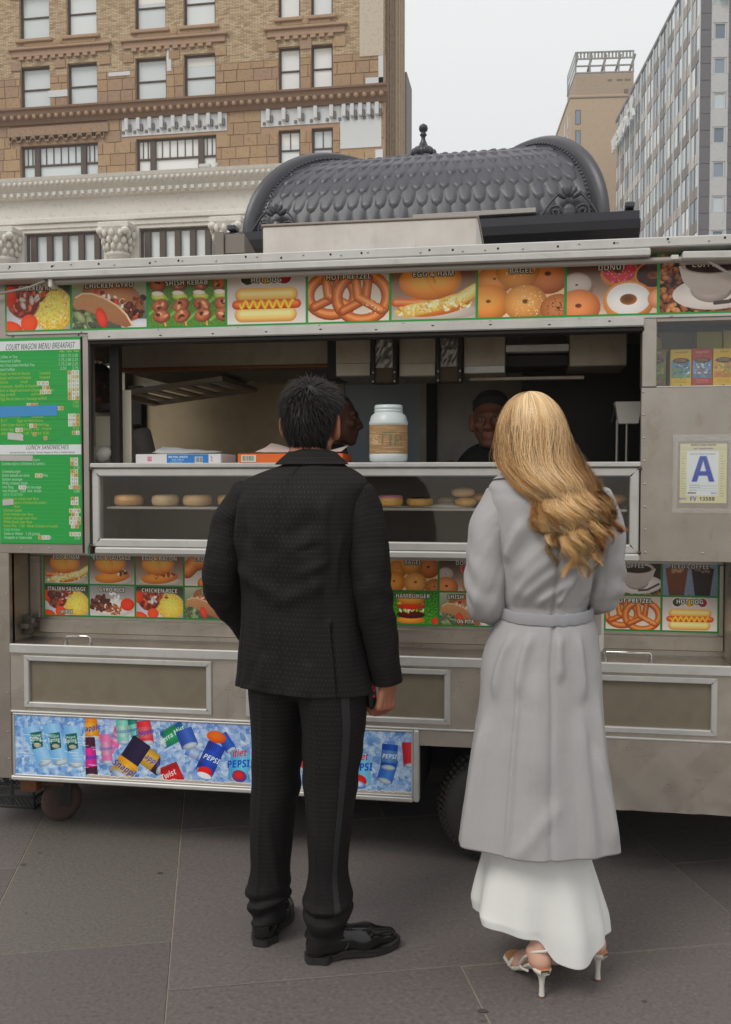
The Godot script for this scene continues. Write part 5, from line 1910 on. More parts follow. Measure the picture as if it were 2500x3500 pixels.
	tube(s, [V(-1.694, 1.21, 0.014), V(-1.697, 1.19, 0.02), V(-1.695, 1.17, 0.018), V(-1.68, 1.155, 0.012)], 0.003, 6)
	part("tie_wire", s, mat("wire_green", "3a8a78", 0.5), c, "thin green tie wire at the case corner")

	# ---- right-hand panel with the tea window and the inspection card
	s = stn()
	bx(s, V(0.405, 1.168, -0.03), V(1.4, 1.79, 0.0))
	part("right_panel", s, steel, c)
	part("tea_shelf", box(0.456, 1.38, 1.772, 1.788, -0.26, -0.031), dim, c)
	part("tea_back", box(0.456, 1.38, 1.788, 2.02, -0.27, -0.255), mat("tea_backing", "8a7a52", 0.6), c)
	part("tea_glass", box(0.456, 1.36, 1.791, 2.02, -0.012, -0.008, 0.0), glass, c)
	part("window_ledge", box(0.456, 1.4, 1.788, 1.793, -0.02, 0.003, 0.001), rail, c)
	var gc := part("grade_card", card(0.539, 0.698, 1.378, 1.588, 0.0035), printed(grade_print(), 0.4), c, "inspection card with a blue letter A in a taped plastic sleeve")
	part("plastic_sleeve", box(0.522, 0.708, 1.352, 1.612, 0.0045, 0.0055, 0.0), pane_mat("sleeve", 0.025, "c8c8c4"), gc)
	for q in [[0.514, 0.72, 1.598, 1.62], [0.514, 0.53, 1.36, 1.6], [0.512, 0.72, 1.344, 1.36], [0.704, 0.72, 1.36, 1.6]]:
		var t := stn(true)
		var rows := []
		for j in 5:
			var row := PackedVector3Array()
			for i in 21: row.append(V(lerpf(q[0], q[1], i / 20.0), lerpf(q[3], q[2], j / 4.0), 0.0068 + 0.0016 * noise.get_noise_2d(i * 35.0 + q[0] * 900, j * 45.0)))
			rows.append(row)
		skin(t, rows)
		part("clear_tape", t, pane_mat("clear_tape", 0.28, "dedcd6"), gc)

	# ---- lower bay with the small pictures
	part("bay_back", box(-2.045, 0.73, 0.78, 1.168, -0.2, -0.172), steel, c)
	part("bay_wall", box(-2.06, -2.046, 0.78, 1.168, -0.2, -0.02), dim, c)
	part("bay_wall", box(0.727, 0.74, 0.78, 1.168, -0.2, -0.02), steel, c)
	part("bay_post", box(-2.3, -2.046, 0.25, 1.164, -0.04, 0.0), steel, c)
	part("bay_post", box(0.727, 1.4, 0.803, 1.166, -0.04, 0.0), steel, c)
	part("bay_header", box(-2.3, 1.4, 1.166, 1.1675, -0.2, -0.03, 0.0), darkst, c)
	part("bay_kick", box(-2.044, 0.726, 0.822, 0.878, -0.172, -0.15, 0.003), steel, c)
	part("poster_rail", box(-2.044, 0.726, 1.146, 1.162, -0.172, -0.155, 0.003), rail, c)
	part("bay_frame", box(0.711, 0.726, 0.88, 1.145, -0.171, -0.155, 0.003), steel, c)
	part("bay_frame", box(-2.044, -2.0, 0.88, 1.145, -0.171, -0.155, 0.003), steel, c)
	var low := Image.create(2044, 184, false, Image.FORMAT_RGB8)
	low.fill(srgb("238a36"))
	var eg := func(): dish_eggham(0)
	var es := func(): dish_eggham(1)
	var eb := func(): dish_eggham(2)
	var rice := func(): dish_rice(true)
	var rice2 := func(): dish_rice(false)
	print_grid(low, 14, 2, 146, 92, [eg, es, eb, dish_croissant, dish_croissant, eb, dish_bagel, dish_bagel, dish_donut, dish_bagel, eg, dish_coffee, dish_coffee, dish_iced,
		rice, dish_platter, rice2, dish_gyro, dish_kebab, dish_gyro, dish_platter, dish_burger, dish_gyro, dish_kebab, dish_platter, dish_burger, dish_pretzel, dish_hotdog],
		["EGG & HAM", "EGG & SAUSAGE", "EGG & BACON", "CROISSANT", "MUFFIN", "EGG & CHEESE", "ROLL", "BAGEL", "DONUT", "DANISH", "KNISH", "TEA", "COFFEE", "ICED COFFEE",
		"ITALIAN SAUSAGE|W/RICE", "GYRO RICE", "CHICKEN RICE", "GYRO", "KEBAB", "FALAFEL", "PLATTER", "HAMBURGER", "SHISH KEBAB|ON PITA", "SAUSAGE", "SALAD", "HAMBURGER", "HOT PRETZEL", "HOT DOG"], 19.0, 11.5)
	var lowm := printed(vivid(low), 0.35)
	part("poster_board", box(-1.99, 0.711, 0.889, 1.16, -0.1715, -0.168, 0.0), mat("poster_green_low", "238a36", 0.4), c)
	var lx := [-1.985, -1.785, -1.582, -1.372, -1.165, -0.96, -0.75, -0.535, -0.332, -0.123, 0.087, 0.298, 0.505]
	var seen := [[0, 0], [1, 1], [2, 2], [3, 3], [4, 4], [5, 5], [6, 6], [7, 7], [8, 8], [9, 9], [10, 10], [11, 12], [12, 13]]
	for r in 2:
		for q in seen:
			var i: int = q[0]; var k: int = q[1]
			var x1: float = lx[i + 1] if i < 12 else 0.709
			part("food_picture", card(lx[i] + 0.004, x1 - 0.004, (1.026 if r == 0 else 0.894) + 0.002, (1.155 if r == 0 else 1.023) - 0.002, -0.1675, k / 14.0 + 0.001, (k + 1) / 14.0 - 0.001, r * 0.5 + 0.01, r * 0.5 + 0.49), lowm, c)
	# lid of the cold well with its handles
	part("shelf_lid", box(-2.044, 0.726, 0.785, 0.8, -0.172, -0.002, 0.002), steel, c)
	part("lid_lip", box(-2.044, 1.4, 0.763, 0.801, -0.001, 0.012, 0.005), rail, c)
	for x in [[-1.82, -1.715], [0.29, 0.452]]:
		s = stn()
		var a: float = x[0]; var b2: float = x[1]
		tube(s, [V(a, 0.8, -0.03), V(a, 0.826, -0.03), V(a + 0.006, 0.832, -0.03), V(b2 - 0.006, 0.832, -0.03), V(b2, 0.826, -0.03), V(b2, 0.8, -0.03)], 0.005, 8)
		rod(s, V(a, 0.8, -0.03), V(a, 0.812, -0.03), 0.009); rod(s, V(b2, 0.8, -0.03), V(b2, 0.812, -0.03), 0.009)
		part("handle", s, mat("chrome", "c8c6c4", 0.12, 1.0), c)
	s = stn()
	bx(s, V(-2.04, 0.82, -0.12), V(-2.01, 0.9, -0.1)); bx(s, V(-2.04, 0.85, -0.14), V(-2.0, 0.87, -0.06)); rod(s, V(-2.0, 0.87, -0.1), V(-2.0, 0.89, -0.1), 0.012)
	part("gas_fitting", s, mat("brass_grey", "6b655c", 0.4, 0.7), c)

	# ---- lower front with its three windows
	var pn := grained("smoked_pane", ["7a7161", "7e7564", "766c5d"], 0.02, 1.2, 0.25)
	var wins := [[-1.985, -1.198, 0.545, 0.755], [-1.06, -0.272, 0.545, 0.755], [-0.1, 0.678, 0.545, 0.755]]
	s = stn()
	var holes := []
	for w in wins: holes.append([w[0] + 0.02, w[1] - 0.02, w[2] + 0.02, w[3] - 0.02])
	wall_cells(s, -2.045, 1.4, 0.53, 0.763, -0.03, -0.001, holes)
	part("lower_panel", s, quilt, c)
	for w in wins:
		var f := stn()
		frame(f, w[0], w[1], w[2], w[3], 0.022, -0.02, 0.007, 0.003)
		var fm := part("vent_window", f, rail, c)
		part("pane", box(w[0] + 0.022, w[1] - 0.022, w[2] + 0.022, w[3] - 0.022, -0.014, -0.008, 0.0), pn, fm)
	part("middle_rail", box(-2.045, 1.4, 0.522, 0.53, -0.03, 0.006, 0.002), rail, c)
	part("lower_panel", box(-2.045, -0.39, 0.25, 0.522, -0.03, -0.001, 0.002), steel, c)
	part("lower_panel", box(-0.389, 0.23, 0.462, 0.5215, -0.03, -0.001, 0.002), quilt, c)
	# skirt with a wavering lower edge
	s = stn(true)
	var rows := []
	for j in 7:
		var row := PackedVector3Array()
		for i in 31:
			var x := 0.23 + i * 0.04
			row.append(V(x, lerpf(0.5215, 0.262 + 0.004 * noise.get_noise_2d(i * 14.0, 0.0), j / 6.0), 0.002 + 0.007 * (j / 6.0) * noise.get_noise_2d(i * 16.0, j * 12.0)))
		rows.append(row)
	skin(s, rows)
	part("skirt", s, quilt, c)
	s = stn()
	frame(s, -2.034, -0.41, 0.266, 0.52, 0.007, 0.0, 0.008, 0.002)
	bx(s, V(-0.409, 0.25, -0.03), V(-0.388, 0.522, 0.012), 0.004)
	bx(s, V(-2.045, 0.247, -0.03), V(-0.41, 0.265, 0.01), 0.004)
	part("drinks_frame", s, rail, c)
	part("drinks_picture", card(-2.027, -0.417, 0.273, 0.513, 0.004), printed(vivid(drinks_print(), 1.0, 1.12, 1.2), 0.32), c, "torn printed picture of bottles and cans lying in ice")
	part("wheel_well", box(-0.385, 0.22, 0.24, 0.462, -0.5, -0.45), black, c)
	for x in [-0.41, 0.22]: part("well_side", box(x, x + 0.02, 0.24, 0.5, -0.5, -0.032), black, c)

	# ---- road wheel and castor
	var wh := Transform3D(Basis(V(0, 1, 0), deg_to_rad(17)) * Basis(V(1, 0, 0), PI / 2), V(-0.115, 0.208, -0.17))
	s = stn(true)
	lathe(s, [[0.135, -0.085], [0.145, -0.095], [0.175, -0.092], [0.198, -0.075], [0.207, -0.05], [0.208, 0.0], [0.207, 0.05], [0.198, 0.075], [0.175, 0.092], [0.145, 0.095], [0.135, 0.085]], 64, wh)
	var tyre := part("wheel", s, mat("tyre_rubber", "3a3733", 0.75), c)
	s = stn()
	for k in 60:
		var b := Basis(V(0, 1, 0), TAU * k / 60.0)
		for side in [-1.0, 1.0]:
			bx(s, V(0.19, side * 0.03 - 0.028, -0.0075), V(0.2125, side * 0.03 + 0.028, 0.0075), 0.002, wh * Transform3D(b, Vector3.ZERO))
			bx(s, V(0.186, side * 0.072 - 0.014, -0.008), V(0.2065, side * 0.072 + 0.012, 0.008), 0.003, wh * Transform3D(b * Basis(V(0, 0, 1), -side * 0.32), V(0, side * 0.004, 0)))
	part("tread", s, mat("tyre_rubber", "3a3733", 0.75), tyre, "", "stuff")
	s = stn(true)
	lathe(s, [[0.0, 0.06], [0.04, 0.06], [0.05, 0.045], [0.1, 0.04], [0.118, 0.07], [0.136, 0.088], [0.14, 0.08], [0.128, 0.0], [0.128, -0.08]], 40, wh)
	part("rim", s, mat("white_rim", "cfccc6", 0.4), tyre)
	part("axle", box(-0.15, -0.05, 0.17, 0.25, -0.6, -0.2), black, c)
	var cw := Transform3D(Basis(V(0, 1, 0), deg_to_rad(48)) * Basis(V(1, 0, 0), PI / 2), V(-1.955, 0.088, -0.24))
	s = stn(true)
	lathe(s, [[0.02, -0.026], [0.06, -0.026], [0.076, -0.024], [0.085, -0.014], [0.088, 0.0], [0.085, 0.014], [0.076, 0.024], [0.06, 0.026], [0.02, 0.026]], 32, cw)
	var cast := part("caster_wheel", s, grained("rusty_tyre", ["4a3a34", "5a463d", "3c302c"], 0.06, 6.0, 0.8), c)
	s = stn()
	for m in [-1.0, 1.0]: bx(s, V(-0.03, m * 0.033 - 0.003, -0.14), V(0.03, m * 0.033 + 0.003, 0.02), 0.002, cw)
	bx(s, V(-0.03, -0.036, -0.146), V(0.03, 0.036, -0.138), 0.002, cw)
	rod(s, cw * V(0, -0.04, 0), cw * V(0, 0.04, 0), 0.012)
	part("caster_fork", s, mat("fork_grey", "4c4a48", 0.5, 0.6), cast)
	part("rusty_block", box(-2.062, -1.99, 0.165, 0.235, -0.2, -0.09, 0.004), grained("rust", ["6d452c", "835436", "553626"], 0.05, 5.0, 0.9), c)
	part("tow_bar", box(-1.99, -1.88, 0.185, 0.245, -0.22, -0.12, 0.004), grained("rust_dark", ["46332a", "553d30", "382a24"], 0.05, 5.0, 0.9), c)

	# ---- rivets and screw heads
	s = stn(true)
	for i in 26: ellipsoid(s, V(-2.25 + i * 0.142 + rng.randf_range(-0.04, 0.04), 2.28 + rng.randf_range(-0.005, 0.005), 0.089), V(0.004, 0.004, 0.003), 7, 4)
	for i in 9: ellipsoid(s, V(-2.04 + i * 0.318, 2.039, 0.007), V(0.004, 0.004, 0.003), 7, 4)
	for i in 8: ellipsoid(s, V(0.425 - i * 0.002, 1.2 + i * 0.082, 0.001), V(0.0042, 0.0042, 0.003), 7, 4)
	for q in [[0.62, 1.2], [-2.2, 1.18], [-1.99, 1.185], [-1.87, 1.187], [-2.02, 2.03], [-1.74, 2.03], [-2.058, 0.33], [-2.058, 0.6], [-2.058, 1.0], [-2.06, 0.44]]: ellipsoid(s, V(q[0], q[1], 0.001), V(0.004, 0.004, 0.003), 7, 4)
	part("rivets", s, mat("rivet_pale", "b5b0aa", 0.35, 0.7), c, "", "stuff")
	s = stn(true)
	for i in 20: ellipsoid(s, V(-2.1 + i * 0.17 + rng.randf_range(-0.06, 0.06), 2.282 + rng.randf_range(-0.008, 0.008), 0.0885), V(0.0045, 0.0045, 0.0012), 7, 4)
	for i in 10: ellipsoid(s, V(-1.6 + i * 0.21, 2.02 + rng.randf_range(-0.006, 0.006), 0.0205), V(0.006, 0.0025, 0.001), 7, 4)
	part("screw_holes", s, mat("hole_dark", "2a2522", 0.8), c, "", "stuff")

	# ---- things on the roof
	s = stn()
	bx(s, V(-1.1, 2.3, -1.2), V(-0.2, 2.525, -0.4), 0.006)
	part("roof_box", s, steel_mat("roof_sheet", ["c6c1ba", "cac6bf", "c0bbb4"], 0.5, 0.25), c, "low sheet-metal box standing on the roof")
	part("roof_box_rim", box(-1.106, -0.194, 2.525, 2.533, -1.206, -0.394, 0.002), mat("rim_brownish", "9a8f86", 0.5, 0.4), c)
	s = stn()
	prism_x(s, [Vector2(-0.4, 2.3), Vector2(-0.62, 2.3), Vector2(-0.62, 2.56)], -1.29, -1.27)
	bx(s, V(-1.31, 2.3, -0.41), V(-1.268, 2.51, -0.39))
	prism_x(s, [Vector2(-0.4, 2.42), Vector2(-0.4, 2.5), Vector2(-0.9, 2.38), Vector2(-0.9, 2.3)], -1.265, -1.18)
	part("roof_bracket", s, mat("bracket_dull", "7d766e", 0.5, 0.4), c)
	part("roof_flap", box(-1.7, -1.3, 2.4, 2.41, -0.75, -0.5), mat("flap_black", "232120", 0.6), c)

	# ---- inside
	s = stn()
	bx(s, V(-1.92, 1.985, -0.78), V(-0.87, 2.27, -0.75))
	part("hood_front", s, dim, c)
	part("hood_lip", box(-1.93, -0.865, 1.968, 1.984, -0.79, -0.735), mat("copper_brown", "7a4c28", 0.45, 0.6), c)
	for i in 15:
		s = stn()
		var x := -1.9 + i * 0.07
		bx(s, V(-0.022, -0.004, -0.33), V(0.022, 0.004, 0.33), 0.001, Transform3D(Basis(V(0, 0, 1), 0.6) * Basis(V(1, 0, 0), 0.0), V(x, 1.99, -1.14)))
		part("baffle_slat", s, dim, c)
	s = stn()
	var fx := Transform3D(Basis(V(0, 1, 0), 0.0) * Basis(V(0, 0, 1), 0.12), V(-1.78, 1.905, -1.2))
	for k in 2:
		bx(s, V(-0.26, -0.012, -0.3 + k * 0.56), V(0.34, 0.012, -0.26 + k * 0.56), 0.002, fx)
		bx(s, V(-0.26 + k * 0.56, -0.012, -0.26), V(-0.22 + k * 0.56, 0.012, 0.26), 0.002, fx)
	for i in 6: bx(s, V(-0.19 + i * 0.09, -0.004, -0.26), V(-0.145 + i * 0.09, 0.004, 0.26), 0.001, fx * Transform3D(Basis.IDENTITY, V(0, 0.008, 0)))
	part("filter_frame", s, dim, c)
	part("hood_end", box(-0.865, -0.81, 1.9, 2.27, -0.8, -0.6), darkst, c)
	part("splash_panel", box(-2.19, -1.02, 1.2, 2.0, -1.789, -1.77), grained("beige_steel", ["b5a283", "baa788", "b09d7e"], 0.02, 1.0, 0.36, 0.65), c)
	s = stn()
	bx(s, V(-2.285, 0.5, -1.76), V(-2.2, 2.0, -1.72))
	part("corner_post", s, darkst, c)
	var wl := stn()
	frame(wl, -1.05, -0.545, 0.5, 2.03, 0.04, -1.788, -1.765)
	part("door", wl, dim, c)
	part("door_panel", box(-1.01, -0.585, 0.54, 1.99, -1.787, -1.772, 0.0), mat("door_blue_grey", "a3adb4", 0.4, 0.3), c)
	part("door_post", box(-0.54, -0.49, 0.3, 2.26, -1.76, -1.70), darkst, c)
	part("rear_panel", box(-0.488, -0.02, 0.4, 2.26, -1.788, -1.765), grained("grey_panel", ["9a9389", "a09a90", "948d83"], 0.02, 1.0, 0.4, 0.5), c)
	part("fridge", box(-0.02, 1.36, 0.25, 2.1, -1.78, -1.15, 0.01), mat("fridge_dark", "2a2521", 0.45, 0.3), c)
	part("fridge_handle", box(0.02, 0.05, 1.2, 1.7, -1.15, -1.11, 0.01), mat("fridge_grip", "4a443e", 0.4, 0.5), c)
	# cream screen seen through the left-hand pane
	part("side_screen", box(-1.765, -1.655, 1.526, 1.72, -0.17, -0.16), mat("screen_cream", "e4dcc4", 0.7), c)
	part("side_screen", box(-1.64, -1.592, 1.526, 1.825, -0.17, -0.16), mat("screen_cream", "e4dcc4", 0.7), c)
	# cupboards and dispensers under the ceiling
	for q in [[-0.796, -0.645, 1.895, 0.055], [-0.527, -0.37, 1.89, 0.055], [-0.258, -0.085, 1.898, 0.03], [0.172, 0.4, 1.92, 0.0]]:
		var cab := part("overhead_cupboard", box(q[0], q[1], q[2], 2.26, -0.75, -0.45, 0.004), dim, c)
		if q[3] > 0.0: part("cupboard_lip", box(q[0] + 0.003, q[1] - 0.003, q[2] + 0.002, q[2] + q[3], -0.449, -0.443, 0.002), rail if q[3] < 0.04 else dim, cab)
	var foil := StandardMaterial3D.new()
	foil.albedo_color = srgb("8d8a86"); foil.metallic = 0.8; foil.roughness = 0.35
	for x in [-0.637, -0.366]:
		var d := part("dispenser", box(x, x + 0.105, 1.862, 2.2, -0.5, -0.42, 0.006), mat("dispenser_brown", "4a3c2a", 0.5, 0.4), c, "ceiling dispenser with a foil-wrapped front")
		s = stn()
		for e in [0.0, 0.09]: bx(s, V(x + e, 1.858, -0.425), V(x + e + 0.015, 2.2, -0.405), 0.002)
		part("dispenser_rail", s, darkst, d)
		s = stn()
		var rw := []
		for j in 9:
			var row := PackedVector3Array()
			for i in 9: row.append(V(x + 0.017 + i * 0.009, 1.925 + j * 0.017, -0.414 + rng.randf_range(-0.004, 0.005)))
			rw.append(row)
		skin(s, rw, false, true)
		part("foil_wrap", s, foil, d)
		s = stn(true)
		for e in [0.008, 0.098]:
			for yy in [1.868, 1.905]: ellipsoid(s, V(x + e, yy, -0.404), V(0.005, 0.005, 0.003), 8, 5)
		part("screws", s, mat("rivet_pale", "b5b0aa", 0.35, 0.7), d, "", "stuff")
	part("ceiling_shelf", box(-0.084, 0.17, 1.985, 2.012, -0.6, -0.45), rail, c)
	part("ceiling_box", box(-0.084, 0.17, 1.93, 1.975, -0.75, -0.5), darkst, c)
	s = stn()
	bx(s, V(-0.24, 1.882, -0.62), V(0.24, 1.897, -0.59))
	part("hanging_rail", s, dim, c)
	# white scoop holder on two posts
	s = stn()
	for q in [[0.345, -0.25], [0.381, -0.25]]: rod(s, V(q[0], 1.526, q[1]), V(q[0], 1.69, q[1]), 0.006)
	part("holder_post", s, mat("chrome_dull", "8d8882", 0.3, 0.8), c)
	s = stn()
	var ctr := V(0.385, 1.715, -0.26)
	var A := []; var B := []
	for e in [[-1, 1], [1, 1], [1, -1], [-1, -1]]:
		A.append(V(0.385 + e[0] * 0.036, 1.675, -0.26 + e[1] * 0.03)); B.append(V(0.385 + e[0] * 0.05, 1.757, -0.26 + e[1] * 0.04))
	for i in 4: fan(s, [A[i], A[(i + 1) % 4], B[(i + 1) % 4], B[i]], ctr)
	fan(s, A, ctr)
	part("scoop_holder", s, mat("holder_white", "b4b0aa", 0.5), c)
	s = stn()
	fan(s, [V(0.322, 1.68, -0.26), V(0.336, 1.745, -0.24), V(0.342, 1.747, -0.3), V(0.33, 1.68, -0.3)], V(0.5, 1.7, -0.3))
	part("holder_flap", s, mat("holder_grey", "8d8a85", 0.5), c)

# ------------------------------------------------------------------ goods and loose things
func bagel(st: SurfaceTool, r: float, h: float, hole: float, sag := 0.0) -> void:
	var rows := []
	var n := 28
	for i in 13:
		var a := TAU * i / 12.0
		var row := PackedVector3Array()
		for j in n:
			var t := TAU * j / n
			var mid := (r + hole) / 2.0; var half := (r - hole) / 2.0
			var wob := 1.0 + 0.05 * noise.get_noise_2d(cos(t) * 40.0 + r * 900, sin(t) * 40.0 + i)
			var rr := (mid + half * signf(cos(a)) * pow(absf(cos(a)), 0.8)) * wob
			row.append(V(rr * cos(t), h * 0.5 + h * 0.5 * signf(sin(a)) * pow(absf(sin(a)), 0.75) * wob - sag * absf(cos(t)), rr * sin(t)))
		rows.append(row)
	skin(st, rows, true, true)

func seeds(st: SurfaceTool, n: int, r0: float, r1: float, y: float, size: float) -> void:
	for i in n:
		var t := rng.randf() * TAU; var rr := rng.randf_range(r0, r1)
		var mid := (r0 + r1) / 2.0
		var f := absf(rr - mid) / (r1 - r0) * 2.0
		ellipsoid(st, V(rr * cos(t), y * (1.0 - 0.16 * f * f), rr * sin(t)), V(size, size * 0.5, size * 0.55), 5, 3, Basis(Vector3.UP, rng.randf() * TAU))

func paper(st: SurfaceTool, x0: float, x1: float, z0: float, z1: float, y: float, lift: Callable) -> void:
	var rows := []
	for j in 9:
		var row := PackedVector3Array()
		for i in 17:
			var u := i / 16.0; var v := j / 8.0
			row.append(V(lerpf(x0, x1, u), y + lift.call(u, v), lerpf(z0, z1, v)))
		rows.append(row)
	skin(st, rows)

func small_things() -> void:
	# bagels on the left shelf
	var crust := [grained("crust_plain", ["d9a468", "e4b47a", "c98f54"], 0.03, 9.0, 0.45), grained("crust_light", ["d4b084", "e6c89e", "c09868"], 0.06, 12.0, 0.6), grained("crust_seeded", ["dcb27c", "e8c494", "c89a62"], 0.05, 10.0, 0.55), grained("crust_gold", ["dea858", "ecba68", "cc9446"], 0.03, 9.0, 0.45)]
	var bl := ["smooth golden bagel, leftmost on the case shelf", "pale sesame bagel between the smooth and the poppy seed bagels", "bagel flecked with dark seeds on the case shelf", "golden bagel half hidden behind the man's shoulder"]
	var bx_ := [-1.592, -1.438, -1.308, -1.165]
	for i in 4:
		var b := thing("bagel", bl[i], "bagel", V(bx_[i] + 0.012, 1.354, -0.105 - 0.008 * i), i * 1.3, "bagels on the case shelf")
		var s := stn(true)
		bagel(s, 0.059 if i != 1 else 0.056, 0.046, 0.012)
		part("crust", s, crust[[0, 1, 2, 0][i]], b, "", "", false)
		if i == 1 or i == 2:
			var q := stn(true)
			seeds(q, 70, 0.016, 0.05, 0.0455, 0.0022)
			part("seeds", q, mat("poppy", "4a3524", 0.7) if i == 2 else mat("sesame", "d6c4a0", 0.7), b, "", "stuff", false)
	# doughnuts and rolls on the right
	var d := thing("doughnut", "pink iced doughnut with sprinkles on the shelf right of the man", "doughnut", V(-0.516, 1.358, -0.12))
	var s := stn(true); bagel(s, 0.05, 0.04, 0.012); part("dough", s, crust[3], d, "", "", false)
	s = stn(true); bagel(s, 0.0485, 0.018, 0.014)
	var ic := part("icing", s, mat("pink_icing", "e090a4", 0.35), d, "", "", false); ic.position = V(0, 0.025, 0)
	s = stn(true); seeds(s, 60, 0.018, 0.044, 0.0435, 0.003)
	part("sprinkles", s, mat("sprinkle_red", "b03a4c", 0.5), d, "", "stuff", false)
	s = stn(true); seeds(s, 30, 0.018, 0.044, 0.0437, 0.003)
	part("sprinkles", s, mat("sprinkle_green", "7a9a5a", 0.5), d, "", "stuff", false)
	d = thing("doughnut", "chocolate iced doughnut beside the pink one", "doughnut", V(-0.405, 1.358, -0.14))
	s = stn(true); bagel(s, 0.052, 0.034, 0.012); part("dough", s, crust[3], d, "", "", false)
	s = stn(true); bagel(s, 0.047, 0.016, 0.014)
	ic = part("icing", s, mat("chocolate", "3a2018", 0.3), d, "", "", false); ic.position = V(0, 0.021, 0)
	var rolls := [[-0.226, 1.3565, -0.13, 3, 0.042, "round golden roll on the paper, under a seeded roll"], [-0.236, 1.3935, -0.13, 2, 0.045, "seeded roll stacked on top of a golden roll"], [-0.155, 1.372, -0.17, 0, 0.055, "brown roll leaning beside the two stacked rolls"], [-0.3, 1.3565, -0.22, 1, 0.042, "pale roll behind the paper sheet"], [0.325, 1.37, -0.14, 0, 0.05, "brown roll at the right end of the case shelf"]]
	for q in rolls:
		d = thing("bread_roll", q[5], "bread roll", V(q[0], q[1], q[2]), q[0] * 9.0, "rolls on the case shelf")
		s = stn(true)
		var h := 0.036
		var rows := []
		for i in 11:
			var a := PI * i / 10.0
			var row := PackedVector3Array()
			for j in 24:
				var t := TAU * j / 24.0
				var w := 1.0 + 0.04 * noise.get_noise_2d(j * 9.0, i * 9.0 + q[0] * 700)
				row.append(V(q[4] * pow(sin(a), 0.6) * cos(t) * w, h * 0.5 + h * 0.5 * cos(a) * w, q[4] * pow(sin(a), 0.6) * sin(t) * w))
			rows.append(row)
		skin(s, rows, true, false)
		part("crust", s, crust[q[3]], d, "", "", false)
	var wax := mat("wax_paper", "c9c4b8", 0.6)
	wax.cull_mode = BaseMaterial3D.CULL_DISABLED
	var pl := [[-0.58, -0.2, -0.28, -0.05, 1.3555, "white wax paper under the doughnuts"], [0.285, 0.365, -0.3, -0.05, 1.3555, "folded white paper at the shelf's right end"]]
	for i in 2:
		var q = pl[i]
		s = stn(true)
		var lift := func(u: float, v: float) -> float: return 0.001 + 0.006 * maxf(0.0, noise.get_noise_2d(u * 80.0, v * 50.0 + i * 99)) + (0.035 * smoothstep(0.5, 0.75, u) * (1.0 - smoothstep(0.75, 0.95, u)) * (1.0 - v) if i == 0 else 0.02 * (1.0 - absf(u - 0.5) * 2.0) * v)
		paper(s, q[0], q[1], q[2], q[3], q[4], lift)
		var m := part("paper_sheet", s, wax, self)
		m.name = numbered("paper_sheet")
		tag(m, q[5], "paper")
	# foil box with a torn-open sheet
	var fb := thing("foil_box", "white and blue box of foil sheets lying on the counter", "box", V(-1.36, 1.5255, -0.17))
	part("carton", box(-0.178, 0.178, 0, 0.036, -0.1, 0.09, 0.002), mat("carton_white", "d6d4d2", 0.6), fb, "", "", false)
	P = Image.create(720, 72, false, Image.FORMAT_RGB8); PR = Rect2(0, 0, 720, 72)
	P.fill(srgb("d4d2d2"))
	rectf(0.36, 0.0, 0.86, 1.0, srgb("2477be"))
	rectf(0.36, 0.0, 0.368, 1.0, srgb("e0e0e0"))
	write("200 FOIL SHEETS", Vector2(275, 31), 17, srgb("e6ebf0"), bold, 0.0, 0.9)
	write("12 in. x 10¾ in.", Vector2(305, 52), 12, srgb("e6ebf0"), bold, 0.0, 0.9)
	write("Interfolded Sheets", Vector2(290, 69), 10, srgb("e6ebf0"), regular, 0.0, 0.9)
	rectf(0.70, 0.3, 0.79, 1.0, srgb("dcdcdc"))
	for k in 18: rectf(0.705 + k * 0.0045, 0.36, 0.7065 + k * 0.0045 + 0.001 * (k % 3), 0.95, srgb("3a3a3e"))
	for k in 3: rectf(0.14 + k * 0.018, 0.25, 0.152 + k * 0.018, 0.75, srgb("c9567a"))
	rectf(0.14, 0.66, 0.19, 0.8, srgb("c9567a"))
	for k in 4: rectf(0.885, 0.2 + k * 0.18, 0.9 + 0.01 * (k % 2), 0.3 + k * 0.18, srgb("b06a80"))
	part("carton_print", card(-0.176, 0.176, 0.001, 0.035, 0.0915), printed(P, 0.5), fb, "", "", false)
	s = stn(true)
	paper(s, -0.13, 0.13, -0.08, 0.05, 0.037, func(u: float, v: float) -> float: return 0.004 + 0.03 * (1.0 - v) * (1.0 - u * 0.75) + 0.004 * noise.get_noise_2d(u * 90.0, v * 60.0))
	part("foil_sheet", s, mat("foil_white", "d3d6d8", 0.4), fb, "", "", false)
	var ob := thing("paper_box", "orange carton of deli paper standing open behind the man's shoulder", "box", V(-0.905, 1.5255, -0.17))
	part("carton", box(-0.21, 0.21, 0, 0.036, -0.1, 0.09, 0.002), mat("carton_orange", "d9651e", 0.6), ob, "", "", false)
	P = Image.create(64, 56, false, Image.FORMAT_RGB8); PR = Rect2(0, 0, 64, 56)
	P.fill(srgb("cfcdc0"))
	for k in 20: rectf(0.1 + k * 0.04, 0.14, 0.115 + k * 0.04 + 0.006 * (k % 3), 0.84, srgb("4a5a44"))
	part("barcode", card(-0.195, -0.135, 0.004, 0.031, 0.0915), printed(P, 0.6), ob, "", "", false)
	s = stn(true)
	paper(s, -0.17, 0.2, -0.09, 0.08, 0.036, func(u: float, v: float) -> float: return 0.006 + 0.045 * (1.0 - v) * smoothstep(0.0, 0.12, u) * (0.55 + 0.45 * cos(u * 5.0)) + 0.003 * noise.get_noise_2d(u * 90.0, v * 60.0))
	part("deli_paper", s, mat("deli_pinkish", "d4bfb6", 0.6), ob, "", "", false)
	# tip jar
	var j := thing("tip_jar", "white plastic tip jar with a hand-lettered brown paper label", "jar", V(-0.52, 1.5255, -0.1))
	s = stn(true)
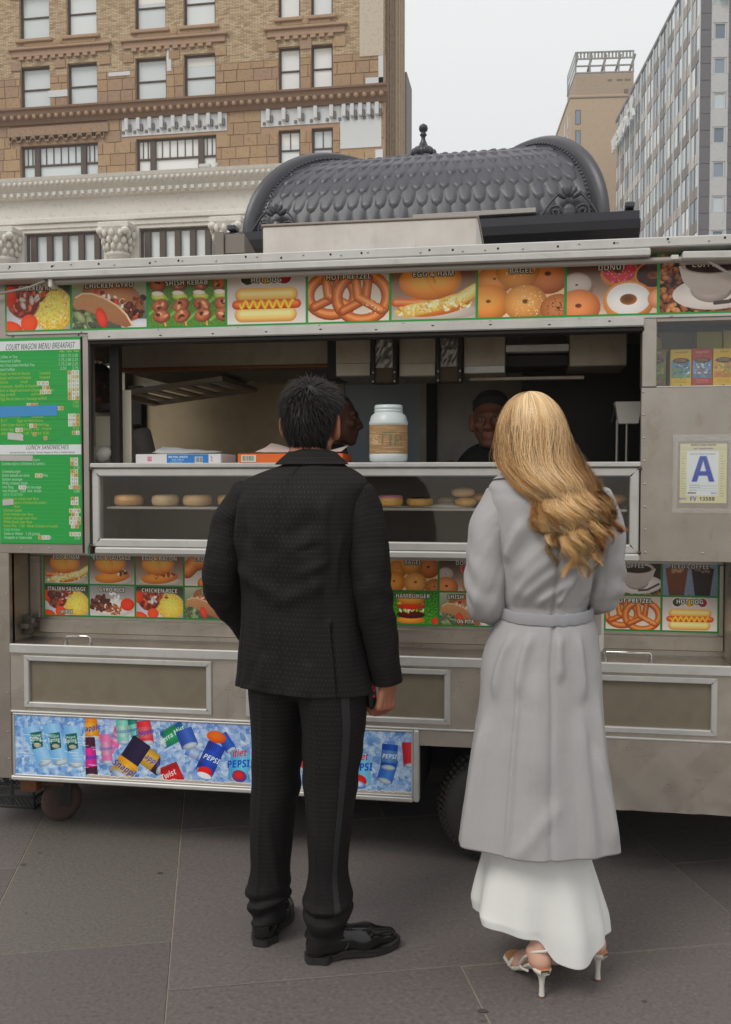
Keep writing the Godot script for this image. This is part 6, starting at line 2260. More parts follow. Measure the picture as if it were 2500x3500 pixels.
	lathe(s, [[0.0, 0.0], [0.06, 0.0], [0.071, 0.006], [0.0735, 0.02], [0.0735, 0.03], [0.072, 0.034], [0.072, 0.142], [0.0745, 0.146], [0.0745, 0.152], [0.072, 0.16], [0.067, 0.178], [0.056, 0.188], [0.053, 0.192], [0.055, 0.194], [0.055, 0.199], [0.053, 0.2], [0.053, 0.204], [0.055, 0.206], [0.055, 0.211], [0.0525, 0.213], [0.0525, 0.219], [0.049, 0.219], [0.049, 0.19], [0.0, 0.188]], 40)
	var jm := mat("milky_plastic", "c9d2d2", 0.35)
	part("vessel", s, jm, j, "", "", false)
	P = Image.create(512, 230, false, Image.FORMAT_RGB8); PR = Rect2(0, 0, 512, 230)
	wash(srgb("a8865c"), srgb("9c7a52"), 0.06)
	for i in 90:
		var y := rng.randf(); var x := rng.randf()
		var c := srgb(["c4a274", "8a6a44", "b8956a"][rng.randi() % 3])
		stroke2([[x, y], [x + 0.08, y + rng.randf_range(-0.03, 0.03)], [x + 0.2, y + rng.randf_range(-0.04, 0.04)]], 0.012, c, c)
	write("TIP", Vector2(268, 165), 88, srgb("7a7150"), regular, 0.5, 0.62, 0.02)
	write("S", Vector2(196, 155), 58, srgb("c4b494"), serif, 0.5, 0.9)
	stroke2([[0.46, 0.27], [0.56, 0.26]], 0.014, srgb("2f6a4a"), srgb("2f6a4a"))
	for k in 4: stroke2([[0.53 + k * 0.03, 0.4], [0.525 + k * 0.03, 0.75]], 0.006, srgb("5a6a60"), srgb("5a6a60"))
	s = stn(true)
	var rows := []; var uvs := []
	for q in [0.142, 0.125, 0.1, 0.075, 0.05, 0.034]:
		var row := PackedVector3Array(); var uv := PackedVector2Array()
		for i in 41:
			var a := TAU * i / 40.0
			var r := 0.0733 + 0.0012 * noise.get_noise_2d(i * 20.0, q * 4000.0)
			row.append(V(sin(a) * r, q, -cos(a) * r)); uv.append(Vector2(1.0 - i / 40.0 if false else i / 40.0, (0.142 - q) / 0.108))
		rows.append(row); uvs.append(uv)
	skin(s, rows, false, false, uvs)
	var lm := printed(P, 0.8)
	var lb := part("paper_label", s, lm, j, "", "", false)
	lm.uv1_scale = V(-1, 1, 1)
	lb.rotation.y = 0.1
	# tea boxes in the side window
	var teas := [["7a6a3a", "Breakfast", "e8dca8", ["7a8a4a", "a8b85a", "5a7a3a", "c99a3a"], 0.470, 0.506, "olive tea carton beside the window post"], ["d9b52a", "Chamomile", "6a4a1a", ["5a94c4", "d8dce0", "7a9a4a", "3a6a9a"], 0.517, 0.591, "yellow tea carton printed with a blue sky, second from the post"], ["b03a30", "Peppermint", "f0d8c8", ["6a9ac4", "d8e0e8", "4a7a9a", "c4584a"], 0.593, 0.664, "red tea carton between two yellow ones"], ["dcb42c", "Lemon", "7a5a1a", ["d4a03a", "e8d05a", "c4702a", "8aa04a"], 0.666, 0.74, "yellow tea carton with lemons, right of the red one"]]
	for i in 4:
		var q = teas[i]
		var t := thing("tea_carton", q[6], "tea box", V((q[4] + q[5]) / 2.0, 1.789, -0.1), 0.0, "tea cartons in the side window")
		var h: float = (q[5] - q[4]) / 2.0
		if i == 0: h = 0.036
		if i == 0: t.position.x = 0.466
		part("carton", box(-h, h, 0, 0.148 - 0.004 * (i % 2), -0.08, 0.0, 0.001), mat("carton" + q[0], q[0], 0.5), t, "", "", false)
		part("carton_print", card(-h + 0.001, h - 0.001, 0.001, 0.145, 0.0012), printed(tea_print(q[0], q[1], q[2], q[3]), 0.45), t, "", "", false)
	for q in [[0.463, 0.5, 0.15, 0.205, "b8962c", "mustard tea packet behind the olive carton"], [0.625, 0.715, 0.15, 0.222, "9aa03a", "yellow-green tea packet standing behind the red carton"], [0.72, 0.8, 0.15, 0.225, "c9a83a", "yellow tea packet behind the lemon carton"]]:
		var t := thing("tea_packet", q[5], "tea box", V((q[0] + q[1]) / 2.0, 1.789, -0.2), 0.0, "tea cartons in the side window")
		var w: float = (q[1] - q[0]) / 2.0
		s = stn()
		bx(s, V(-w, 0, -0.03), V(w, q[3], 0.0), 0.002)
		part("carton", s, grained("packet" + q[4], [q[4], "b0a850", q[4]], 0.03, 8.0, 0.6), t, "", "", false)
	# crumpled bag behind the left-hand post
	var cb := thing("plastic_bag", "crumpled whitish plastic bag on the counter behind the left window post", "bag", V(-1.685, 1.5255, -0.09))
	s = stn(true)
	var brows := []
	for i in 17:
		var a := PI * i / 16.0
		var row := PackedVector3Array()
		for k in 28:
			var q := TAU * k / 28.0
			var w := 1.0 + 0.22 * noise.get_noise_2d(k * 22.0, i * 26.0)
			row.append(V(0.042 * sin(a) * cos(q) * w + 0.012 * cos(a), 0.034 + 0.034 * cos(a) * w, 0.035 * sin(a) * sin(q) * w))
		brows.append(row)
	skin(s, brows, true, false)
	part("film", s, mat("bag_film", "a8a39c", 0.4), cb, "", "", false)
	# black crate
	var cr := thing("plastic_crate", "black plastic milk crate on the paving behind the castor", "crate", V(-2.3, 0, -0.5), 0.0)
	var pm := mat("crate_black", "2b2b2e", 0.5)
	for side in 4:
		s = stn()
		var xf := Transform3D(Basis(Vector3.UP, side * PI / 2), Vector3.ZERO)
		for y in [0.0, 0.045, 0.085, 0.25]: bx(s, V(-0.165, y, 0.155), V(0.165, y + 0.012, 0.165), 0.001, xf)
		for x in [-0.165, -0.06, 0.05, 0.153]: bx(s, V(x, 0.012, 0.156), V(x + 0.012, 0.25, 0.164), 0.001, xf)
		for k in 14:
			var x := -0.15 + k * 0.022
			for m in [-1.0, 1.0]: bx(s, V(-0.0025, -0.085, -0.002), V(0.0025, 0.085, 0.002), 0.0005, xf * Transform3D(Basis(V(0, 0, 1), m * 0.72), V(x, 0.165, 0.16)))
			bx(s, V(-0.0025, -0.02, -0.002), V(0.0025, 0.02, 0.002), 0.0005, xf * Transform3D(Basis(V(0, 0, 1), 0.7), V(x, 0.03, 0.16)))
		part("side_panel", s, pm, cr, "", "", false)
	part("base", box(-0.16, 0.16, 0.0, 0.008, -0.16, 0.16, 0.001), pm, cr, "", "", false)

# ------------------------------------------------------------------ people
func cloth_mat(key: String, cols: Array, rough: float, scale := 4.0, bump := 0.3) -> StandardMaterial3D:
	if mats.has(key): return mats[key]
	var m := StandardMaterial3D.new()
	m.albedo_texture = ramp_tex(0.12, cols, 4, key.hash() % 999)
	var t := ramp_tex(0.2, [], 3, key.hash() % 777)
	t.as_normal_map = true
	t.bump_strength = 4.0
	m.normal_enabled = true
	m.normal_texture = t
	m.normal_scale = bump
	m.uv1_scale = Vector3.ONE * scale
	m.roughness = rough
	m.metallic_specular = 0.3
	mats[key] = m
	return m

func pin_dots() -> StandardMaterial3D:
	if mats.has("pin_dots"): return mats["pin_dots"]
	var m := StandardMaterial3D.new()
	var im := Image.create(512, 512, false, Image.FORMAT_RGB8)
	for y in 512:
		for x in 512:
			var g := 0.106 + 0.018 * bump_noise.get_noise_2d(x * 5.0, y * 1.5) + 0.012 * bump_noise.get_noise_2d(x * 1.0, y * 6.0)
			im.set_pixel(x, y, Color(g * 1.05, g * 0.96, g * 0.96))
	# dots 11 mm apart in rows 14.5 mm apart: the tile is 132 mm by 145 mm
	for r in 10:
		for c in 12:
			var cx := int((c + (0.5 if r % 2 else 0.0)) * 42.67) + 8
			var cy := int(r * 51.2) + 20
			for dy in range(-4, 5):
				for dx in range(-4, 5):
					if dx * dx + dy * dy < 10: im.set_pixel((cx + dx) % 512, (cy + dy) % 512, Color(0.4, 0.375, 0.365))
	m.albedo_texture = tex(im)
	m.uv1_scale = Vector3(1.0 / 0.132, 1.0 / 0.145, 1)
	m.roughness = 0.7
	m.metallic_specular = 0.3
	mats["pin_dots"] = m
	return m

func eyes(o: Node3D, xf: Transform3D) -> void:
	for s in [-1.0, 1.0]:
		var st := stn(true)
		ellipsoid(st, xf * V(s * 0.031, 0.003, -0.0725), V(0.0122, 0.0095, 0.0125), 12, 8)
		var e := part("eye", st, mat("eye_white", "8a8078", 0.3), o, "", "", false)
		st = stn(true)
		ellipsoid(st, xf * V(s * 0.031, 0.0035, -0.0828), V(0.0055, 0.0055, 0.003), 10, 6)
		part("iris", st, mat("iris_dark", "1c1410", 0.15), e, "", "", false)

func scalp(d: Vector3) -> Vector3:
	return V(0, 0.012, 0.018) + d * V(0.078, 0.108, 0.096)

func hairy(p: Vector3, nape: float) -> bool:
	if p.z < -0.02: return p.y > 0.062
	var side := smoothstep(0.045, 0.07, absf(p.x)) * (1.0 - smoothstep(0.02, 0.05, p.z))
	return p.y > lerpf(nape, 0.02, side)

func short_hair(o: Node3D, xf: Transform3D, col: Color, count: int) -> void:
	var st := stn(true)
	var rows := []
	for i in 25:
		var row := PackedVector3Array()
		var th := PI * i / 24.0
		for j in 48:
			var a := TAU * j / 48.0
			var p := scalp(V(sin(th) * cos(a), cos(th), sin(th) * sin(a)))
			var n := (p - V(0, 0.012, 0.018)).normalized()
			row.append(xf * (p + n * (0.006 if hairy(p, -0.085) else -0.03)))
		rows.append(row)
	skin(st, rows, true, false)
	var cap := part("hair", st, mat("hair_under", "1a1614", 0.6), o, "", "", false)
	st = stn(true)
	var whorl := V(0.012, 0.1, 0.062)
	for k in count:
		var d := V(rng.randfn(), rng.randfn(), rng.randfn()).normalized()
		var p := scalp(d)
		if not hairy(p, -0.098): continue
		var n := ((p - V(0, 0.012, 0.018)) / V(0.078, 0.108, 0.096) / V(0.078, 0.108, 0.096)).normalized()
		var t := p - whorl
		t = (t - n * t.dot(n)).normalized()
		t = (t + n.cross(t) * 0.35 + V(rng.randfn(), rng.randfn(), rng.randfn()) * 0.22).normalized()
		var up := smoothstep(-0.03, 0.09, p.y)
		var front := smoothstep(0.05, -0.05, p.z) * up
		var lift := lerpf(0.28, 0.62, up) + front * 0.35
		var ln := lerpf(0.026, 0.05, up) * rng.randf_range(0.7, 1.25)
		var near_ear := smoothstep(0.05, 0.068, absf(p.x)) * (1.0 - smoothstep(0.035, 0.06, p.z)) * (1.0 - smoothstep(0.03, 0.07, p.y))
		ln *= 1.0 - 0.85 * near_ear
		lift *= 1.0 - 0.9 * near_ear
		if p.z < 0.0 and p.y > 0.07: t = (t + V(0.5, 0.2, 0.1)).normalized()
		var pts := PackedVector3Array()
		var q := p + n * 0.003
		var v := (t + n * lift).normalized()
		for i in 4:
			pts.append(xf * q)
			q += v * ln / 3.0
			v = (v - n * 0.2 * (1.0 - front) + V(0, -0.1, 0)).normalized()
		var sh := rng.randf_range(0.75, 1.35)
		ribbon(st, pts, rng.randf_range(0.0016, 0.003), xf.basis * n, col * sh, col * sh * 1.25)
	var hm := vcol("short_hair", 0.5)
	hm.metallic_specular = 0.35
	part("strands", st, hm, cap, "", "stuff", false)

func shoe(o: Node3D, heel: Vector3, toe: Vector3) -> void:
	var d := toe - heel
	var L := d.length()
	var xf := Transform3D(Basis(Vector3.UP, atan2(-d.x, -d.z)), heel)
	var f := Field.new(V(-0.07, 0.0, -L - 0.03), V(0.07, 0.15, 0.05), 0.005, 0.008)
	f.cap(V(0, 0.045, -0.036), V(0, 0.095, -0.045), 0.034, 0.034)
	f.cap(V(0, 0.052, -0.04), V(0, 0.052, -L * 0.62), 0.032, 0.036)
	f.cap(V(0.015, 0.042, -L * 0.58), V(-0.015, 0.041, -L * 0.66), 0.031, 0.031)
	f.cap(V(0, 0.044, -L * 0.66), V(0, 0.04, -L + 0.036), 0.034, 0.025)
	f.cap(V(0, 0.085, -0.06), V(0, 0.062, -L * 0.55), 0.024, 0.02)
	f.cap(V(0.0, 0.03, -0.03), V(0, 0.03, -L * 0.9), 0.02, 0.012)
	var st := stn(true)
	emit(st, f.nets(), xf, func(_p): return Color.WHITE)
	var m := mat("patent_leather", "141312", 0.09)
	var sh := part("shoe", st, m, o, "", "", false)
	st = stn()
	for lay in [[0.0, 0.012, 1.0, 0.0, 1.0], [0.0125, 0.022, 0.97, 0.0, 1.0], [-0.0, 0.024, 1.0, 0.0, 0.27]]:
		var pts := []
		for i in 40:
			var a := TAU * i / 40.0
			var zz := 0.5 - 0.5 * cos(a)
			var w := 0.033 + 0.014 * smoothstep(0.3, 0.68, zz) - 0.012 * smoothstep(0.75, 1.0, zz)
			var e := pow(absf(sin(a)), 0.55) * signf(sin(a))
			pts.append(V(e * w * lay[2], 0, 0.004 - zz * (L + 0.006) * (lay[4] - 0.0)))
		var y0: float = lay[0] if lay[4] < 1.0 else lay[0] + 0.008 * 0.0
		var hi := []; var lo := []
		for p in pts:
			var rise := 0.010 * smoothstep(0.28, 0.36, -p.z / L) * (1.0 - smoothstep(0.5, 0.75, -p.z / L)) + 0.012 * smoothstep(0.85, 1.0, -p.z / L)
			lo.append(xf * V(p.x, y0 + rise, p.z)); hi.append(xf * V(p.x, lay[1] + rise, p.z))
		var c := xf * V(0, (lay[0] + lay[1]) / 2.0, -L * 0.45 * lay[4])
		for i in 40:
			var j := (i + 1) % 40
			fan(st, [lo[i], lo[j], hi[j], hi[i]], c)
			fan(st, [c + V(0, lay[1] - c.y, 0), hi[i], hi[j]], c - V(0, 1, 0))
	part("sole", st, mat("sole_black", "242120", 0.5), sh, "", "", false)
	st = stn(true)
	for i in 4:
		var z := -0.075 - i * 0.018
		tube(st, [xf * V(-0.022, 0.09 - i * 0.006, z), xf * V(-0.008, 0.105 - i * 0.008, z - 0.004), xf * V(0.008, 0.105 - i * 0.008, z - 0.004), xf * V(0.022, 0.09 - i * 0.006, z)], 0.002, 6)
	tube(st, [xf * V(0.0, 0.103, -0.09), xf * V(0.03, 0.108, -0.11), xf * V(0.05, 0.098, -0.125)], 0.0016, 5)
	tube(st, [xf * V(0.0, 0.103, -0.09), xf * V(-0.02, 0.112, -0.105), xf * V(0.03, 0.1, -0.14)], 0.0016, 5)
	part("laces", st, mat("lace_black", "1c1a19", 0.6), sh, "", "", false)
	st = stn(true)
	for s in [-1.0, 1.0]:
		tube(st, [xf * V(s * 0.012, 0.083, -0.135), xf * V(s * 0.033, 0.06, -0.128), xf * V(s * 0.0385, 0.034, -0.11)], 0.0022, 5)
	tube(st, [xf * V(-0.036, 0.05, -L * 0.68), xf * V(-0.015, 0.071, -L * 0.66), xf * V(0.015, 0.071, -L * 0.66), xf * V(0.036, 0.05, -L * 0.68)], 0.0018, 5)
	part("stitching", st, m, sh, "", "", false)

func people() -> void:
	rng.seed = 11
	build_head()
	man()
	woman()
	vendors()

func man() -> void:
	var o := thing("person", "man with short dark hair in a black pin-dot suit, seen from behind", "person", V(-0.70, 0, 0.66), deg_to_rad(-16))
	var skin_c := lin("a87258")
	var hx := Transform3D(Basis(V(0, 1, 0), deg_to_rad(10)) * Basis(V(1, 0, 0), -0.04) * Basis(V(0, 0, 1), -0.03), V(0.032, 1.632, -0.045))
	var J := {neck = V(0.045, 1.55, -0.015), chest = V(0.03, 1.31, 0.0), pelvis = V(0.03, 0.92, 0.0), sh_l = V(-0.135, 1.39, 0.0), sh_r = V(0.175, 1.39, -0.015),
		el_l = V(-0.244, 1.14, 0.049), wr_l = V(-0.215, 0.97, -0.08), el_r = V(0.262, 1.09, -0.01), wr_r = V(0.283, 0.86, -0.06),
		kn_l = V(-0.078, 0.5, 0.0), an_l = V(-0.1, 0.11, 0.005), kn_r = V(0.13, 0.52, 0.018), an_r = V(0.115, 0.11, 0.03)}
	var st := stn(true)
	emit(st, figure_body(J, 0.92), Transform3D.IDENTITY, func(_p): return skin_c)
	emit(st, head_mesh, hx, face_colour(skin_c, lin("2a1c16")))
	var rh := Transform3D(Basis(V(0, 1, 0), deg_to_rad(68)) * Basis(V(1, 0, 0), 0.12) * Basis(V(0, 0, 1), -0.06), V(0.286, 0.852, -0.062))
	emit(st, hand_mesh(0.95, 1.0), rh.scaled_local(Vector3.ONE * 0.95), func(p): return skin_c.lerp(lin("a45f48"), 0.5 if p.y < -0.08 else 0.1))
	var lh := Transform3D(Basis(V(0, 1, 0), deg_to_rad(-70)) * Basis(V(1, 0, 0), 0.5), V(-0.215, 0.965, -0.085))
	emit(st, hand_mesh(0.3, -1.0), lh, func(_p): return skin_c)
	part("body", st, vcol("skin", 0.5), o, "", "", false)
	eyes(o, hx)
	short_hair(o, hx, Color(0.0105, 0.008, 0.007), 16000)
	var suit := pin_dots()
	var jk := [[0.055, 1.52, -0.016, 0.08, 0.068, 2.0, 0.0, 0.0], [0.055, 1.505, -0.012, 0.112, 0.08, 2.0, 0.0, 0.0], [0.045, 1.482, -0.005, 0.168, 0.09, 2.2, 0.0, 0.0], [0.032, 1.449, 0.006, 0.212, 0.1, 2.3, 0.0, 0.0], [0.025, 1.39, 0.014, 0.212, 0.118, 2.4, 0.0, 0.0], [0.018, 1.291, 0.016, 0.206, 0.125, 2.4, 0.0, 0.0], [0.015, 1.201, 0.011, 0.196, 0.122, 2.4, 0.0, 0.0], [0.022, 1.11, 0.004, 0.196, 0.118, 2.3, 0.0, 0.0], [0.024, 1.01, 0.004, 0.2, 0.125, 2.3, 0.0, 0.0], [0.026, 0.919, 0.003, 0.212, 0.13, 2.3, 0.0, 0.0], [0.03, 0.822, 0.002, 0.224, 0.135, 2.3, 0.0, 0.0]]
	var lines := [[0.5, 0.0, 0.5, 1.0, 0.005, -0.005, 1], [0.372, 0.70, 0.372, 1.02, 0.005, -0.009, 1], [0.64, 0.70, 0.64, 1.02, 0.005, -0.008, 1], [0.378, 0.68, 0.376, 1.02, 0.006, 0.005, 1],
		[0.57, 0.22, 0.54, 0.85, 0.022, 0.009], [0.45, 0.28, 0.41, 0.7, 0.024, 0.010], [0.41, 0.14, 0.385, 0.45, 0.02, 0.009], [0.61, 0.14, 0.64, 0.45, 0.022, 0.010], [0.38, 0.5, 0.54, 0.64, 0.022, 0.009], [0.64, 0.46, 0.48, 0.6, 0.024, 0.009], [0.36, 0.42, 0.48, 0.5, 0.018, 0.008], [0.62, 0.3, 0.5, 0.44, 0.03, -0.008], [0.4, 0.24, 0.5, 0.36, 0.03, -0.008],
		[0.66, 0.46, 0.58, 0.56, 0.016, 0.007], [0.54, 0.82, 0.55, 1.0, 0.014, 0.006], [0.44, 0.84, 0.45, 1.0, 0.016, 0.006], [0.58, 0.86, 0.6, 1.0, 0.012, -0.005], [0.47, 0.4, 0.38, 0.36, 0.014, -0.005], [0.33, 0.3, 0.36, 0.6, 0.016, 0.006]]
	var jf := func(u: float, v: float, p: Vector3) -> float:
		var s := 0.009 * noise.get_noise_3d(p.x * 150.0, p.y * 50.0, p.z * 150.0) + 0.003 * noise.get_noise_3d(p.x * 420.0, p.y * 210.0, p.z * 420.0)
		var vh := (1.53 - p.y) / 0.71
		for l in lines: s += 1.25 * crease(u, vh, 1.1, 0.72, l)
		s += 0.006 * smoothstep(0.93, 1.0, v) * sin(u * 31.0)
		return s
	st = stn(true)
	loft(st, jk, 170, 300, jf, 0.004)
	var jacket := part("jacket", st, suit, o, "", "", false)
	# collar
	st = stn(true)
	loft(st, [[0.05, 1.540, -0.022, 0.064, 0.057, 2.0, 0.0, 0.1], [0.05, 1.549, -0.02, 0.072, 0.064, 2.0, 0.0, 0.1], [0.05, 1.541, -0.017, 0.082, 0.071, 2.0, 0.0, 0.06], [0.05, 1.528, -0.013, 0.099, 0.079, 2.0, 0.0, 0.03], [0.05, 1.514, -0.011, 0.116, 0.085, 2.0, 0.0, 0.0], [0.05, 1.509, -0.01, 0.12, 0.086, 2.0, 0.0, 0.0]], 20, 64, func(_u, _v, _p): return 0.0)
	part("collar", st, suit, jacket, "", "", false)
	var slf := func(u: float, v: float, p: Vector3) -> float:
		var elbow := exp(-pow((v - 0.55) / 0.16, 2.0))
		return 0.007 * noise.get_noise_3d(p.x * 240.0, p.y * 130.0 + u * 60.0, p.z * 240.0) + elbow * 0.0035 * sin(v * 48.0 + sin(u * TAU + 0.6) * 4.0) * (0.5 + 0.5 * sin(u * TAU + 2.0)) + 0.004 * noise.get_noise_3d(p.x * 300.0, p.y * 500.0, p.z * 300.0)
	st = stn(true)
	sleeve(st, [[0.19, 1.408, -0.018, 0.072, 0.072], [0.230, 1.322, -0.013, 0.064, 0.066], [0.251, 1.191, -0.004, 0.060, 0.06], [0.264, 1.077, -0.012, 0.058, 0.056], [0.275, 0.968, -0.034, 0.054, 0.051], [0.284, 0.85, -0.06, 0.048, 0.043]], 70, 48, V(1, 0, 0), slf)
	part("sleeve", st, suit, jacket, "", "", false)
	st = stn(true)
	sleeve(st, [[-0.155, 1.408, 0.008, 0.073, 0.072], [-0.21, 1.323, 0.028, 0.066, 0.066], [-0.231, 1.222, 0.05, 0.062, 0.061], [-0.243, 1.14, 0.052, 0.062, 0.058], [-0.243, 1.068, 0.01, 0.055, 0.055], [-0.229, 1.016, -0.038, 0.05, 0.05], [-0.218, 0.965, -0.078, 0.047, 0.046]], 70, 48, V(-1, 0, 0), slf)
	part("sleeve", st, suit, jacket, "", "", false)
	# trousers
	st = stn(true)
	loft(st, [[0.03, 0.99, 0.0, 0.17, 0.11, 2.2, 0, 0], [0.036, 0.9, -0.004, 0.185, 0.12, 2.2, 0, 0], [0.04, 0.83, -0.006, 0.184, 0.118, 2.2, 0, 0], [0.04, 0.80, -0.006, 0.15, 0.09, 2.2, 0, 0], [0.04, 0.775, -0.006, 0.06, 0.04, 2.2, 0, 0]], 26, 72, func(_u, _v, p: Vector3): return 0.003 * noise.get_noise_3d(p.x * 200.0, p.y * 90.0, p.z * 200.0))
	var tr := part("trousers", st, suit, o, "", "", false)
	var legs := [[[-0.062, 0.86, -0.012, 0.097, 0.116, 2.1, 0.0, 0.0], [-0.063, 0.79, -0.012, 0.096, 0.112, 2.1, 0.0, 0.0], [-0.066, 0.74, -0.013, 0.09, 0.105, 2.1, 0.0, 0.0], [-0.072, 0.667, -0.011, 0.076, 0.098, 2.1, 0.0, 0.0], [-0.075, 0.528, -0.005, 0.073, 0.088, 2.1, 0.0, 0.0], [-0.084, 0.407, 0.003, 0.067, 0.08, 2.1, 0.0, 0.0], [-0.09, 0.314, 0.005, 0.063, 0.075, 2.1, 0.0, 0.0], [-0.093, 0.229, 0.006, 0.058, 0.071, 2.1, 0.0, 0.0], [-0.1, 0.168, 0.004, 0.066, 0.079, 2.1, 0.0, 0.0], [-0.1, 0.127, 0.006, 0.056, 0.075, 2.1, 0.0, 0.0], [-0.104, 0.06, 0.004, 0.047, 0.065, 2.1, 0.0, 0.15]],
		[[0.126, 0.86, 0.0, 0.1, 0.12, 2.1, 0.0, 0.0], [0.128, 0.79, 0.0, 0.1, 0.117, 2.1, 0.0, 0.0], [0.133, 0.74, 0.004, 0.096, 0.108, 2.1, 0.0, 0.0], [0.134, 0.68, 0.008, 0.091, 0.1, 2.1, 0.0, 0.0], [0.129, 0.561, 0.015, 0.084, 0.09, 2.1, 0.0, 0.0], [0.129, 0.446, 0.02, 0.07, 0.082, 2.1, 0.0, 0.0], [0.128, 0.357, 0.026, 0.061, 0.078, 2.1, 0.0, 0.0], [0.126, 0.267, 0.026, 0.056, 0.075, 2.1, 0.0, 0.0], [0.125, 0.188, 0.027, 0.071, 0.085, 2.1, 0.0, 0.0], [0.123, 0.146, 0.027, 0.066, 0.081, 2.1, 0.0, 0.0], [0.118, 0.07, 0.022, 0.057, 0.072, 2.1, 0.0, 0.1]]]
	for k in 2:
		var lf := func(u: float, v: float, p: Vector3) -> float:
			var s := 0.004 * noise.get_noise_3d(p.x * 180.0, p.y * 80.0, p.z * 180.0)
			s += 0.007 * exp(-pow((u - 0.5) / 0.012, 2.0)) * (1.0 - smoothstep(0.82, 0.92, v))
			var knee := exp(-pow((v - 0.38) / 0.1, 2.0)) * (0.4 + 0.6 * sin(u * TAU + 1.0 + k))
			s += knee * 0.006 * sin(v * 70.0 + sin(u * TAU + k) * 3.0)
			var stack := smoothstep(0.72, 0.9, v)
			s += stack * 0.008 * sin(v * 58.0 + sin(u * TAU * 1.0 + k * 2.0) * 2.2) + stack * 0.004 * noise.get_noise_3d(p.x * 400.0, p.y * 500.0, p.z * 400.0)
			var ln := Vector2(u - 0.42 - k * 0.1 + (v - 0.55) * 0.5, 0).x
			s += 0.006 * exp(-pow(ln / 0.03, 2.0)) * smoothstep(0.35, 0.5, v) * (1.0 - smoothstep(0.75, 0.9, v))
			return s
		st = stn(true)
		loft(st, legs[k], 110, 64, lf, 0.004)
		part("trouser_leg", st, suit, tr, "", "", false)
		# satin stripe down the outer side
		st = stn(true)
		var rows := []
		for i in 90:
			var v := i / 89.0 * 0.86
			var kk := key_at(legs[k], v * (legs[k].size() - 1.0))
			var row := PackedVector3Array()
			for j in 4:
				var u := (0.335 if k == 1 else 0.69) + j * 0.013
				var a := TAU * u
				var e: float = 2.0 / kk[5]
				var d := V(signf(sin(a)) * pow(absf(sin(a)), e) * kk[3], 0, -signf(cos(a)) * pow(absf(cos(a)), e) * kk[4])
				var p := V(kk[0], kk[1], kk[2]) + d
				row.append(p + d.normalized() * (lf.call(u, v, p) + 0.0016))
			rows.append(row)
		skin(st, rows, false, true)
		part("side_stripe", st, mat("satin_stripe", "212124", 0.5), tr, "", "", false)
	shoe(o, V(-0.098, 0, 0.062), V(-0.15, 0, -0.205))
	shoe(o, V(0.078, 0, 0.078), V(0.29, 0, -0.135))
	# the phone in his right hand
	var ph := thing("phone", "small black handset with red marks in the man's right hand", "phone", Vector3.ZERO)
	var at := o.transform * V(0.232, 0.812, -0.045)
	ph.position = at
	ph.rotation = V(0.05, deg_to_rad(40), 0.06)
	part("case", box(-0.013, 0.013, -0.045, 0.045, -0.024, 0.024, 0.008), mat("phone_black", "161515", 0.35), ph, "", "", false)
	st = stn()
	bx(st, V(-0.006, 0.012, 0.0242), V(-0.003, 0.03, 0.0248), 0.0); bx(st, V(0.003, 0.012, 0.0242), V(0.006, 0.03, 0.0248), 0.0); bx(st, V(-0.003, 0.012, 0.0242), V(0.003, 0.015, 0.0248), 0.0)
	bx(st, V(-0.005, -0.006, 0.0242), V(0.005, -0.002, 0.0248), 0.0); bx(st, V(-0.002, -0.008, 0.0242), V(0.002, 0.001, 0.0249), 0.0)
	part("red_mark", st, mat("phone_red", "c22a24", 0.5), ph, "", "stuff", false)

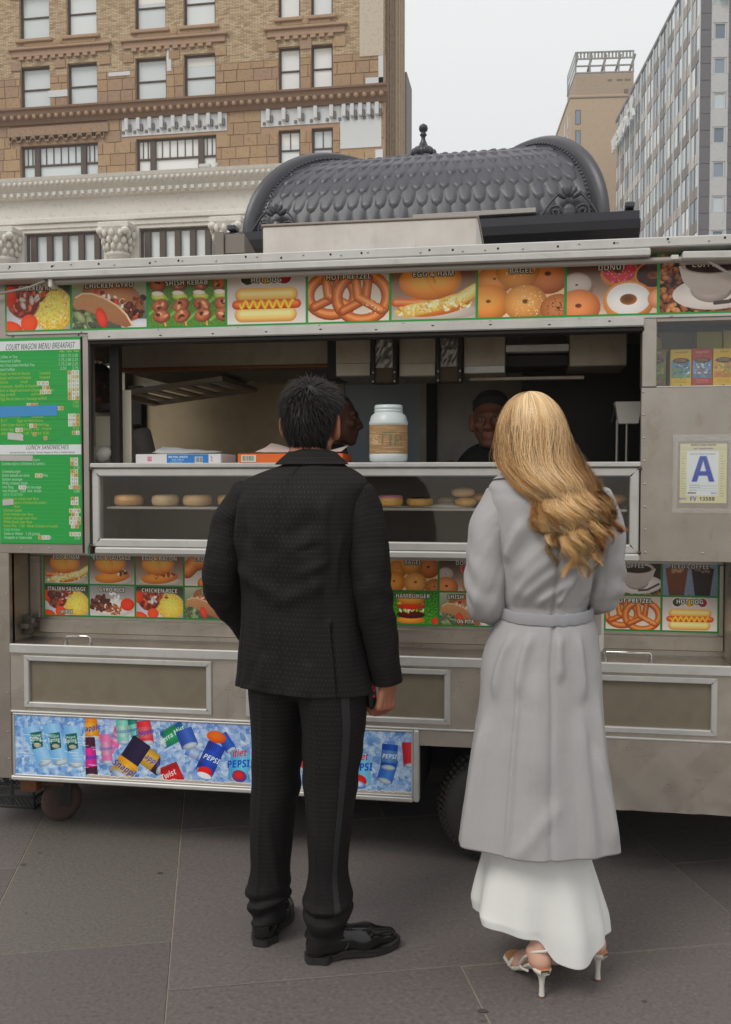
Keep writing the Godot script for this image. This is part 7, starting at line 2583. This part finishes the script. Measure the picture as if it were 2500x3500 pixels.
func woman() -> void:
	var o := thing("person", "woman with long wavy blonde hair in a belted pale grey coat over a white dress", "person", V(0.13, 0, 0.72), deg_to_rad(6))
	var skin_c := lin("cfa48e")
	var hx := Transform3D(Basis(V(0, 1, 0), deg_to_rad(14)) * Basis(V(0, 0, 1), 0.08), V(-0.115, 1.592, -0.062))
	hx = hx.scaled_local(Vector3.ONE * 0.95)
	var J := {neck = V(-0.11, 1.5, -0.03), chest = V(-0.07, 1.3, -0.015), pelvis = V(-0.075, 0.96, -0.02), sh_l = V(-0.175, 1.385, -0.02), sh_r = V(0.045, 1.385, -0.01),
		el_l = V(-0.245, 1.12, 0.01), wr_l = V(-0.17, 1.08, -0.2), el_r = V(0.09, 1.13, 0.0), wr_r = V(0.05, 1.1, -0.2),
		kn_l = V(-0.11, 0.52, -0.03), an_l = V(-0.095, 0.15, 0.075), kn_r = V(-0.02, 0.53, -0.05), an_r = V(0.055, 0.15, -0.02)}
	var st := stn(true)
	emit(st, figure_body(J, 0.78), Transform3D.IDENTITY, func(_p): return skin_c)
	emit(st, head_mesh, hx, face_colour(skin_c, lin("8a6a48")))
	for s in [-1.0, 1.0]:
		var w: Vector3 = J.wr_l if s < 0 else J.wr_r
		emit(st, hand_mesh(0.6, -s), Transform3D(Basis(V(1, 0, 0), -1.25) * Basis(V(0, 1, 0), -s * 0.8), w + V(-s * 0.02, -0.01, -0.03)).scaled_local(Vector3.ONE * 0.88), func(_p): return skin_c)
	var feet := [[V(-0.089, 0, 0.1), V(-0.142, 0, -0.11)], [V(0.084, 0, 0.0), V(-0.05, 0, -0.135)]]
	for ft in feet:
		var d: Vector3 = ft[1] - ft[0]
		var L := d.length()
		var xf := Transform3D(Basis(Vector3.UP, atan2(-d.x, -d.z)), ft[0])
		var f := Field.new(V(-0.06, -0.01, -L - 0.04), V(0.06, 0.2, 0.06), 0.0045, 0.007)
		f.ell(V(0, 0.1, -0.006), V(0.03, 0.029, 0.03))
		f.cap(V(0, 0.105, -0.008), V(0, 0.18, -0.016), 0.022, 0.028)
		f.ell(V(0.026, 0.132, -0.022), V(0.012, 0.013, 0.013)); f.ell(V(-0.026, 0.126, -0.016), V(0.012, 0.013, 0.013))
		f.cap(V(0, 0.105, -0.02), V(0, 0.04, -L * 0.62), 0.026, 0.024)
		f.cap(V(0.016, 0.03, -L * 0.66), V(-0.016, 0.028, -L * 0.62), 0.02, 0.018)
		for t in 5: f.cap(V(0.022 - t * 0.011, 0.026, -L * 0.68), V(0.026 - t * 0.0125, 0.016, -L * 0.95 + t * 0.011), 0.011, 0.009 if t else 0.011)
		emit(st, f.nets(), xf, func(p): return skin_c.lerp(lin("c4806c"), 0.45 if p.y < 0.1 and p.z > -0.02 else 0.1))
		# sandal: footbed, thin heel, straps
		var so := stn(true)
		var rows := []
		for lay in 3:
			pass
		var path := func(t: float) -> Vector2:     # height of the footbed along the foot
			return Vector2(0.075 * (1.0 - smoothstep(0.12, 0.72, t)) + 0.006, 0)
		var cross := []
		for i in 29:
			var t := i / 28.0
			var w := 0.027 + 0.014 * smoothstep(0.3, 0.7, t)
			w *= sqrt(clampf(minf(t * 12.0 + 0.25, (1.0 - t) * 9.0 + 0.12), 0.0, 1.0))
			var y: float = path.call(t).x
			var z := 0.03 - t * (L + 0.055)
			cross.append([w, y, z])
		for c in cross:
			var row := PackedVector3Array()
			for q in [[-1.0, 0.0], [-0.9, 0.006], [0.9, 0.006], [1.0, 0.0], [0.85, -0.007], [-0.85, -0.007]]: row.append(xf * V(c[0] * q[0], c[1] + q[1], c[2]))
			rows.append(row)
		skin(so, rows, true, false)
		var cream := mat("sandal_cream", "d3cec3", 0.45)
		var sd := part("sandal", so, cream, o, "", "", false)
		so = stn(true)
		rows = []
		for c in cross:
			var row := PackedVector3Array()
			for q in [-0.86, -0.4, 0.4, 0.86]: row.append(xf * V(c[0] * q, c[1] + 0.0072, c[2]))
			rows.append(row)
		skin(so, rows, false, false)
		part("insole", so, mat("insole_tan", "c08a56", 0.6), sd, "", "", false)
		so = stn(true)
		rows = []
		for q in [[0.078, 0.024, 0.02], [0.068, 0.017, 0.014], [0.055, 0.0095, 0.009], [0.03, 0.007, 0.0068], [0.008, 0.008, 0.0078], [0.0035, 0.0085, 0.0085]]:
			var row := PackedVector3Array()
			for j in 14:
				var a := TAU * j / 14.0
				row.append(xf * V(q[1] * cos(a), q[0], q[2] * sin(a) + 0.004))
			rows.append(row)
		skin(so, rows, true, false)
		part("heel", so, cream, sd, "", "", false)
		so = stn(true)
		rod(so, xf * V(0, 0.0, 0.004), xf * V(0, 0.0036, 0.004), 0.009, 12)
		part("heel_tip", so, mat("tip_brown", "8a5238", 0.6), sd, "", "", false)
		so = stn(true)
		tube(so, [xf * V(-0.034, 0.05, -0.085), xf * V(-0.036, 0.09, -0.045), xf * V(-0.028, 0.128, 0.0), xf * V(0, 0.14, 0.024), xf * V(0.028, 0.13, 0.0), xf * V(0.036, 0.095, -0.045), xf * V(0.034, 0.05, -0.085)], 0.0045, 8)
		for s in [-1.0, 1.0]: tube(so, [xf * V(s * 0.034, 0.052, -0.083), xf * V(s * 0.031, 0.045, -0.07), xf * V(s * 0.03, 0.06, -0.03)], 0.004, 6)
		tube(so, [xf * V(-0.042, 0.014, -L * 0.7), xf * V(-0.036, 0.035, -L * 0.66), xf * V(0, 0.058, -L * 0.62), xf * V(0.036, 0.035, -L * 0.66), xf * V(0.042, 0.014, -L * 0.7)], 0.006, 8)
		part("strap", so, cream, sd, "", "", false)
	part("body", st, vcol("skin", 0.5), o, "", "", false)
	eyes(o, hx)
	# dress
	var white := cloth_mat("white_cloth", ["dededa", "e8e8e4", "d8d8d3"], 0.7, 12.0, 0.25)
	st = stn(true)
	var df := func(u: float, v: float, p: Vector3) -> float:
		var k := smoothstep(0.3, 1.0, v)
		return k * (0.013 * sin(u * TAU * 5.0 + 0.8) - 0.008 * exp(-pow((u - 0.53) / 0.03, 2.0)) * k + 0.009 * sin(u * TAU * 9.0 + 2.0) + 0.008 * noise.get_noise_3d(p.x * 120.0, p.y * 25.0, p.z * 120.0))
	loft_lift = func(u: float, v: float) -> float: return smoothstep(0.75, 1.0, v) * (0.05 * smoothstep(0.475, 0.53, u) * (1.0 - 0.5 * smoothstep(0.6, 0.8, u)) - 0.008 * exp(-pow((u - 0.43) / 0.05, 2.0)) + 0.022 * exp(-pow((u - 0.3) / 0.07, 2.0)))
	loft(st, [[-0.09, 1.068, -0.03, 0.12, 0.095, 2.0, 0.0, 0.0], [-0.09, 0.722, -0.03, 0.14, 0.125, 2.0, 0.0, 0.0], [-0.093, 0.42, -0.03, 0.15, 0.145, 2.0, 0.0, 0.0], [-0.09, 0.346, -0.03, 0.16, 0.15, 2.0, 0.0, -0.02], [-0.085, 0.258, -0.029, 0.182, 0.16, 2.0, -0.05, -0.03], [-0.08, 0.19, -0.029, 0.196, 0.168, 2.0, -0.08, -0.06], [-0.074, 0.13, -0.029, 0.196, 0.168, 2.0, -0.1, -0.09]], 80, 160, df, 0.003)
	loft_lift = null
	var dress := part("dress", st, white, o, "", "", false)
	# coat
	var wool := cloth_mat("grey_wool", ["8b898a", "a3a1a1", "b8b6b6", "989697"], 0.95, 18.0, 0.6)
	var ck := [[-0.125, 1.492, -0.03, 0.062, 0.06, 2.0, 0.0, 0.0], [-0.112, 1.472, -0.022, 0.1, 0.075, 2.0, 0.0, 0.0], [-0.085, 1.446, -0.014, 0.15, 0.088, 2.2, 0.0, 0.0], [-0.07, 1.42, -0.01, 0.166, 0.097, 2.3, 0.0, 0.0], [-0.069, 1.386, -0.007, 0.166, 0.105, 2.3, 0.0, 0.0], [-0.061, 1.293, -0.006, 0.16, 0.11, 2.3, 0.0, 0.0], [-0.065, 1.199, -0.012, 0.145, 0.107, 2.2, 0.0, 0.0], [-0.07, 1.121, -0.017, 0.131, 0.098, 2.2, 0.0, 0.0], [-0.07, 1.086, -0.017, 0.122, 0.092, 2.2, 0.0, 0.0], [-0.071, 1.035, -0.017, 0.147, 0.113, 2.2, 0.0, 0.0], [-0.081, 0.941, -0.019, 0.172, 0.13, 2.2, 0.0, 0.0], [-0.082, 0.811, -0.019, 0.182, 0.145, 2.2, 0.0, 0.0], [-0.086, 0.698, -0.019, 0.197, 0.16, 2.2, 0.0, 0.0], [-0.087, 0.559, -0.019, 0.217, 0.175, 2.2, 0.0, 0.0], [-0.088, 0.415, -0.019, 0.236, 0.19, 2.2, 0.0, 0.0]]
	var cl := [[0.49, 0.0, 0.492, 1.02, 0.005, -0.006, 1], [0.565, 0.5, 0.57, 1.1, 0.007, 0.007], [0.42, 0.6, 0.41, 1.1, 0.02, 0.012], [0.66, 0.62, 0.67, 1.1, 0.022, 0.012], [0.36, 0.55, 0.34, 1.1, 0.02, 0.012], [0.62, 0.30, 0.44, 0.12, 0.022, 0.013], [0.64, 0.36, 0.44, 0.17, 0.020, 0.015], [0.60, 0.362, 0.42, 0.2, 0.017, 0.013], [0.55, 0.362, 0.41, 0.26, 0.015, 0.011], [0.66, 0.25, 0.55, 0.12, 0.02, 0.012], [0.38, 0.36, 0.36, 0.16, 0.018, 0.012], [0.48, 0.362, 0.44, 0.28, 0.011, 0.009], [0.34, 0.36, 0.4, 0.14, 0.014, -0.008],
		[0.55, 0.415, 0.565, 0.6, 0.014, 0.010], [0.48, 0.42, 0.47, 0.56, 0.013, 0.009], [0.42, 0.415, 0.405, 0.62, 0.015, 0.010], [0.61, 0.42, 0.64, 0.62, 0.016, 0.010], [0.56, 1.02, 0.47, 0.84, 0.014, 0.005], [0.36, 1.0, 0.385, 0.7, 0.013, 0.012], [0.33, 1.0, 0.35, 0.6, 0.012, -0.01], [0.53, 0.5, 0.5, 0.85, 0.03, 0.008]]
	var cf := func(u: float, v: float, p: Vector3) -> float:
		var s := 0.004 * noise.get_noise_3d(p.x * 150.0, p.y * 70.0, p.z * 150.0) + 0.0012 * noise.get_noise_3d(p.x * 500.0, p.y * 400.0, p.z * 500.0)
		var vh := (1.49 - p.y) / 1.075
		for l in cl: s += 1.4 * crease(u, vh, 1.0, 1.07, l)
		s += smoothstep(0.6, 1.0, v) * 0.008 * sin(u * TAU * 6.0 + 1.0)
		return s
	st = stn(true)
	loft(st, ck, 210, 280, cf, 0.005)
	var coat := part("coat", st, wool, o, "", "", false)
	st = stn(true)
	loft(st, [[-0.122, 1.515, -0.03, 0.058, 0.056, 2.0, 0.05, 0.1], [-0.12, 1.518, -0.03, 0.066, 0.064, 2.0, 0.05, 0.1], [-0.117, 1.49, -0.026, 0.08, 0.073, 2.0, 0.05, 0.1], [-0.112, 1.462, -0.02, 0.115, 0.088, 2.0, 0.0, 0.1]], 18, 60, func(_u, _v, _p): return 0.0)
	part("collar", st, wool, coat, "", "", false)
	var sf := func(u: float, v: float, p: Vector3) -> float:
		var elbow := exp(-pow((v - 0.55) / 0.2, 2.0))
		return 0.011 * noise.get_noise_3d(p.x * 200.0, p.y * 120.0 + u * 80.0, p.z * 200.0) + elbow * 0.0055 * sin(v * 40.0 + sin(u * TAU + 0.4) * 4.0) * (0.5 + 0.5 * sin(u * TAU + 1.5)) - 0.0035 * exp(-pow((u - 0.3) / 0.012, 2.0))
	st = stn(true)
	sleeve(st, [[-0.19, 1.405, -0.02, 0.06, 0.063], [-0.228, 1.326, -0.004, 0.059, 0.06], [-0.241, 1.242, 0.01, 0.056, 0.057], [-0.248, 1.158, 0.014, 0.057, 0.057], [-0.24, 1.098, -0.005, 0.052, 0.054], [-0.214, 1.075, -0.083, 0.047, 0.047], [-0.179, 1.075, -0.18, 0.043, 0.043]], 70, 48, V(-1, 0, 0), sf)
	part("sleeve", st, wool, coat, "", "", false)
	st = stn(true)
	sleeve(st, [[0.06, 1.405, -0.01, 0.059, 0.062], [0.092, 1.328, 0.005, 0.057, 0.058], [0.098, 1.228, 0.016, 0.053, 0.054], [0.095, 1.151, 0.01, 0.052, 0.052], [0.089, 1.118, -0.031, 0.047, 0.047], [0.075, 1.1, -0.132, 0.042, 0.042]], 70, 48, V(1, 0, 0), sf)
	part("sleeve", st, wool, coat, "", "", false)
	st = stn(true)
	var rows := []
	for q in [[1.1, -0.004], [1.1, 0.004], [1.098, 0.005], [1.07, 0.005], [1.067, 0.004], [1.067, -0.004]]:
		var row := PackedVector3Array()
		for j in 90:
			var a := TAU * j / 90.0
			var e := 2.0 / 2.2
			var w: float = 0.004 + q[1]
			row.append(V(-0.07 + signf(sin(a)) * pow(absf(sin(a)), e) * (0.13 + w), q[0] - 0.016 * maxf(0.0, -cos(a)) + 0.004 * noise.get_noise_2d(j * 9.0, 0.0), -0.017 - signf(cos(a)) * pow(absf(cos(a)), e) * (0.101 + w)))
		rows.append(row)
	skin(st, rows, true, true)
	part("belt", st, cloth_mat("grey_belt", ["8f8f92", "a0a0a3", "8a8a8d"], 0.92, 9.0, 0.5), coat, "", "", false)
	long_hair(o, hx)
	# handbag held in front
	var hb := thing("handbag", "small white handbag held in front of the woman at her right side", "handbag", V(0.14, 0.93, 0.50), deg_to_rad(-12))
	part("bag_body", box(-0.1, 0.1, 0.0, 0.125, -0.03, 0.03, 0.008), mat("bag_white", "d4d1c8", 0.4), hb, "", "", false)
	part("flap", box(-0.101, 0.101, 0.06, 0.128, 0.03, 0.035, 0.002), mat("bag_white", "d4d1c8", 0.4), hb, "", "", false)
	st = stn(true)
	tube(st, [V(-0.1, 0.12, 0), V(-0.09, 0.2, 0), V(0.0, 0.22, 0), V(0.09, 0.2, 0), V(0.1, 0.12, 0)], 0.004, 6)
	part("handle", st, mat("bag_trim", "b09a6a", 0.3, 0.7), hb, "", "", false)

func long_hair(o: Node3D, hx: Transform3D) -> void:
	# a close cap under the strands
	rng.seed = 21
	var st := stn(true)
	var rows := []
	for i in 25:
		var row := PackedVector3Array()
		var th := PI * i / 24.0
		for j in 48:
			var a := TAU * j / 48.0
			var p := scalp(V(sin(th) * cos(a), cos(th), sin(th) * sin(a)))
			var n := (p - V(0, 0.012, 0.018)).normalized()
			var ok := p.z > -0.045 or p.y > 0.06
			row.append(hx * (p + n * (0.006 if ok else -0.03)))
		rows.append(row)
	skin(st, rows, true, false)
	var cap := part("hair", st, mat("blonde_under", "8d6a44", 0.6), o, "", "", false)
	st = stn(true)
	var c := hx.origin
	var pale := [lin("dcb888"), lin("ecd2a8"), lin("cfa46c"), lin("a87d48"), lin("e4c496")]
	var gold := [lin("d09c5a"), lin("deb272"), lin("b8804a"), lin("986434"), lin("e6c48c")]
	var locks := []
	for l in 28:
		var w := (l % 14 + 0.5 + rng.randf_range(-0.3, 0.3)) / 14.0
		locks.append([w, w * 5.0 + (1.6 if l >= 14 else 0.0) + rng.randf_range(-0.8, 0.8), rng.randf_range(58.0, 76.0), rng.randf_range(0.011, 0.018), rng.randf_range(-0.045, 0.055), rng.randi() % 5, rng.randf_range(-0.01, 0.01), 1.0, l / 14])
	for k in 11000:
		var lk = locks[rng.randi() % 28]
		var fly := k % 22 == 0
		var dw := rng.randfn() * 0.028
		var w: float = clampf(lk[0] + dw, -0.02, 1.02)
		var wl: float = clampf(lk[0] + dw * (0.22 if k % 5 else 0.9), -0.05, 1.05)
		var az := PI * (1.0 - w) * 1.08 - 0.04 * PI
		var el := deg_to_rad(rng.randf_range(4.0, 62.0))
		if lk[8] == 1: el = deg_to_rad(rng.randf_range(2.0, 30.0))
		var out := V(cos(az), 0, sin(az))
		var deep: float = rng.randf() * 0.6 + (0.8 if lk[8] == 1 else 0.0)
		var ctl := []
		for s in 5:
			var e := lerpf(el, PI * 0.5, s / 4.0)
			var d := V(out.x * sin(e), cos(e), out.z * sin(e))
			var p := hx * scalp(d)
			ctl.append(p + (p - c).normalized() * (0.008 + 0.012 * s / 4.0 + deep * 0.005))
		var round_ := 1.0 - pow(2.0 * wl - 1.0, 2.0)
		var jit := rng.randfn() * 0.004
		ctl.append(V(lerpf(-0.208, 0.034, w) + jit, 1.515, lerpf(-0.01, 0.07, sqrt(maxf(1.0 - pow(2.0 * w - 1.0, 2.0), 0.0))) + deep * 0.012))
		ctl.append(V(lerpf(-0.168, 0.064, lerpf(w, wl, 0.4)) + jit, 1.455, lerpf(0.055, 0.105, round_) + deep * 0.012))
		ctl.append(V(lerpf(-0.118, 0.09, wl) + jit, 1.39, lerpf(0.1, 0.13, round_) + deep * 0.014))
		ctl.append(V(lerpf(-0.11, 0.1, wl) + lk[6] + jit * 0.7, 1.32, lerpf(0.11, 0.138, round_) + deep * 0.016))
		var low: float = 1.235 + 0.085 * absf(2.0 * wl - 1.1) + lk[4] + rng.randf_range(-0.035, 0.055)
		ctl.append(V(lerpf(-0.1, 0.09, wl) + lk[6] * 1.8 + jit * 0.4, low, lerpf(0.11, 0.138, round_) + deep * 0.014))
		var n := 34
		var pts := PackedVector3Array()
		var amp: float = lk[3] * rng.randf_range(0.8, 1.2) * (1.6 if fly else 1.0)
		var ph0: float = lk[1] + rng.randfn() * (0.15 if k % 5 else 0.6)
		for i in n + 1:
			var s := float(i) / n * (ctl.size() - 1.0)
			var q := clampi(int(s), 0, ctl.size() - 2)
			var t := s - q
			var p0: Vector3 = ctl[maxi(q - 1, 0)]; var p1: Vector3 = ctl[q]; var p2: Vector3 = ctl[q + 1]; var p3: Vector3 = ctl[mini(q + 2, ctl.size() - 1)]
			var p := p1.cubic_interpolate(p2, p0, p3, t)
			var g := smoothstep(1.49, 1.35, p.y)
			var ph: float = ph0 + (1.5 - p.y) * lk[2]
			p += V(sin(ph) * lk[7], 0, cos(ph) * 0.8) * amp * g
			p.z = maxf(p.z, 0.095 * g + p.z * (1.0 - g))
			p.x += 0.004 * sin(p.y * 50.0 + k) * (1.0 if fly else 0.12)
			if fly: p += out * 0.014 * smoothstep(1.68, 1.5, p.y) * (1.0 - g * 0.5)
			pts.append(p)
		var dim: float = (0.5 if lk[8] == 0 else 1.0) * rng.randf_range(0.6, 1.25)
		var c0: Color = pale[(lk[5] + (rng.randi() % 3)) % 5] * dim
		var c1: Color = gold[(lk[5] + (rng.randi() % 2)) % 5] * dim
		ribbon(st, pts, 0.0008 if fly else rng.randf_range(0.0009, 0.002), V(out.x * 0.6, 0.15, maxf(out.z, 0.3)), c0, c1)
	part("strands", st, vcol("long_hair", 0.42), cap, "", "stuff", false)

func vendor(label: String, head: Vector3, turn: float, tilt: float, skin_hex: String, cloth: Material, sleeve_m: Material, floor_y: float) -> Node3D:
	var o := thing("person", label, "person", V(head.x, floor_y, head.z), turn, "vendors inside the cart")
	var up := head.y - floor_y
	var skin_c := lin(skin_hex)
	var hx := Transform3D(Basis(V(1, 0, 0), tilt), V(0, up, -0.02))
	var J := {neck = V(0, up - 0.1, 0.02), chest = V(0, up - 0.33, 0.03), pelvis = V(0, up - 0.72, 0.02), sh_l = V(-0.18, up - 0.22, 0.03), sh_r = V(0.18, up - 0.22, 0.03),
		el_l = V(-0.24, up - 0.5, 0.04), wr_l = V(-0.16, up - 0.62, -0.16), el_r = V(0.24, up - 0.5, 0.04), wr_r = V(0.16, up - 0.62, -0.16),
		kn_l = V(-0.1, 0.45, 0.0), an_l = V(-0.1, 0.1, 0.03), kn_r = V(0.1, 0.45, 0.0), an_r = V(0.1, 0.1, 0.03)}
	var st := stn(true)
	emit(st, figure_body(J, 0.95), Transform3D.IDENTITY, func(_p): return skin_c)
	emit(st, head_mesh, hx, face_colour(skin_c, lin("1c1410")))
	for s in [-1.0, 1.0]:
		emit(st, hand_mesh(0.6, -s), Transform3D(Basis(V(1, 0, 0), -1.1), (J.wr_l if s < 0 else J.wr_r) + V(0, -0.01, -0.03)), func(_p): return skin_c)
	part("body", st, vcol("skin", 0.5), o, "", "", false)
	eyes(o, hx)
	st = stn(true)
	var fold := func(_u: float, _v: float, p: Vector3) -> float: return 0.008 * noise.get_noise_3d(p.x * 150.0, p.y * 90.0, p.z * 150.0)
	loft(st, [[0, up - 0.115, 0.02, 0.065, 0.065, 2, 0, 0], [0, up - 0.135, 0.022, 0.09, 0.085, 2, 0, 0], [0, up - 0.175, 0.025, 0.16, 0.1, 2.2, 0, 0], [0, up - 0.24, 0.03, 0.2, 0.12, 2.3, 0, 0], [0, up - 0.4, 0.03, 0.2, 0.13, 2.4, 0, 0], [0, up - 0.6, 0.025, 0.19, 0.13, 2.3, 0, 0], [0, up - 0.8, 0.02, 0.2, 0.13, 2.3, 0, 0]], 50, 70, fold, 0.004)
	var top := part("sweater", st, cloth, o, "", "", false)
	for s in [-1.0, 1.0]:
		st = stn(true)
		sleeve(st, [[s * 0.175, up - 0.225, 0.03, 0.075, 0.075], [s * 0.215, up - 0.36, 0.035, 0.066, 0.066], [s * 0.24, up - 0.49, 0.035, 0.06, 0.06], [s * 0.22, up - 0.56, -0.05, 0.052, 0.052], [s * 0.165, up - 0.615, -0.15, 0.043, 0.043]], 40, 36, V(s, 0, 0), fold)
		part("sleeve", st, sleeve_m, top, "", "", false)
	st = stn(true)
	loft(st, [[0, up - 0.7, 0.02, 0.18, 0.12, 2.2, 0, 0], [0, up - 0.85, 0.02, 0.185, 0.12, 2.2, 0, 0], [0, up - 0.93, 0.02, 0.15, 0.08, 2.2, 0, 0]], 12, 40, fold)
	var tr := part("trousers", st, mat("work_trousers", "24242a", 0.8), o, "", "", false)
	for s in [-1.0, 1.0]:
		st = stn(true)
		loft(st, [[s * 0.09, up - 0.86, 0.02, 0.095, 0.11, 2, 0, 0], [s * 0.1, 0.45, 0.0, 0.075, 0.085, 2, 0, 0], [s * 0.1, 0.06, 0.03, 0.06, 0.075, 2, 0, 0]], 24, 32, fold)
		part("trouser_leg", st, mat("work_trousers", "24242a", 0.8), tr, "", "", false)
		st = stn(true)
		ellipsoid(st, V(s * 0.1, 0.035, -0.02), V(0.045, 0.04, 0.13), 16, 10)
		part("shoe", st, mat("sole_black", "242120", 0.5), o, "", "", false)
	return o

func knit_cap(o: Node3D, up: float, hex: String, low: float, puff: float, brim := true) -> void:
	var st := stn(true)
	loft(st, [[0, up + 0.124 + puff, 0.012, 0.004, 0.004, 2, 0, 0], [0, up + 0.118 + puff, 0.012, 0.04, 0.05, 2, 0, 0], [0, up + 0.095 + puff * 0.7, 0.01, 0.068, 0.085, 2, 0, 0], [0, up + 0.06, 0.011, 0.079, 0.0975, 2, 0, 0], [0, up + low, 0.011, 0.079, 0.0985, 2, 0, -0.15]], 24, 60, func(u: float, v: float, _p: Vector3) -> float: return 0.0012 * sin(u * TAU * 40.0) * smoothstep(0.1, 0.4, v), 0.003)
	var m := part("knit_cap", st, mat("cap" + hex, hex, 0.9), o, "", "", false)
	if not brim: return
	st = stn(true)
	loft(st, [[0, up + low + 0.034, 0.011, 0.081, 0.1, 2, 0, -0.15], [0, up + low + 0.014, 0.011, 0.082, 0.1015, 2, 0, -0.15], [0, up + low - 0.004, 0.011, 0.081, 0.1, 2, 0, -0.15]], 6, 60, func(_u, _v, _p): return 0.0, 0.004)
	part("cap_brim", st, mat("cap" + hex, hex, 0.9), m, "", "", false)

func vendors() -> void:
	# striped sweater, in profile
	var stripe := StandardMaterial3D.new()
	var im := Image.create(8, 128, false, Image.FORMAT_RGB8)
	for y in 128: im.fill_rect(Rect2i(0, y, 8, 1), srgb("232122") if (y / 16) % 2 == 0 else srgb("5c5852"))
	stripe.albedo_texture = tex(im)
	stripe.uv1_scale = V(1, 5.0, 1)
	stripe.roughness = 0.9
	var a := vendor("vendor in a dark cap and striped sweater, in profile beside the tip jar", V(-0.875, 1.738, -0.76), deg_to_rad(-72), -0.02, "6e4633", stripe, stripe, 0.245)
	knit_cap(a, 1.738 - 0.245, "1a1817", 0.045, -0.006, false)
	var hood := mat("hoodie_black", "191818", 0.9)
	var blue := mat("sleeve_blue", "3a78b4", 0.8)
	var b := vendor("vendor in a dark knit cap and black hoodie, partly behind the blonde woman", V(-0.149, 1.712, -0.65), deg_to_rad(176), 0.03, "6e4430", hood, blue, 0.245)
	knit_cap(b, 1.712 - 0.245, "1f1b1b", 0.05, 0.012)
	var up := 1.712 - 0.245
	var st := stn(true)
	loft(st, [[0, up - 0.1, 0.03, 0.075, 0.08, 2, 0, 0.1], [0, up - 0.12, 0.03, 0.11, 0.1, 2, 0, 0.1], [0, up - 0.17, 0.03, 0.15, 0.115, 2.2, 0, 0], [0, up - 0.24, 0.03, 0.165, 0.127, 2.3, 0, 0], [0, up - 0.3, 0.03, 0.165, 0.13, 2.3, 0, 0]], 20, 60, func(_u, _v, p: Vector3): return 0.008 * noise.get_noise_3d(p.x * 150.0, p.y * 150.0, p.z * 150.0), 0.004)
	part("hood", st, hood, b, "", "", false)
	st = stn(true)
	for q in [[-0.1, 0.0], [-0.045, 1.0], [0.01, 2.0]]:
		var x: float = q[0]; var y := up - 0.205
		tube(st, [V(x, y, -0.118), V(x + 0.042, y, -0.12), V(x + 0.042, y - 0.012, -0.12), V(x + 0.014, y - 0.012, -0.12), V(x + 0.014, y - 0.05, -0.12), V(x, y - 0.05, -0.118), V(x, y, -0.118)], 0.0012, 4)
	part("chest_print", st, mat("print_pale", "a9a9a9", 0.7), b, "", "stuff", false)
	# third figure behind the left-hand post
	var c := vendor("dark-haired figure half seen behind the left window post, beside the menu board", V(-2.085, 1.905, -0.92), deg_to_rad(-160), 0.05, "4a3024", cloth_mat("pale_smock", ["a9a49c", "b8b3ab", "9a958d"], 0.85), cloth_mat("pale_smock", ["a9a49c", "b8b3ab", "9a958d"], 0.85), 0.3)
	short_hair(c, Transform3D(Basis.IDENTITY, V(0, 1.605, -0.02)), Color(0.012, 0.01, 0.009), 1500)
